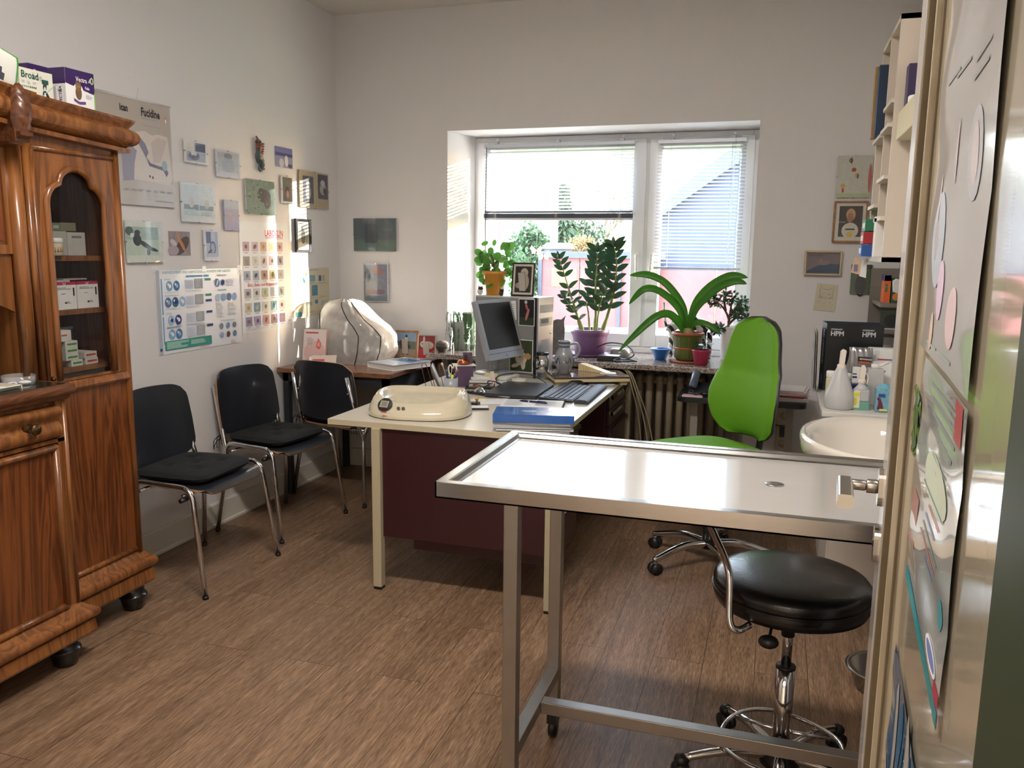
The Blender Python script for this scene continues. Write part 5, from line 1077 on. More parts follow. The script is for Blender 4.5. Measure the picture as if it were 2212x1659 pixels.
# ---- posters
def poster(label, a0, a1, z0, z1, base, side='L', curl=0.0):
    t = Thing('wall_poster', label, 'poster', world=False); w_, h_ = a1-a0, z1-z0
    m = MB(); m.box((0, 0, -0.0004), (w_, h_, 0), base); c = Canvas(m, Matrix.Identity(4), w_, h_)
    return t, m, c
def fin(t, m, a0, z0, gap=0.003, tapes=(), side='L', w_=0, h_=0, rot=0.0, lean=0.0):
    t.part('sheet', m)
    for (u, v) in tapes:
        q = MB(); q.box((u*w_-0.014, v*h_-0.014, 0.0006), (u*w_+0.014, v*h_+0.014, 0.0009), clear('tape', alpha=0.25, rough=0.15)); t.part('tape', q)
    t.o.matrix_world = wallM(side, a0, z0, gap) @ Matrix.Rotation(rot, 4, 'Z') @ Matrix.Rotation(lean, 4, 'X')
gl_paper = mat('glossy_poster_paper', '#e9ebef', 0.25, var=0.02, coat=0.4)
blue1, blue2, blue3, navy, teal, tealt, redt = C('#7fb2dc'), C('#4f7fb5'), C('#9fc0e0'), C('#2c3f86'), C('#3f9c8c'), C('#5aa7b0'), C('#c83248')
w_, h_ = 0.645, 0.404
t, m, c = poster('wide blue and green poster about urine sediment and stones in dogs and cats', 3.229, 3.873, 0.959, 1.362, gl_paper)
c.r(0.005, 0.0, 0.045, 1.0, C('#b4bac4')); c.e(0.024, 0.06, .012, .02, navy)
c.t('HARNSEDIMENT UND HARNSTEINE BEI HUNDEN UND KATZEN', 0.075, 0.955, 0.0195, tealt, xs=0.93)
c.rr(0.055, 0.47, 0.070, 0.90, .004, blue1); c.rr(0.055, 0.12, 0.070, 0.45, .004, blue1)
c.t('WALTHAM', 0.030, 0.16, 0.010, grey_ink, rot=PI/2)
for i, (nm, v) in enumerate((('STRUVIT', .885), ('KALZIUMOXALAT', .69), ('ZYSTIN', .475), ('AMMONIUMURAT', .305))):
    c.t(nm, 0.09, v-0.005, 0.012, tealt)
    for k_ in range((2, 3, 2, 2)[i]):
        uu = 0.135+0.078*k_+(0.01 if i != 1 else -0.012); cc = [blue1, blue2, C('#5f7aa8'), C('#2f6c8e'), blue3, navy][(i*2+k_) % 6]
        c.e(uu, v-0.075, .036, .062, cc); c.e(uu+.006, v-0.075, .014, .026, [paper, blue3, navy][(i+k_) % 3], .6); c.e(uu-.012, v-0.055, .008, .016, paper)
    c.lines(0.09, v-0.165, 0.26, v-0.145, 2, lt_print, seed=i)
    c.rr(0.315, v-0.125, 0.41, v-0.01, .004, C('#d3dcec')); c.rr(0.425, v-0.125, 0.525, v+0.0, .004, C('#a9adb4'))
    c.lines(0.325, v-0.115, 0.40, v-0.03, 5, lt_print, seed=i+5); c.lines(0.44, v-0.115, 0.515, v-0.015, 7, C('#c6c9ce'), seed=i+9)
    c.lines(0.315, v-0.165, 0.56, v-0.14, 2, lt_print, seed=i+3)
    c.r(0.55, v-0.03, 0.625, v+0.0, teal if i < 2 else navy)
    if i == 1: c.r(0.55, v-0.10, 0.625, v-0.07, navy)
c.rr(0.33, 0.905, 0.52, 0.93, .004, blue1); c.rr(0.535, 0.905, 0.60, 0.93, .004, blue1)
c.rr(0.062, 0.045, 0.60, 0.155, .006, teal); c.lines(0.08, 0.055, 0.33, 0.14, 6, C('#bfe0d6'), .6, 2); c.lines(0.35, 0.075, 0.56, 0.13, 4, C('#bfe0d6'), .6, 3)
c.r(0.71, 0.905, 0.82, 0.925, lt_print); c.e(0.70, 0.82, .028, .055, C('#5d7fb8')); c.e(0.70, .82, .008, .04, paper, -.4); c.e(0.77, 0.82, .022, .03, navy); 
for k_ in range(6): c.e(0.77+.018*math.cos(k_), .82+.03*math.sin(k_*1.1), .004, .03, navy, k_)
c.lines(0.81, 0.76, 0.93, 0.86, 6, lt_print, seed=21); c.r(0.70, 0.715, 0.81, 0.735, C('#a9cdd2'))
for k_ in range(4): c.e(0.70+.073*k_, 0.63, .029, .05, [C('#bcd3ee'), C('#93b1d8'), C('#5e83b0'), C('#8fb5e0')][k_])
c.lines(0.67, 0.36, 0.78, 0.56, 10, lt_print, seed=31); c.lines(0.82, 0.38, 0.94, 0.56, 9, lt_print, seed=32); c.t('SELTENE HARNKRISTALLE', 0.72, 0.315, 0.0105, tealt)
for k_ in range(6): c.e(0.73+.085*(k_ % 3), 0.255-.115*(k_//3), .024, .038, PM(['#8f93a6', '#6f93c0', '#7a7f92', '#9fb3d0', '#6a4a48', '#5f86b0'][k_])); 
c.t('ROYAL CANIN', 0.455, 0.018, 0.012, redt, xs=0.9); c.lines(0.84, 0.01, 0.92, 0.05, 4, C('#d9a0a8'), seed=41)
fin(t, m, 3.229, 0.959, 0.003, ((0, 1), (.55, 1), (1, 1), (1, .94)), 'L', w_, h_)

w_, h_ = 0.473, 0.612
t, m, c = poster('tall white laboratory poster with rows of parasite photos and red headings', 3.888, 4.361, 1.002, 1.614, gl_paper)
c.t('LABOKLIN', 0.50, 0.875, 0.050, redt, bold=0.0008, xs=0.78); c.r(0.505, 0.862, 0.885, 0.868, redt); c.r(0.51, 0.850, 0.88, 0.855, grey_ink)
def pale(h, k=.38): return '#'+''.join('%02x' % int(int(h[i:i+2], 16)*(1-k)+225*k) for i in (1, 3, 5))
rows = [(.735, ['#b08aa8', '#c79ab0', '#a8583c|#c9a06a', '#b89a3a|#e0d6a0', '#b98a8e']), (.605, ['#8c9a90|#3a3028', '#d8d6c8', '#d9cfc0', '#c49a9c', '#8088a8']), (.475, ['#8ea0c8', '#9fb0c4', '#a86a48', '#c0a04a', '#8a8fae']), (.315, ['#93a0bc', '#c9ccd4', '#9cc49a', '#86aed0', '#88a4b0']), (.185, ['#b9bb9a', '#3f8cc0', '#cfd6b6', '#3fa4bc', '#d8c8d4']), (.060, ['#6f62a0', '#9a86c4', '#c06a74', '#7a4a5c', '#6a48b0'])]
for ri, (v, cs) in enumerate(rows):
    for k_, cc in enumerate(cs):
        u = 0.055+0.172*k_; cc = '|'.join(pale(x_) for x_ in cc.split('|')); c.r(u, v, u+0.125, v+0.085, PM(cc)); c.e(u+.062, v+.042, .026+.01*((k_+ri) % 2), .019, PM(['#7a5a54', '#6a625a', '#b8906e', '#c4bb98', '#8a6a74', '#5c5c64'][(k_+ri*2) % 6]), .5*k_); c.r(u+.02, v-.016, u+.10, v-.010, grey_ink)
c.t('Ekto-, Endo- und Blutparasiten', 0.115, 0.418, 0.026, redt, bold=0.0003, xs=0.92)
c.lines(.06, .015, .5, .035, 3, lt_print, seed=2); c.lines(.55, .015, .95, .035, 3, lt_print, seed=4)
fin(t, m, 3.888, 1.002, 0.003, ((0, 1), (0, .55), (.25, .12), (.98, .05)), 'L', w_, h_)

w_, h_ = 0.432, 0.300
t, m, c = poster('yellowed chart with blue microscope pictures beside the room corner', 4.393, 4.825, 1.050, 1.350, mat('yellowed_paper', '#cfc6ae', 0.5, var=0.05))
c.lines(0.30, 0.945, 0.92, 0.965, 1, grey_ink, .9)
for i in range(3):
    for j in range(3): c.lines(.08+.31*i, .06+.3*j, .32+.31*i, .10+.3*j, 2, C('#b5ad98'), seed=i*3+j)
for (u, v, a, b_, cc) in ((.06, .72, .05, .1, '#3f9cc0'), (.22, .70, .10, .14, '#4aa4b8'), (.40, .72, .2, .13, '#8fb0b4|#5d8ca0'), (.50, .42, .16, .22, '#6a9aa8|#3f6c88'), (.70, .72, .07, .12, '#4f6a98'), (.80, .72, .07, .12, '#b5b49a'), (.58, .25, .08, .08, '#3f8ca8'), (.06, .02, .16, .09, '#5aa8b4'), (.75, .2, .2, .1, '#c0beb0'), (.36, .22, .14, .08, '#bab8a6')): c.r(u, v, u+a, v+b_, PM(cc))
for u in (.345, .66): c.r(u, .02, u+.003, .9, C('#b5ad98'))
for v in (.37, .66): c.r(.03, v, .97, v+.004, C('#b5ad98'))
fin(t, m, 4.393, 1.050, 0.003, (), 'L')

# Fucidine chart hanging from a rail
t = Thing('wall_poster', 'grey veterinary wall chart with a drawn animal head, half behind the sideboard', 'poster', world=False)
w_, h_ = 0.46, 0.462
m = MB(); m.box((0, 0, -0.0004), (w_, h_, 0), mat('warm_grey_poster', '#b9b0a6', 0.16, var=0.03, coat=0.6)); c = Canvas(m, Matrix.Identity(4), w_, h_)
c.t('ican', 0.305, 0.875, 0.042, ink, bold=0.0016, xs=0.75); c.t('Fucidine', 0.585, 0.865, 0.050, ink, bold=0.0016, xs=0.72); c.r(.59, .838, .80, .845, grey_ink); c.r(.60, .772, .86, .780, grey_ink)
c.e(.93, .865, .020, .035, C('#b58a80')); c.e(.93, .855, .011, .022, paper)
c.P([(.30, .25), (.95, .22), (.99, .30), (.94, .70), (.80, .71), (.72, .69), (.62, .72), (.50, .70), (.36, .60)], C('#d6ccc4', .2))
c.P([(.30, .22), (.44, .24), (.46, .40), (.50, .52), (.44, .56), (.36, .54), (.30, .50)], C('#9a98a6', .2)); c.P([(.52, .68), (.62, .60), (.66, .52), (.62, .46), (.58, .52), (.52, .60), (.46, .66)], C('#8b8698', .2))
c.P([(.62, .48), (.68, .42), (.80, .40), (.90, .40), (.93, .34), (.90, .30), (.86, .36), (.76, .375), (.66, .39)], C('#746c84', .2)); c.P([(.72, .42), (.82, .44), (.93, .66), (.80, .68), (.70, .62)], C('#c9bcb6', .2)); c.e(.88, .41, .04, .05, C('#9db4bc', .2)); c.e(.66, .29, .012, .012, C('#5a5a60')); c.e(.70, .28, .012, .014, C('#5a5a60'))
for k_ in range(7): c.lines(.30+.10*k_, .13, .37+.10*k_, .155, 3, grey_ink, seed=k_)
c.r(.72, .048, .97, .056, grey_ink)
t.part('sheet', m)
m = MB(); m.cyl((0, h_+0.002, 0.002), (w_, h_+0.002, 0.002), 0.005, clear_pl); m.cyl((0.25, h_+0.005, 0), (0.27, h_+0.055, -0.006), 0.0015, clear_pl); t.part('hanging_rail', m)
t.o.matrix_world = wallM('L', 2.920, 1.658, 0.012)

# ceramic seahorse
t = Thing('seahorse_ornament', 'painted ceramic seahorse in teal and orange hanging among the pictures', 'ornament', (XL+0.02, 4.08, 1.893))
sea_b = mat('seahorse_blue', '#5f7a7c', 0.3, col2='#1f2a2e', scale=60, coat=.3); sea_o = mat('seahorse_orange', '#c4562c', 0.3, col2='#7a2a1a', scale=50, coat=.3)
pts = [(4.058, 2.045), (4.066, 2.052), (4.078, 2.045), (4.082, 2.03), (4.074, 2.012), (4.068, 1.985), (4.075, 1.96), (4.092, 1.94), (4.098, 1.92), (4.088, 1.900), (4.072, 1.899), (4.067, 1.912), (4.076, 1.921)]
rad = [.012, .013, .013, .010, .013, .019, .020, .015, .011, .009, .007, .006, .005]
m = MB(); pl = spline([Vector((XL+0.022, a, b_)) for a, b_ in pts], 4)
m.tube(pl, [rad[min(12, int(i/4))] for i in range(len(pl))], sea_b, seg=12); m.tube([(XL+0.026, 4.060, 2.042), (XL+0.028, 4.052, 2.022), (XL+0.028, 4.046, 2.012)], [0.008, 0.006], sea_o); m.ell((XL+0.037, 4.066, 2.048), (0.003, 0.005, 0.005), ink); m.prism([(4.060, 2.055), (4.052, 2.078), (4.066, 2.066), (4.078, 2.058)], XL+0.016, XL+0.026, sea_o, ax='x')
t.part('body', m)
m = MB(); 
for i in range(11):
    v = 1.905+i*0.0135; yv = 4.094+0.008*math.sin(i*0.55+2.4); m.ell((XL+0.026, yv, v), (0.012, 0.008, 0.006), sea_o)
for i in range(9): v = 1.955+i*0.008; m.box((XL+0.038, 4.055, v), (XL+0.0425, 4.075+0.004*math.sin(i), v+0.0025), C('#c9b08a'))
t.part('crest', m)
m = MB(); m.prism([(4.09, 1.975), (4.112, 1.985), (4.110, 2.008), (4.088, 2.010)], XL+0.016, XL+0.022, sea_b, ax='x'); t.part('fin', m)
# ================================================================== on the sideboard
zt = 1.944
def cr_z(y): return zt+max(0, 2.63-y)*0.055+0.0005
def carton(label, x0, x1, y0, y1, z, h, mats_fn, group=None, name='medicine_box', rot=0):
    t = Thing(name, label, 'box', ((x0+x1)/2, (y0+y1)/2, z), rot, world=False, group=group)
    a, b_ = (x1-x0)/2, (y1-y0)/2; m = MB(); mats_fn(m, a, b_, h); t.part('carton', m); return t
FX = lambda a, b_: frameM((a+0.0004, -b_, 0), (0, 1, 0), (0, 0, 1))
def vectra(m, a, b_, h):
    pu = C('#3c1f5e', .35); m.box((-a, -b_, 0), (a, b_, h), paper); c = Canvas(m, FX(a, b_), 2*b_, h); c.P([(0, .62), (1, .45), (1, 1), (0, 1)], pu); c.t('Vectra', .36, .72, .022, paper, bold=.0004, xs=.85); c.t('Felis', .66, .55, .014, paper, bold=.0003, xs=.85); c.e(.92, .80, .06, .09, C('#bfe08a')); c.e(.92, .80, .03, .06, pu); c.P([(.78, .74), (.86, .86), (.86, .74)], C('#b9a6cc'))
    c.e(.42, .40, .20, .26, paper); c.e(.43, .42, .11, .18, PM('#8a6c4c|#4a3524')); c.e(.43, .58, .10, .12, PM('#a07c56|#5a412c')); c.P([(.34, .64), (.36, .76), (.41, .67)], PM('#8a6c4c|#4a3524')); c.P([(.47, .67), (.52, .76), (.52, .64)], PM('#8a6c4c|#4a3524')); c.e(.40, .58, .012, .015, C('#c9c060')); c.e(.46, .58, .012, .015, C('#c9c060'))
    c.P([(.26, .20), (.44, .13), (.66, .16), (.66, .23), (.44, .20), (.26, .27)], C('#6a4690')); c.lines(.68, .30, .92, .42, 4, lt_print); c.rr(.97, .06, 1.0, .5, .002, C('#8fd06a'))
    m.box((-a, -b_-.0003, h*.60), (a, -b_, h), pu); m.box((-a, -b_-.0003, h), (a, b_, h+.0003), pu)
def broadline(m, a, b_, h):
    g_ = C('#1f5a4a'); m.box((-a, -b_, 0), (a, b_, h), mat('cream_carton', '#dfdccb', .5)); c = Canvas(m, FX(a, b_), 2*b_, h); c.t('Broad', .05, .66, .032, g_, bold=.0006, xs=.9); c.t('line', .38, .66, .032, C('#9ab0a6'), xs=.9); c.rr(.66, .56, .86, .72, .002, g_)
    for k_ in range(8): c.e(.08+.055*k_, .36, .018, .035, g_ if k_ > 3 else C('#7a9a8a'))
    for k_ in range(3): c.lines(.06+.16*k_, .45, .16+.16*k_, .56, 3, lt_print, seed=k_)
    c.P([(.62, .0), (.68, .3), (.74, .34), (.80, .28), (.92, .0)], C('#2c2f33')); c.P([(.68, .0), (.71, .26), (.75, .26), (.77, .0)], paper); c.e(.735, .45, .055, .11, C('#3c3f44')); c.P([(.69, .48), (.69, .64), (.74, .53)], C('#3c3f44')); c.P([(.74, .53), (.80, .64), (.79, .46)], C('#3c3f44')); c.e(.735, .40, .025, .07, paper)
    c.P([(.60, .05), (.98, .50), (.98, .53), (.59, .07)], C('#8fc0b8'))
def purple(m, a, b_, h): m.box((-a, -b_, 0), (a, b_, h), C('#3c1f5e', .35)); c = Canvas(m, FX(a, b_), 2*b_, h); c.e(.2, .8, .08, .09, C('#c9bcd6'))
def grey_s(m, a, b_, h): m.box((-a, -b_, 0), (a, b_, h), C('#c9c6c8')); c = Canvas(m, FX(a, b_), 2*b_, h); c.t('VECTRA', .75, .12, .016, ink, rot=PI/2, bold=.0003); c.r(.2, .75, .8, .9, C('#8a8a90'))
carton('white and purple cat medicine box standing at the right on the sideboard crown', -2.50, -2.425, 2.415, 2.545, cr_z(2.415), 0.135, vectra)
carton('purple box standing behind the white and purple cat medicine box', -2.62, -2.56, 2.39, 2.52, cr_z(2.39), 0.150, purple)
carton('small grey carton standing between the two large boxes on the sideboard crown', -2.47, -2.43, 2.378, 2.408, cr_z(2.378), 0.062, grey_s)
carton('cream medicine box with green lettering and a cat picture on the sideboard crown', -2.53, -2.435, 2.235, 2.370, cr_z(2.235), 0.092, broadline)
m = MB(); m.box((-2.50, 2.215, cr_z(2.215)), (-2.44, 2.232, cr_z(2.215)+0.03), C('#d9d4c6')); solo('medicine_box', m, 'flat cream carton lying next to the carved leaf on the sideboard', 'box')
t = Thing('treat_bag', 'white and green cat treat bag lying above the carved leaf', 'bag', (-2.46, 2.11, 1.985))
m = MB()
def bagf(s):
    def f(u, v):
        a, b_ = 2*u-1, 2*v-1; e = max(0, (1-a**4)*(1-b_**4))**.5; p = Vector((0, a*0.085, b_*0.06)); q = Euler((0.0, 0.25, 0)).to_matrix() @ (p+Vector((s*0.028*e, 0, 0))); return (-2.405+q.x, 2.112+q.y, 2.040+q.z-0.30*a*0.085)
    return f
wg = mat('treat_bag_print', '#e6e6dc', .3, coat=.3); gg = C('#4fae3c', .3)
m.grid(bagf(1), 16, 16, wg); m.grid(lambda u, v: bagf(-1)(1-u, v), 16, 16, wg); k_ = m.mi(gg); k2 = m.mi(C('#4a4c58'))
for i, f in enumerate(m.f):
    cc = sum((m.v[j] for j in f), Vector())/len(f); uu = (i % 16)/16; vv = (i//16 % 16)/16
    if i < 256 and (uu > .86 or vv > .90 and uu > .5): m.m[i] = k_
    elif i < 256 and .25 < uu < .62 and .15 < vv < .75 and abs(uu-.25-.45*(.75-vv)) < .13: m.m[i] = k2
t.part('bag', m)
# things inside the glazed door
sx = S-0.055
def inbox(label, y0, y1, z, h, col, d=0.06, stripe=None, x=None, name='medicine_box'):
    x_ = (sx if x is None else x); m = MB(); m.box((x_-d, y0, z), (x_, y1, z+h), C(col) if isinstance(col, str) else col)
    if stripe: m.box((x_, y0+(y1-y0)*stripe[1], z+h*stripe[2]), (x_+0.0005, y0+(y1-y0)*stripe[3], z+h*stripe[4]), C(stripe[0]))
    return solo(name, m, label, 'box', 'medicine packs behind the glass door')
Z3, Z2, Z1 = 1.438, 1.243, 1.031
inbox('tall narrow white pack at the left on the top glass-door shelf', 2.305, 2.322, Z3, 0.092, '#d8d6cc', .05, ('#7a9a7a', .2, .5, .8, .7))
inbox('wide grey-white carton on the top glass-door shelf behind the jar', 2.37, 2.45, Z3, 0.088, '#b4b4aa', .05, ('#8a8f86', .4, .2, .6, .6), x=sx-.03)
inbox('white lettered carton at the right on the top glass-door shelf', 2.452, 2.535, Z3, 0.085, '#c3c2ba', .05, ('#7f8078', .25, .75, .8, .85), x=sx-.03)
inbox('green striped pack lying above the left cartons, top shelf', 2.385, 2.425, Z3+.089, 0.028, '#6f7a68', .05, ('#a9b39a', .2, .3, .8, .7), x=sx-.03); inbox('olive pack lying on the right carton, top shelf', 2.43, 2.50, Z3+.0895, 0.030, '#7f7f68', .05, None, x=sx-.035)
inbox('dark pack at the back left of the top glass-door shelf', 2.31, 2.365, Z3, 0.125, '#6c6e66', .03, None, x=sx-.08)
t = Thing('pill_jar', 'white screw-lid jar on the top shelf behind the glass door', 'jar', (sx+.01, 2.358, Z3)); m = MB(); m.lathe([(0.022, 0), (0.024, .003), (0.024, .045)], C('#cfc6a8'), c=(sx+.01, 2.358, Z3)); m.cyl((sx+.01, 2.358, Z3+.012), (sx+.01, 2.358, Z3+.030), .0243, C('#b98a6a')); t.part('body', m); m = MB(); m.lathe([(0.0245, .045), (0.0255, .047), (0.0255, .060), (0.022, .063), (0, .063)], white_pl, c=(sx+.01, 2.358, Z3)); t.part('lid', m)
for i, (a, nm) in enumerate(((2.345, 'left'), (2.450, 'right'))):
    t = Thing('medicine_box', nm+' large white box with a crimson top stripe behind the glass door', 'box', (sx, a, Z2), group='large white boxes behind the glass door')
    m = MB(); m.box((sx-.10, a, Z2), (sx, a+.100, Z2+.098), paper); m.box((sx-.10, a-.0003, Z2+.089), (sx+.0004, a+.1003, Z2+.0985), C('#b8264e')); c = Canvas(m, frameM((sx+.0003, a, Z2), (0, 1, 0), (0, 0, 1)), .1, .098); c.P([(.40, 1), (.48, .86), (.56, 1), (.53, 1), (.48, .91), (.43, 1)], paper); c.lines(.12, .72, .80, .82, 2, grey_ink); c.lines(.3, .55, .6, .6, 1, grey_ink); c.r(.85, .5, .92, .8, ink); c.r(.45, .22, .55, .28, ink); c.lines(.56, .20, .75, .29, 2, grey_ink); t.part('carton', m)
m = MB(); m.box((sx-.12, 2.33, Z2+.099), (sx-.02, 2.44, Z2+.105), C('#c4bcb6')); m.box((sx-.11, 2.42, Z2+.105), (sx-.03, 2.53, Z2+.110), C('#a8a09c')); solo('leaflet_pile', m, 'folded leaflets lying on the crimson-striped boxes', 'papers')
m = MB(); m.box((sx-.08, 2.322, Z2), (sx, 2.326, Z2+.11), paper); m.box((sx-.08, 2.329, Z2), (sx, 2.332, Z2+.105), paper); solo('leaflet', m, 'thin upright leaflets left of the crimson-striped boxes', 'papers')
g3 = ('#4f9a3c', .15, .35, .92, .65); r3 = ('#c0503c', .15, .35, .92, .65); word = ['lowest', 'second', 'third', 'topmost']
for i in range(4): inbox(word[i]+' of the white packs with a green stripe behind the glass door', (2.40 if i == 0 else 2.378), (2.452 if i == 0 else 2.434), Z1+.024*i, .0235, '#dcdcd4', .10, g3)
inbox('opened white pack with red print on top of the green-striped packs', 2.345, 2.408, Z1+.0965, .040, '#e0ddd4', .07, ('#c0503c', .3, .5, .7, .62))
for i in range(2): inbox(('lower', 'upper')[i]+' of the two white packs with a red stripe behind the glass door', 2.462+.004*(1-i), 2.522+.004*(1-i), Z1+.0235*i, .023, '#d8d4cc', .10, r3)
inbox('small white pack at the lower left corner behind the glass door', 2.325, 2.350, Z1, .034, '#e2e0da', .06)
m = MB(); m.box((sx-.125, 2.455, Z1), (sx-.120, 2.535, Z1+.135), C('#574852')); c = Canvas(m, frameM((sx-.1195, 2.455, Z1), (0, 1, 0), (0, 0, 1)), .08, .135); c.r(0, .93, 1, 1, grey_ink)
for i in range(5): c.lines(.3, .2+.14*i, .85, .28+.14*i, 1, C('#7a4a62'))
solo('leaflet', m, 'dark violet leaflet standing behind the red-striped packs', 'leaflet')
m = MB(); m.box((S-.2, 2.30, .981), (S-.05, 2.55, 1.004), dark_pl); solo('flat_case', m, 'flat dark case lying at the bottom behind the glass door', 'case')
# on the sideboard counter
t = Thing('glass_dish', 'clear round dish with small white labels and a lump of cotton on the counter', 'dish', (-2.40, 2.105, 1.0135))
m = MB(); m.lathe([(0.0, .001), (0.047, .001), (0.050, .003), (0.052, .032), (0.0505, .032), (0.048, .004)], clear('dish_plastic', alpha=.12), c=(-2.40, 2.105, 1.0135), seg=36); t.part('dish', m)
m = MB(); m.ell((-2.39, 2.12, 1.020), (.02, .018, .006), paper); m.ell((-2.41, 2.09, 1.019), (.018, .012, .005), paper); m.box((-2.352, 2.10, 1.036), (-2.3515, 2.108, 1.044), paper); m.ell((-2.39, 2.075, 1.020), (.006, .006, .004), C('#2c3f86')); t.part('contents', m)
m = MB(); m.prism([(-2.46, 1.0138), (-2.335, 1.0138), (-2.320, 1.026), (-2.324, 1.028), (-2.338, 1.0165), (-2.458, 1.0165), (-2.472, 1.028), (-2.476, 1.026)], 1.80, 2.045, C('#e3ddcf', .35), ax='y'); m.box((-2.475, 2.045, 1.0138), (-2.322, 2.048, 1.027), C('#e3ddcf', .35)); solo('tray', m, 'shallow cream plastic tray on the dark counter of the sideboard', 'tray')
t = Thing('jar', 'dark glass jar with a white lid and crumpled tissue on the sideboard counter', 'jar', (-2.40, 2.020, 1.0138))
m = MB(); c0 = (-2.50, 2.060, 1.0138); m.cyl(c0, (c0[0], c0[1], 1.06), .024, black_pl); m.cyl((c0[0], c0[1], 1.06), (c0[0], c0[1], 1.078), .026, white_pl); m.cyl((c0[0], c0[1], 1.078), (c0[0], c0[1], 1.145), .025, mat('dark_label', '#3a3c44', .25, col2='#a9acb4', scale=70)); m.cyl((c0[0], c0[1], 1.145), (c0[0], c0[1], 1.152), .023, steel); m.lathe([(0.027, 0), (0.029, .006), (0.02, .009), (0, .009)], white_pl, c=(c0[0], c0[1], 1.152)); t.part('body', m); m = MB(); m.ell((c0[0]-.01, c0[1]-.01, 1.185), (.028, .026, .024), mat('tissue', '#c9c2b6', .9, bump=.6, scale=60)); m.ell((c0[0], c0[1]-.002, 1.205), (.018, .018, .02), MATS['tissue']); t.part('tissue', m)

# ================================================================== brown table
t = Thing('microscope', 'white microscope standing under the clear dust cover', 'microscope', (-2.52, 4.60, .775))
off_w = mat('instrument_grey', '#6a6a6c', .4); m = MB(); m.prism(rrect(-2.60, 4.52, -2.40, 4.68, .03), .7755, .815, off_w); m.box((-2.60, 4.57, .81), (-2.555, 4.63, 1.06), off_w); m.box((-2.60, 4.565, 1.03), (-2.46, 4.635, 1.07), dark_pl); m.cyl((-2.50, 4.60, 1.06), (-2.56, 4.60, 1.125), .022, dark_pl); m.cyl((-2.56, 4.60, 1.125), (-2.60, 4.60, 1.14), .016, black_pl); T_ = t; t.part('stand', m, bevel=.004)
m = MB(); m.box((-2.56, 4.53, .93), (-2.42, 4.67, .942), black_pl); t.part('stage', m); m = MB()
for dx in (-.02, 0, .02): m.cyl((-2.48+dx, 4.60, 1.03), (-2.485+dx*1.3, 4.60, .975), .011, chrome)
t.part('objectives', m)
def sect(z):   # x-range, y-range of the cover by height
    K = [(.776, -2.665, -2.285, 4.46, 4.80), (.85, -2.700, -2.255, 4.46, 4.81), (.95, -2.725, -2.262, 4.47, 4.80), (1.00, -2.728, -2.31, 4.48, 4.79), (1.04, -2.725, -2.38, 4.50, 4.79), (1.09, -2.712, -2.43, 4.51, 4.78), (1.13, -2.69, -2.47, 4.53, 4.76), (1.155, -2.66, -2.50, 4.56, 4.73), (1.162, -2.62, -2.54, 4.60, 4.69)]
    for a, b_ in zip(K, K[1:]):
        if z <= b_[0]: q = (z-a[0])/(b_[0]-a[0]); return [a[i]+(b_[i]-a[i])*q for i in range(1, 5)]
    return K[-1][1:]
def cov(u, v):
    z = .776+.386*v; x0, x1, y0, y1 = sect(z); a = 2*PI*u; n_ = .55; ca, sa = math.cos(a), math.sin(a); cx_ = math.copysign(abs(ca)**n_, ca); cy_ = math.copysign(abs(sa)**n_, sa)
    wr = .010*math.sin(5*a+9*v)*math.sin(3.1*v)*(1-v)+.006*math.sin(11*a-14*v)*(v > .1)*(1-v*.5)
    return ((x0+x1)/2+(x1-x0)/2*cx_+wr*ca, (y0+y1)/2+(y1-y0)/2*cy_+wr*sa, z)
cm = clear('dust_cover_film', '#c4c0bd', .62, .22, 1.2)
t = Thing('dust_cover', 'crumpled translucent dust cover with dark piping over the microscope', 'dust cover', (-2.5, 4.58, .776))
m = MB(); m.grid(cov, 72, 30, cm)
x0, x1, y0, y1 = sect(1.162); m.quad([cov(i/18, 1) for i in range(18)], cm); t.part('film', m)
for u in (.625, .765, .52, .90):
    m = MB(); m.tube([Vector(cov(u+.015*math.sin(3*j/20), j/20))*1 for j in range(21)], .0035, black_pl, seg=6); t.part('piping', m)
t = Thing('flip_brochure', 'standing red and white medical flip brochure on the brown table', 'brochure', (-2.70, 4.46, .776))
BM = Matrix.Translation((-2.735, 4.375, .776)) @ Euler((math.radians(-14), 0, math.radians(8))).to_matrix().to_4x4()
def br_sheet(w_, h_, M, paint, base=paper, th=.002):
    m = MB(); m.box((0, 0, 0), (w_, th, h_), base, M=M); c = Canvas(m, M @ frameM((0, -.0002, 0), (1, 0, 0), (0, 0, 1)), w_, h_); paint(c); return m
def bp1(c): c.r(0, 0, 1, 1, C('#e2d5d2')); c.e(.5, .35, .45, .32, C('#dcb9b3')); c.r(.08, .88, .62, .92, C('#b8404a')); c.lines(.15, .55, .45, .75, 6, grey_ink); c.P([(.55, .5), (.62, .75), (.75, .62), (.76, .5), (.68, .42)], C('#d9626a')); c.P([(.60, .53), (.65, .68), (.72, .58), (.7, .5)], C('#e8a39c')); c.P([(.35, .1), (.40, .28), (.52, .12)], C('#b03a44')); c.P([(.7, .12), (.75, .30), (.85, .14)], C('#b03a44')); c.r(.97, 0, 1, 1, C('#d9654a'))
t.part('front_sheet', br_sheet(.150, .215, BM, bp1)); t.part('back_sheet', br_sheet(.150, .215, Matrix.Translation((-.035, .05, 0)) @ BM, lambda c: None, C('#b8a894')))
m = MB(); 
for k_ in range(14): m.tube([(BM @ Vector((.008+.010*k_, -.003, .213))), (BM @ Vector((.008+.010*k_, .004, .222))), (BM @ Vector((.008+.010*k_, .008, .212)))], .0008, steel, seg=4)
t.part('spiral', m, kind='stuff')
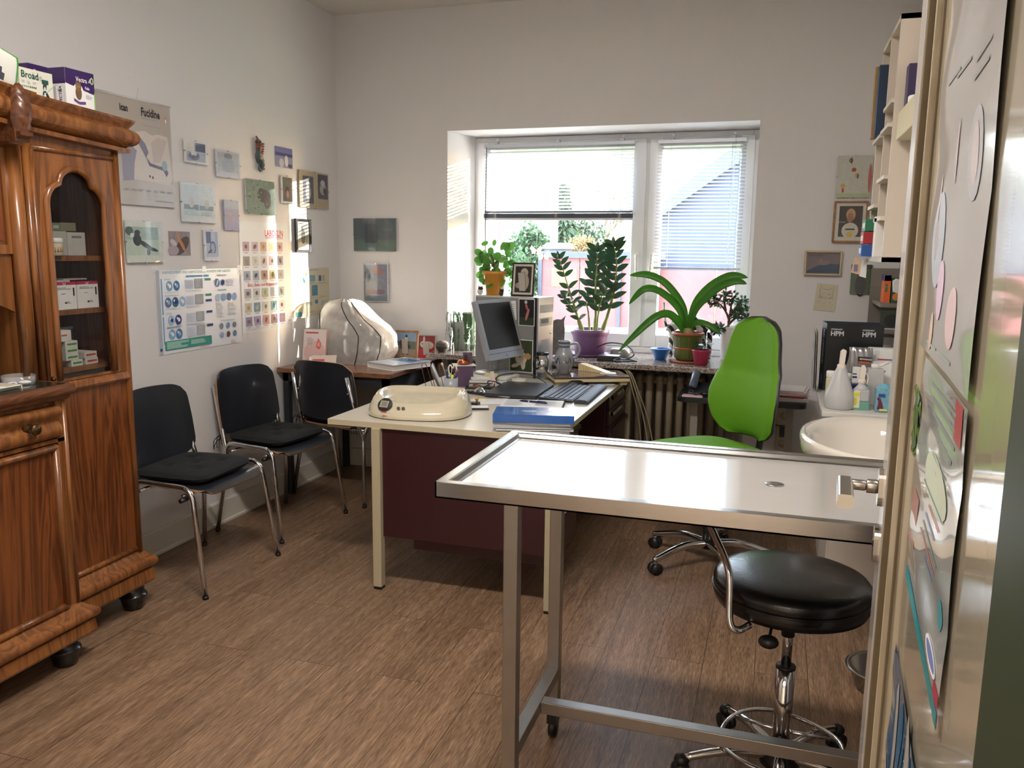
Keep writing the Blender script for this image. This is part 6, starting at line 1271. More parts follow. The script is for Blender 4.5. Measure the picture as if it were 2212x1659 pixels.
m = MB(); MM = TM((-2.62, 4.28, .784), .45, .5); m.box((0, 0, 0), (.15, .10, .003), C('#d7c6bf'), M=MM); m.box((.01, .01, .003), (.08, .06, .0035), C('#c23a4c'), M=MM); m.box((-.01, -.01, -.004), (.14, .09, -.001), paper, M=MM); solo('leaflet', m, 'pink leaflets fanned out in front of the flip brochure', 'leaflet')
t = Thing('book', 'thick white hardcover book with a blue photo cover on the brown table', 'book', (-2.135, 4.49, .7755), math.radians(-24), world=False)
m = MB(); m.box((-.115, -.145, .003), (.112, .145, .030), mat('page_block', '#d9d6d2', .8, var=.15, scale=200)); t.part('pages', m); m = MB(); m.box((-.12, -.15, 0), (.117, .15, .003), paper); m.box((-.12, -.15, .030), (.117, .15, .034), C('#cfd6de', .2)); m.box((-.12, -.15, 0), (-.117, .15, .034), paper); m.box((-.10, .0, .034), (.10, .14, .0345), C('#5f86a8|'.strip('|'), .2)); m.box((-.02, .05, .0345), (.07, .10, .0348), C('#2f4a66', .2)); t.part('cover', m)
def standframe(label, loc, w_, h_, rz, fr, items, fw=.012, lean=-0.15):
    t = Thing('framed_photo', label, 'picture frame', world=False); m = MB()
    for (a, b_, c_, d) in ((0, 0, fw, h_), (w_-fw, 0, w_, h_), (fw, 0, w_-fw, fw), (fw, h_-fw, w_-fw, h_)): m.box((a-w_/2, -.006, b_), (c_-w_/2, .006, d), fr)
    t.part('frame', m, bevel=.0015); m = MB(); m.box((fw-w_/2, -.002, fw), (w_/2-fw, .003, h_-fw), paper); c = Canvas(m, frameM((fw-w_/2, -.0022, fw), (1, 0, 0), (0, 0, 1)), w_-2*fw, h_-2*fw); c.art(items); t.part('photo', m); m = MB(); m.box((-.02, .006, h_*.1), (.02, .009, h_*.7), back_m, M=Matrix.Rotation(.30, 4, 'X')); t.part('strut', m)
    t.o.matrix_world = TM(loc, rz, lean); return t
standframe('wooden framed photo of a rider on a brown horse on the brown table', (-2.275, 4.865, .7755), .165, .180, .12, wood('frame_oak', '#b07a3c', '#8a5a28'), [('r', 0, 0, 1, 1, '#8aa0b8'), ('r', 0, 0, 1, .62, '#4c5648|#6f7860'), ('r', 0, 0, 1, .30, '#a08c78'), ('e', .5, .40, .24, .12, '#5a3426|#3a2018'), ('e', .28, .55, .07, .13, '#5a3426'), ('r', .36, .05, .40, .35, '#3a2018'), ('r', .60, .05, .64, .35, '#3a2018'), ('e', .52, .66, .09, .14, '#d8d8d8'), ('e', .53, .84, .05, .06, '#1c1c20'), ('r', .50, .42, .56, .60, '#d0cec8')])
standframe('silver framed photo of a white rabbit on red cloth on the brown table', (-2.125, 4.86, .7755), .125, .158, .05, mat('silver_frame', '#c3beb6', .3, .7), [('r', 0, 0, 1, 1, '#8c1f2c|#6a1420'), ('r', 0, 0, 1, .4, '#b81f28'), ('e', .55, .58, .38, .18, '#cfc0a8'), ('e', .25, .62, .16, .14, '#d6c8b2'), ('e', .32, .84, .06, .14, '#d6c8b2'), ('e', .22, .64, .03, .03, '#2a1c18'), ('e', .75, .18, .14, .08, '#d9a890')], fw=.007)

# ================================================================== on the desk
ZD = .7455
# baby scale
sc_m = mat('scale_cream', '#cdc3aa', .16, var=.03, scale=4, coat=.5); t = Thing('baby_scale', 'cream digital weighing scale with a display at the front of the desk', 'scale', (-1.500, 3.365, ZD), math.radians(8), world=False)
def scf(u, v):
    a = 2*PI*u; ca, sa = math.cos(a), math.sin(a); n_ = .78; X = math.copysign(abs(ca)**n_, ca); Y = math.copysign(abs(sa)**n_, sa)
    K = [(1.00, .004, 0), (1.005, .018, 0), (.985, .038, .002), (.93, .068, .008), (.87, .085, .014), (.83, .088, .018), (.79, .083, .020), (.70, .066, .022), (.50, .054, .022), (.25, .050, .022), (.0, .049, .022)]
    q = v*(len(K)-1); i = min(int(q), len(K)-2); f = q-i; r, z, dy = [K[i][j]+(K[i+1][j]-K[i][j])*f for j in range(3)]
    hz = z*(1+.16*ca*ca*(r > .75)+.10*max(0, sa))*(1-.22*max(0, -sa)*(r > .6)); dy += (.045 if sa < 0 else 0)*-sa*0+.0
    ins = 1-.10*max(0, -sa)*(1-r)*2
    return (X*.228*r*ins, Y*.178*r*ins+dy*1.2, hz)
m = MB(); m.grid(scf, 72, 40, sc_m); t.part('housing', m)
m = MB(); m.grid(lambda u, v: (lambda p: (p[0]*.97, p[1]*.97, -.0005+.005*v))(scf(u, 0)), 40, 1, black_pl); t.part('base', m)
DMx = TM((-.118, -.142, .060), -.30, math.radians(58)); m = MB(); m.lathe([(.036, 0), (.036, .004), (.030, .006), (0, .006)], dark_pl, M=DMx, sy=.85, seg=32); m.box((-.022, -.015, .006), (.020, .016, .008), C('#a9a490', .2), M=DMx); m.box((-.014, -.010, .008), (.013, .011, .0085), C('#7f8072', .3), M=DMx); t.part('display', m)
for dx in (-.052, -.030):
    m = MB(); m.lathe([(.0075, 0), (.0075, .003), (0, .004)], C('#5c5a58', .3), M=TM((dx, -.163, .052), 0, math.radians(62)), sy=.8); t.part('button', m)
m = MB(); m.box((0, 0, 0), (.026, .006, .0006), C('#c03a3c'), M=TM((-.125, -.1785, .0325), -.25, math.radians(72))); t.part('lettering', m)
# paper stack and blue folder
random.seed(4); z = ZD
sg = 'papers stacked under the blue folder'
for i in range(7):
    h_ = random.choice([.004, .006, .009]); m = MB(); m.box((-.158, -.105, 0), (.158, .105, h_-.0005), C(random.choice(['#cfd0d2', '#dedede', '#b4b6ba', '#e6e4e0'])), M=TM((-.935+random.uniform(-.012, .012), 3.262+random.uniform(-.01, .01), z), math.radians(14)+random.uniform(-.05, .05)))
    solo('magazine', m, ['lowest', 'second lowest', 'third lowest', 'middle', 'third highest', 'second highest', 'topmost'][i]+' of the grey-white papers stacked under the blue folder', 'papers', sg); z += h_
blu = mat('blue_folder', '#1f5fae', .22, var=.05, coat=.5); t = Thing('folder', 'thick bright blue folder on the paper stack at the desk front', 'folder', (-.93, 3.235, z), math.radians(13), world=False)
m = MB(); m.box((-.165, -.085, 0), (.165, -.083, .034), blu); m.box((-.165, -.085, 0), (.165, .085, .002), blu); m.box((-.165, -.085, .032), (.165, .085, .034), blu); m.box((.163, -.085, 0), (.165, .085, .034), blu); t.part('cover', m, bevel=.0015)
m = MB(); m.box((-.158, -.08, .003), (.160, .08, .031), mat('page_block', '#d9d6d2', .8)); t.part('pages', m); m = MB(); m.lathe([(.035, .0), (.035, .0006), (0, .0006)], C('#8fb6d6', .2), M=TM((-.02, 0, .034)), sy=.55); m.box((.01, -.03, .0345), (.075, -.022, .0348), paper, M=TM((0, 0, 0), .3)); t.part('label', m)
# notebook with pen
t = Thing('notepad', 'white spiral notepad with notes lying left of the laptop front', 'notepad', (-1.08, 3.72, ZD), .17, world=False); m = MB()
for i in range(4): m.box((-.145, -.095, .003*i), (.145, .095, .003*i+.0025), paper, M=TM((0, 0, 0), .03*(i % 2)))
c = Canvas(m, TM((-.145, -.095, .0116)), .29, .19); c.lines(.05, .1, .4, .9, 9, lt_print); c.lines(.55, .2, .9, .85, 12, lt_print, seed=5); t.part('pages', m)
m = MB(); 
for i in range(16): m.tube([(.146, -.09+.0115*i, .0), (.152, -.09+.0115*i, .008), (.144, -.09+.0115*i, .013)], .0009, black_pl, seg=4)
t.part('spiral', m, kind='stuff')
t = Thing('ballpoint_pen', 'dark blue ballpoint pen lying on the white notepad', 'pen', (-1.08, 3.74, ZD+.016), -.12, world=False); m = MB(); m.tube([(-.075, 0, 0), (-.062, 0, 0), (-.05, 0, 0), (.06, 0, 0), (.068, 0, 0)], [.001, .0048, .0055, .0055, .0035], C('#1f2450', .25), seg=10); t.part('barrel', m); m = MB(); m.cyl((-.028, 0, 0), (-.020, 0, 0), .0058, chrome); m.box((.02, -.0015, .0058), (.066, .0015, .0075), C('#1f2450', .25)); t.part('clip', m)
# laptop, keyboard, wrist rest, mouse
lap = mat('laptop_grey', '#30343c', .38, var=.08, coat=.1); t = Thing('laptop', 'closed dark grey laptop in the middle of the desk', 'laptop', (-1.245, 4.065, ZD), math.radians(2), world=False)
m = MB(); m.prism(rrect(-.135, -.205, .135, .195, .012), .004, .014, lap); m.box((-.06, -.2055, .006), (.0, -.205, .010), chrome); t.part('base', m, bevel=.002); m = MB(); m.prism(rrect(-.135, -.205, .135, .195, .012), .0145, .022, lap); t.part('lid', m, bevel=.002)
kb = mat('keyboard_grey', '#262a31', .4); t = Thing('keyboard', 'black computer keyboard beside the closed laptop', 'keyboard', (-1.005, 4.095, ZD), 0, world=False); m = MB(); m.prism([(-.085, 0), (.085, 0), (.085, .010), (-.085, .020)], -.235, .235, kb, ax='y'); t.part('base', m, bevel=.002)
m = MB()
for i in range(6):
    for j in range(21):
        x = -.062+.0245*i; y = -.222+.0215*j; zz = .0185-(x+.085)*.059+.0; m.box((x, y, zz), (x+.020, y+.0185, zz+.004), dark_pl)
t.part('keys', m, kind='stuff'); m = MB(); m.box((-.085, -.15, .0205), (-.075, .12, .0215), C('#9aa6b8', .2)); t.part('silver_strip', m)
t = Thing('wrist_rest', 'dark grey padded wrist rest in front of the keyboard', 'wrist rest', (-.878, 4.10, ZD), .02, world=False); m = MB(); m.prism([(-.034, 0), (.034, 0), (.036, .010), (.022, .019), (-.010, .021), (-.034, .014)], -.255, .255, mat('gel_grey', '#343840', .55), ax='y', smooth=True); t.part('pad', m, bevel=.003)
t = Thing('mouse', 'black computer mouse behind the keyboard', 'mouse', (-1.03, 4.372, ZD), .3, world=False); m = MB(); m.lathe([(1.0, 0), (1.03, .25), (.92, .62), (.6, .92), (0, 1.0)], black_pl, M=Matrix.Diagonal((.055, .030, .034, 1)), seg=24); t.part('body', m)
# pad and black stapler-like block near the scale
m = MB(); m.box((0, 0, 0), (.10, .085, .006), paper, M=TM((-1.335, 3.515, ZD), .35)); m.box((-.002, -.002, -.0), (.102, .0, .009), dark_pl, M=TM((-1.335, 3.515, ZD), .35)); solo('note_block', m, 'small white note block with a dark edge right of the cream scale', 'note block')
t = Thing('rubber_stamp', 'black rubber stamp with a round wooden knob beside the scale', 'stamp', (-1.335, 3.64, ZD)); m = MB(); m.box((-1.375, 3.605, ZD), (-1.315, 3.645, ZD+.018), black_pl); t.part('base', m, bevel=.003); m = MB(); m.cyl((-1.33, 3.635, ZD+.018), (-1.33, 3.635, ZD+.028), .005, C('#b98a5a')); m.ell((-1.33, 3.635, ZD+.033), (.010, .010, .009), C('#c99a6a', .3)); t.part('knob', m)
# pen cup
cx_, cy_ = -1.525, 3.79; t = Thing('pen_cup', 'pale grey pen cup with a green emblem behind the scale', 'pen cup', (cx_, cy_, ZD)); m = MB(); m.lathe([(.034, 0), (.036, .100), (.033, .100), (.031, .004), (0, .004)], mat('cup_grey', '#a3a8b2', .3), c=(cx_, cy_, ZD), seg=32); t.part('cup', m)
m = MB(); m.lathe([(.0365, 0), (.0365, .0)], steel, c=(0, 0, -5)); m = MB()
for (r_, cc, o_) in ((.020, '#c9a83c', .0008), (.017, '#1f5a4a', .0016)):
    pts = [(r_*math.cos(k_*PI/12)/.036, .045+r_*.9*math.sin(k_*PI/12)) for k_ in range(24)]; m.add([(cx_+(.0358+o_)*math.sin(a+.35), cy_-(.0358+o_)*math.cos(a+.35), ZD+h_) for a, h_ in pts], [tuple(range(24))], C(cc))
t.part('emblem', m)
def stick(name, label, cat, base, top, r, col, tip=None, tipc=None):
    m = MB(); m.tube([base, top], r, C(col) if isinstance(col, str) else col, seg=10); 
    if tip: d = (Vector(top)-Vector(base)).normalized(); m.tube([Vector(top), Vector(top)+d*tip[0]], [r, tip[1]], C(tipc), seg=10)
    return solo(name, m, label, cat)
B0 = Vector((cx_, cy_, ZD+.006))
stick('paint_brush', 'brush with a pale bristle head leaning left in the pen cup', 'brush', B0+Vector((.01, 0, 0)), (cx_-.045, cy_+.01, ZD+.150), .003, '#b98a5a', (.022, .006), '#d9c8a8')
stick('marker_pen', 'teal marker leaning in the pen cup', 'pen', B0+Vector((.005, .01, 0)), (cx_-.024, cy_-.006, ZD+.140), .0055, '#1f7a7c'); stick('marker_pen', 'dark blue marker beside the teal one in the pen cup', 'pen', B0+Vector((0, -.012, 0)), (cx_-.015, cy_-.018, ZD+.135), .005, '#24305c'); stick('highlighter', 'yellow highlighter with a black cap in the pen cup', 'pen', B0+Vector((-.005, -.01, 0)), (cx_+.018, cy_-.02, ZD+.120), .006, '#d6e03a', (.03, .007), '#1b1b1d')
stick('ballpoint_pen', 'black pen leaning right in the pen cup', 'pen', B0+Vector((0, .012, 0)), (cx_+.030, cy_+.012, ZD+.140), .0045, '#1b1b26'); stick('ballpoint_pen', 'purple pen with a red cap in the pen cup', 'pen', B0+Vector((-.01, .01, 0)), (cx_+.036, cy_-.004, ZD+.132), .0045, '#3a2a5c', (.012, .004), '#c03a4c')
t = Thing('scissors', 'scissors with cream handles standing in the pen cup', 'scissors', (cx_+.004, cy_+.012, ZD+.006)); m = MB(); m.box((cx_+.001, cy_+.010, ZD+.006), (cx_+.009, cy_+.013, ZD+.11), chrome); t.part('blade', m)
for s_ in (-1, 1):
    m = MB(); m.tube([(cx_+.005+s_*.012+.010*math.cos(a), cy_+.012, ZD+.137+.024*math.sin(a)) for a in [2*PI*i/16 for i in range(16)]], .0042, C('#e2dccb', .3), seg=8, closed=True); t.part('handle', m)
# letter rack with envelopes
t = Thing('letter_rack', 'copper wire letter rack left of the pen cup', 'letter rack', (-1.66, 4.02, ZD)); m = MB(); cop = mat('copper_wire', '#7a4a36', .35, .8)
for i in range(3): x = -1.735+.05*i; m.tube([(x, 3.97, ZD+.003), (x-.03, 3.98, ZD+.115), (x-.035, 4.01, ZD+.128), (x-.03, 4.04, ZD+.115), (x, 4.05, ZD+.003)], .002, cop, seg=6, smooth_path=4)
m.tube([(-1.74, 3.98, ZD+.003), (-1.62, 3.98, ZD+.003)], .002, cop); m.tube([(-1.74, 4.04, ZD+.003), (-1.62, 4.04, ZD+.003)], .002, cop); t.part('wire', m)
for i, (cc, nm) in enumerate((('#5f8a86', 'green'), ('#a9848c', 'dusty rose'), ('#c6b9a9', 'beige'), ('#eceef2', 'handwritten white'))):
    m = MB(); w0 = .105+.012*i; MM = TM((-1.672+.006*i, 4.0+.0*i, ZD+.004), .35, 0, -.42); m.box((0, -.05, 0), (.0015, .05, w0), C(cc), M=MM)
    if i == 3:
        for q in range(7): m.box((.0016, -.035, .02+.012*q), (.0019, .02+.003*(q % 3), .0225+.012*q), grey_ink, M=MM)
    solo('envelope', m, nm+' paper leaning in the copper letter rack', 'paper', 'papers in the letter rack')
# purple tissue box with a copper bowl
t = Thing('tea_box', 'dull purple cardboard box with a green printed side behind the pen cup', 'box', (-1.60, 4.16, ZD), .42, world=False); m = MB(); m.box((-.05, -.05, 0), (.05, .05, .112), C('#5b4660')); m.box((.0502, -.045, .005), (.0506, .048, .100), C('#9aa37e')); m.box((.0508, -.03, .015), (.051, .03, .06), C('#8a5a50')); m.box((-.058, -.055, .113), (.062, .052, .115), paper, M=TM((0, 0, 0), .1)); t.part('carton', m)
t = Thing('copper_dish', 'small copper dish full of clips on the purple box', 'dish', (-1.60, 4.16, ZD+.117)); m = MB(); m.lathe([(.020, 0), (.034, .004), (.036, .012), (.030, .012), (.032, .018), (.028, .022), (0, .02)], mat('copper', '#b8643c', .3, .8), c=(-1.60, 4.16, ZD+.117)); t.part('dish', m); m = MB(); random.seed(8)
for i in range(12): a = random.random()*6.28; m.tube([(-1.60+.012*math.cos(a), 4.16+.012*math.sin(a), ZD+.135), (-1.60+.028*math.cos(a), 4.16+.028*math.sin(a), ZD+.150+.015*random.random())], .0012, cop, seg=4)
t.part('clips', m); m = MB(); m.box((-1.615, 4.19, ZD+.117), (-1.56, 4.192, ZD+.178), PM('#7a6a78|#3a3040')); solo('card', m, 'small picture card standing behind the copper dish', 'card')
# papers and books under the monitor's left
random.seed(21); z = ZD
for i, (cc, h_) in enumerate((('#2a2a34', .012), ('#8a8378', .008), ('#c9c6c0', .006), ('#54505a', .008), ('#d9d6d0', .010), ('#bfb8ac', .006), ('#e4e0da', .005))):
    m = MB(); s_ = 1-.05*i; m.box((-.075*s_, -.055*s_, 0), (.075*s_, .055*s_, h_-.0005), C(cc), M=TM((-1.485+.004*(i % 3), 4.12+.006*(i % 2), z), .3+random.uniform(-.15, .15))); solo('booklet', m, ['black', 'taupe', 'pale grey', 'dark violet', 'white', 'beige', 'cream'][i]+' booklet in the small pile left of the monitor foot', 'booklet', 'booklets piled left of the monitor'); z += h_
m = MB(); m.box((-.035, -.022, 0), (.035, .022, .010), C('#d8d48a'), M=TM((-1.452, 4.20, ZD+.056), .1)); solo('sticky_notes', m, 'pad of yellow sticky notes on the booklet pile', 'notes')
m = MB(); m.box((0, 0, 0), (.020, .0015, .095), C('#e4cfc8'), M=TM((-1.405, 4.10, ZD), .3, 0, -.22)); solo('bookmark', m, 'pale pink card strip leaning against the booklet pile', 'card')
m = MB(); m.box((0, 0, 0), (.17, .085, .012), dark_pl, M=TM((-1.50, 3.93, ZD), -.35, 0, 0)); m.box((.015, .012, .012), (.155, .070, .0135), C('#a9a9a4', .3), M=TM((-1.50, 3.93, ZD), -.35)); solo('calculator', m, 'dark desk calculator behind the toy car', 'calculator')
# chrome toy car
t = Thing('toy_car', 'chrome beetle-shaped toy car paperweight beside the pen cup', 'toy car', (-1.425, 3.93, ZD), -.25, world=False); m = MB()
def carf(u, v):
    a = 2*u-1; th = PI*v; hgt = .013+.016*max(0, 1-(abs(a-.05)/.62)**2.2)+.004*math.cos(a*3); w_ = .021*(1-.35*abs(a)**3); return (a*.045, -w_*math.cos(th), .007+hgt*math.sin(th)**.8*(1-abs(a)**7))
m.grid(carf, 22, 12, chrome); t.part('body', m)
for dx in (-.028, .028):
    for dy in (-.019, .019): m = MB(); m.cyl((dx, dy-.004, .009), (dx, dy+.004, .009), .009, black_pl); t.part('wheel', m)
m = MB(); random.seed(5); m.tube([Vector((-.01+.03*math.cos(i*1.9)*(.5+.5*random.random()), .012*math.sin(i*2.3), .036+.012*math.sin(i*1.1))) for i in range(12)], .0016, cop, seg=5, smooth_path=4); t.part('wire_load', m)
# loose papers
for i, (x, y, a, w_, h_, cc, nm) in enumerate(((-1.30, 3.74, .5, .20, .13, '#e6e6e8', 'white sheet under the notepad edge'), (-1.37, 3.76, -.1, .08, .06, '#e8e4b8', 'pale yellow slip beside the pen cup'), (-.905, 4.46, .3, .13, .08, '#eceef2', 'small white sheets behind the wrist rest'))):
    m = MB(); m.box((-w_/2, -h_/2, 0), (w_/2, h_/2, .0012), C(cc), M=TM((x, y, ZD+.0005+.0013*i), a)); m.box((-w_/2, -h_/2, .0012), (w_/2, h_/2, .002), C(cc), M=TM((x+.008, y+.004, ZD+.0005+.0013*i), a+.15)); solo('paper_sheet', m, nm+' on the desk', 'paper')
m = MB(); m.lathe([(.038, 0), (.040, .002), (.040, .030), (.038, .032), (.012, .032), (.012, .0)], C('#e2dccb'), c=(-1.328, 4.305, ZD)); solo('tape_roll', m, 'white adhesive tape roll between the monitor and the board', 'tape roll')
# monitor
sil = mat('silver_plastic', '#9ea1a8', .35, .25, var=.04); scr = mat('screen_black', '#0b0d12', .38, var=.1, spec=.35)
m = MB(); m.box((-1.62, 4.22, ZD), (-1.375, 4.46, ZD+.034), C('#e4e2dc')); m.box((-1.615, 4.215, ZD+.034), (-1.38, 4.455, ZD+.040), paper); solo('paper_box', m, 'flat white box carrying the monitor', 'box')
a_, tl = math.radians(74), math.radians(17.4); mc = Vector((-1.462, 4.37, 1.045)); ux = Vector((math.cos(a_), math.sin(a_), 0)); nn = Vector((math.sin(a_), -math.cos(a_), 0)); uy = Vector((0, 0, 1))*math.cos(tl)-nn*math.sin(tl)
MT = frameM(mc, ux, uy); t = Thing('monitor', 'old silver flat monitor with a black screen, tilted back', 'monitor', world=False)
m = MB(); m.prism(rrect(-.168, -.172, .168, .165, .008), -.030, .0, sil); m.prism(rrect(-.14, -.13, .14, .13, .02), -.055, -.030, sil); t.part('housing', m, bevel=.004); m = MB(); m.quad([(-.150, -.112, .0012), (.150, -.112, .0012), (.150, .145, .0012), (-.150, .145, .0012)], scr); t.part('screen', m)
m = MB(); m.box((-.168, -.138, .0003), (.168, -.136, .0012), dark_pl); m.box((-.155, .152, .001), (-.132, .157, .0016), grey_ink); m.ell((.0, -.155, .001), (.006, .006, .002), C('#7f838c')); t.part('lower_bezel', m)
t.o.matrix_world = MT; inv = MT.inverted()
m = MB(); fz = ZD+.041; fb = Vector((-1.50, 4.385, fz)); m.lathe([(1, 0), (1, .006), (.9, .012), (.3, .020), (0, .020)], sil, M=inv @ Matrix.Translation(fb) @ Matrix.Diagonal((.115, .10, 1, 1)), seg=36); t.part('foot', m)
m = MB(); m.tube([inv @ (fb+Vector((0, 0, .01))), inv @ (fb+Vector((.0, 0, .07))), Vector((0, -.10, -.045))], .026, sil, smooth_path=3); t.part('neck', m)
# computer tower
TW = TM((-1.300, 4.540, ZD), -math.radians(12.5)); tg = mat('tower_grey', '#8f8f90', .45, .2, var=.04); t = Thing('computer_tower', 'grey computer tower standing on the desk, papers stuck to its side', 'computer', world=False)
m = MB(); m.box((-.415, .0, 0), (-.018, .185, .462), tg); m.box((-.415, -.0015, .455), (-.018, .186, .4635), C('#c9c8c6')); t.part('case', m, bevel=.003)
m = MB(); m.box((-.018, -.001, 0), (.0, .186, .463), black_pl); m.box((0, .0, .0), (.010, .186, .463), sil); m.box((.010, .02, .375), (.0125, .17, .420), C('#b3b5b8')); m.box((.010, .02, .30), (.0125, .17, .345), C('#b3b5b8')); m.box((.010, .03, .315), (.0135, .12, .340), C('#5f6064')); m.ell((.012, .15, .255), (.004, .010, .010), chrome); m.box((.010, .04, .05), (.012, .14, .22), C('#a9abb0')); t.part('front_panel', m, bevel=.002)
t.o.matrix_world = TW
def stuck(label, x, z, w_, h_, items, name='photo_print', rot=0, base=paper, d=.0025):
    m = MB(); M0 = TW @ frameM((x, -d, z), (1, 0, 0), (0, 0, 1)) @ Matrix.Rotation(rot, 4, 'Z'); m.box((0, 0, -.0008), (w_, h_, 0), base, M=M0); c = Canvas(m, M0 @ Matrix.Translation((.004, .004, 0)), w_-.008, h_-.008); c.art(items); return solo(name, m, label, 'photo' if name == 'photo_print' else 'paper')
stuck('dark photo with a red figure stuck to the tower side', -.118, .300, .105, .155, [('r', 0, 0, 1, 1, '#241c26|#120e14'), ('r', 0, 0, 1, .3, '#3c4a30|#1c2418'), ('e', .5, .72, .08, .14, '#b56c66', .3), ('e', .55, .42, .09, .25, '#c07a74', -.3), ('e', .45, .9, .1, .07, '#cfc8c0')])
stuck('narrow white note with handwriting stuck to the tower side', -.170, .330, .038, .110, [('r', .1, .1+.12*i, .85, .13+.12*i, '#9a9aa0') for i in range(7)], 'note', .06)
stuck('lower photo of a white and tan dog lying in grass, leaning on the tower', -.175, .03, .155, .190, [('r', 0, 0, 1, 1, '#3c4a2c|#24301c'), ('e', .5, .42, .26, .22, '#cfc4b0'), ('e', .45, .68, .17, .17, '#d6ccba'), ('e', .34, .80, .07, .09, '#5a3c2c'), ('e', .60, .80, .08, .09, '#5a3c2c'), ('e', .42, .60, .06, .06, '#2c2420'), ('e', .80, .5, .15, .1, '#b98a5c'), ('e', .45, .50, .04, .07, '#b0504c'), ('e', .25, .18, .2, .06, '#cfc4b0', .3), ('e', .6, .22, .1, .16, '#cfc4b0')], d=.004)
zt2 = ZD+.464
def onT(x, y): return TW @ Vector((x, y, .4635))
# black framed westie photo
t = standframe('black framed photo of a small light dog on top of the tower', onT(-.145, .085), .145, .195, math.radians(-8), mat('black_frame', '#141214', .3), [('r', 0, 0, 1, 1, '#ddd6c4'), ('r', .09, .07, .91, .93, '#3a3230|#241e1e'), ('e', .55, .72, .19, .15, '#c3b8a6'), ('e', .60, .42, .20, .26, '#b8ac9a'), ('e', .32, .30, .20, .10, '#a99d8c'), ('e', .50, .66, .08, .07, '#8a7c6c'), ('e', .42, .72, .02, .02, '#1c1818'), ('e', .56, .74, .02, .02, '#1c1818'), ('e', .47, .66, .03, .025, '#1c1818'), ('r', .09, .07, .91, .18, '#2c3030')], fw=.009, lean=-.12)
# board with glossy top
t = Thing('drawing_board', 'glossy brown topped board lying on the desk behind the keyboard', 'board', (-1.015, 4.540, ZD), math.radians(26), world=False)
m = MB(); m.box((-.20, -.155, .020), (.22, .165, .038), C('#d6c7a0', .4)); t.part('board', m, bevel=.002); m = MB(); m.box((-.202, -.157, .0385), (.222, .167, .050), mat('brown_glass_top', '#5a443e', .04, var=.15, coat=1.0)); t.part('glass_top', m, bevel=.002)
for x, y in ((-.17, -.12), (.19, -.12), (-.17, .13), (.19, .13)): m = MB(); m.box((x-.02, y-.02, 0), (x+.02, y+.02, .020), C('#b8a67c')); t.part('foot', m)
ZB_ = ZD+.0508
t = Thing('steel_mug', 'steel thermal mug with a black lid on the glossy board', 'mug', (-1.245, 4.475, ZB_)); cc_ = (-1.245, 4.475, ZB_); m = MB(); m.lathe([(.034, 0), (.040, .004), (.041, .118), (.038, .118), (.036, .006), (0, .006)], chrome, c=cc_, seg=32); t.part('body', m); m = MB(); m.lathe([(.042, .116), (.043, .122), (.038, .130), (0, .130)], black_pl, c=cc_); t.part('lid', m); m = MB(); m.tube([(cc_[0]-.02, cc_[1]-.036, ZB_+.10), (cc_[0]-.035, cc_[1]-.062, ZB_+.09), (cc_[0]-.035, cc_[1]-.062, ZB_+.035), (cc_[0]-.02, cc_[1]-.037, ZB_+.025)], .007, black_pl, smooth_path=4); t.part('handle', m)
jm = mat('stoneware', '#9a9ca0', .25, var=.06, coat=.4); jb = C('#3a4a68', .25); cc_ = (-1.130, 4.520, ZB_)
t = Thing('jug', 'grey stoneware jug with blue ornament and handle on the glossy board', 'jug', cc_); m = MB(); m.lathe([(.038, 0), (.042, .004), (.058, .045), (.064, .085), (.056, .125), (.040, .150), (.036, .160), (.037, .200), (.041, .206), (.037, .206), (.033, .195), (0, .150)], jm, c=cc_, seg=36); t.part('body', m)
m = MB(); 
for zz, r_ in ((.166, .0372), (.190, .0378)): m = MB(); m.lathe([(r_, zz), (r_+.0012, zz+.002), (r_+.0012, zz+.006), (r_, zz+.008)], jb, c=cc_, seg=32); t.part('blue_ring', m)
for q in range(5):
    m = MB(); a0 = q*2*PI/5+.4; m.tube([Vector((cc_[0]+(.0645-.0004*s_*s_)*math.cos(a0+.09*s_), cc_[1]+(.0645-.0004*s_*s_)*math.sin(a0+.09*s_), ZB_+.080+.020*math.sin(s_*1.1))) for s_ in range(-4, 5)], .004, jb, seg=6); t.part('ornament', m)
m = MB(); m.tube([(cc_[0]+.036, cc_[1]+.005, ZB_+.185), (cc_[0]+.080, cc_[1]+.012, ZB_+.190), (cc_[0]+.100, cc_[1]+.015, ZB_+.150), (cc_[0]+.080, cc_[1]+.012, ZB_+.105), (cc_[0]+.058, cc_[1]+.008, ZB_+.095)], .0085, jm, smooth_path=5); t.part('handle', m); t.o.scale = (.87, .87, .86); [setattr(o_, 'scale', (.9, .9, .86)) for o_ in bpy.data.objects if o_.name == 'steel_mug']
m = MB(); m.lathe([(.024, .001), (.026, .004), (.033, .105), (.0315, .105), (.0245, .006), (0, .005)], clear('drinking_glass', alpha=.02), c=(-1.105, 4.425, ZB_), seg=28); solo('drinking_glass', m, 'empty clear drinking glass in front of the stoneware jug', 'glass')
t = Thing('door_wedge', 'pale wooden wedge lying on the glossy board', 'wedge', (-.985, 4.60, ZB_), -.35, world=False); m = MB(); m.prism([(-.075, 0), (.115, 0), (.115, .004), (-.060, .042), (-.075, .040)], -.028, .028, wood('pale_wood', '#e0cc9c', '#c9b07a', .5), ax='y'); t.part('wedge', m, bevel=.002)
m = MB(); m.box((-.045, -.03, 0), (.045, .03, .002), paper, M=TM((-.885, 4.56, ZB_), .3)); solo('paper_sheet', m, 'small white sheet on the right corner of the glossy board', 'paper')
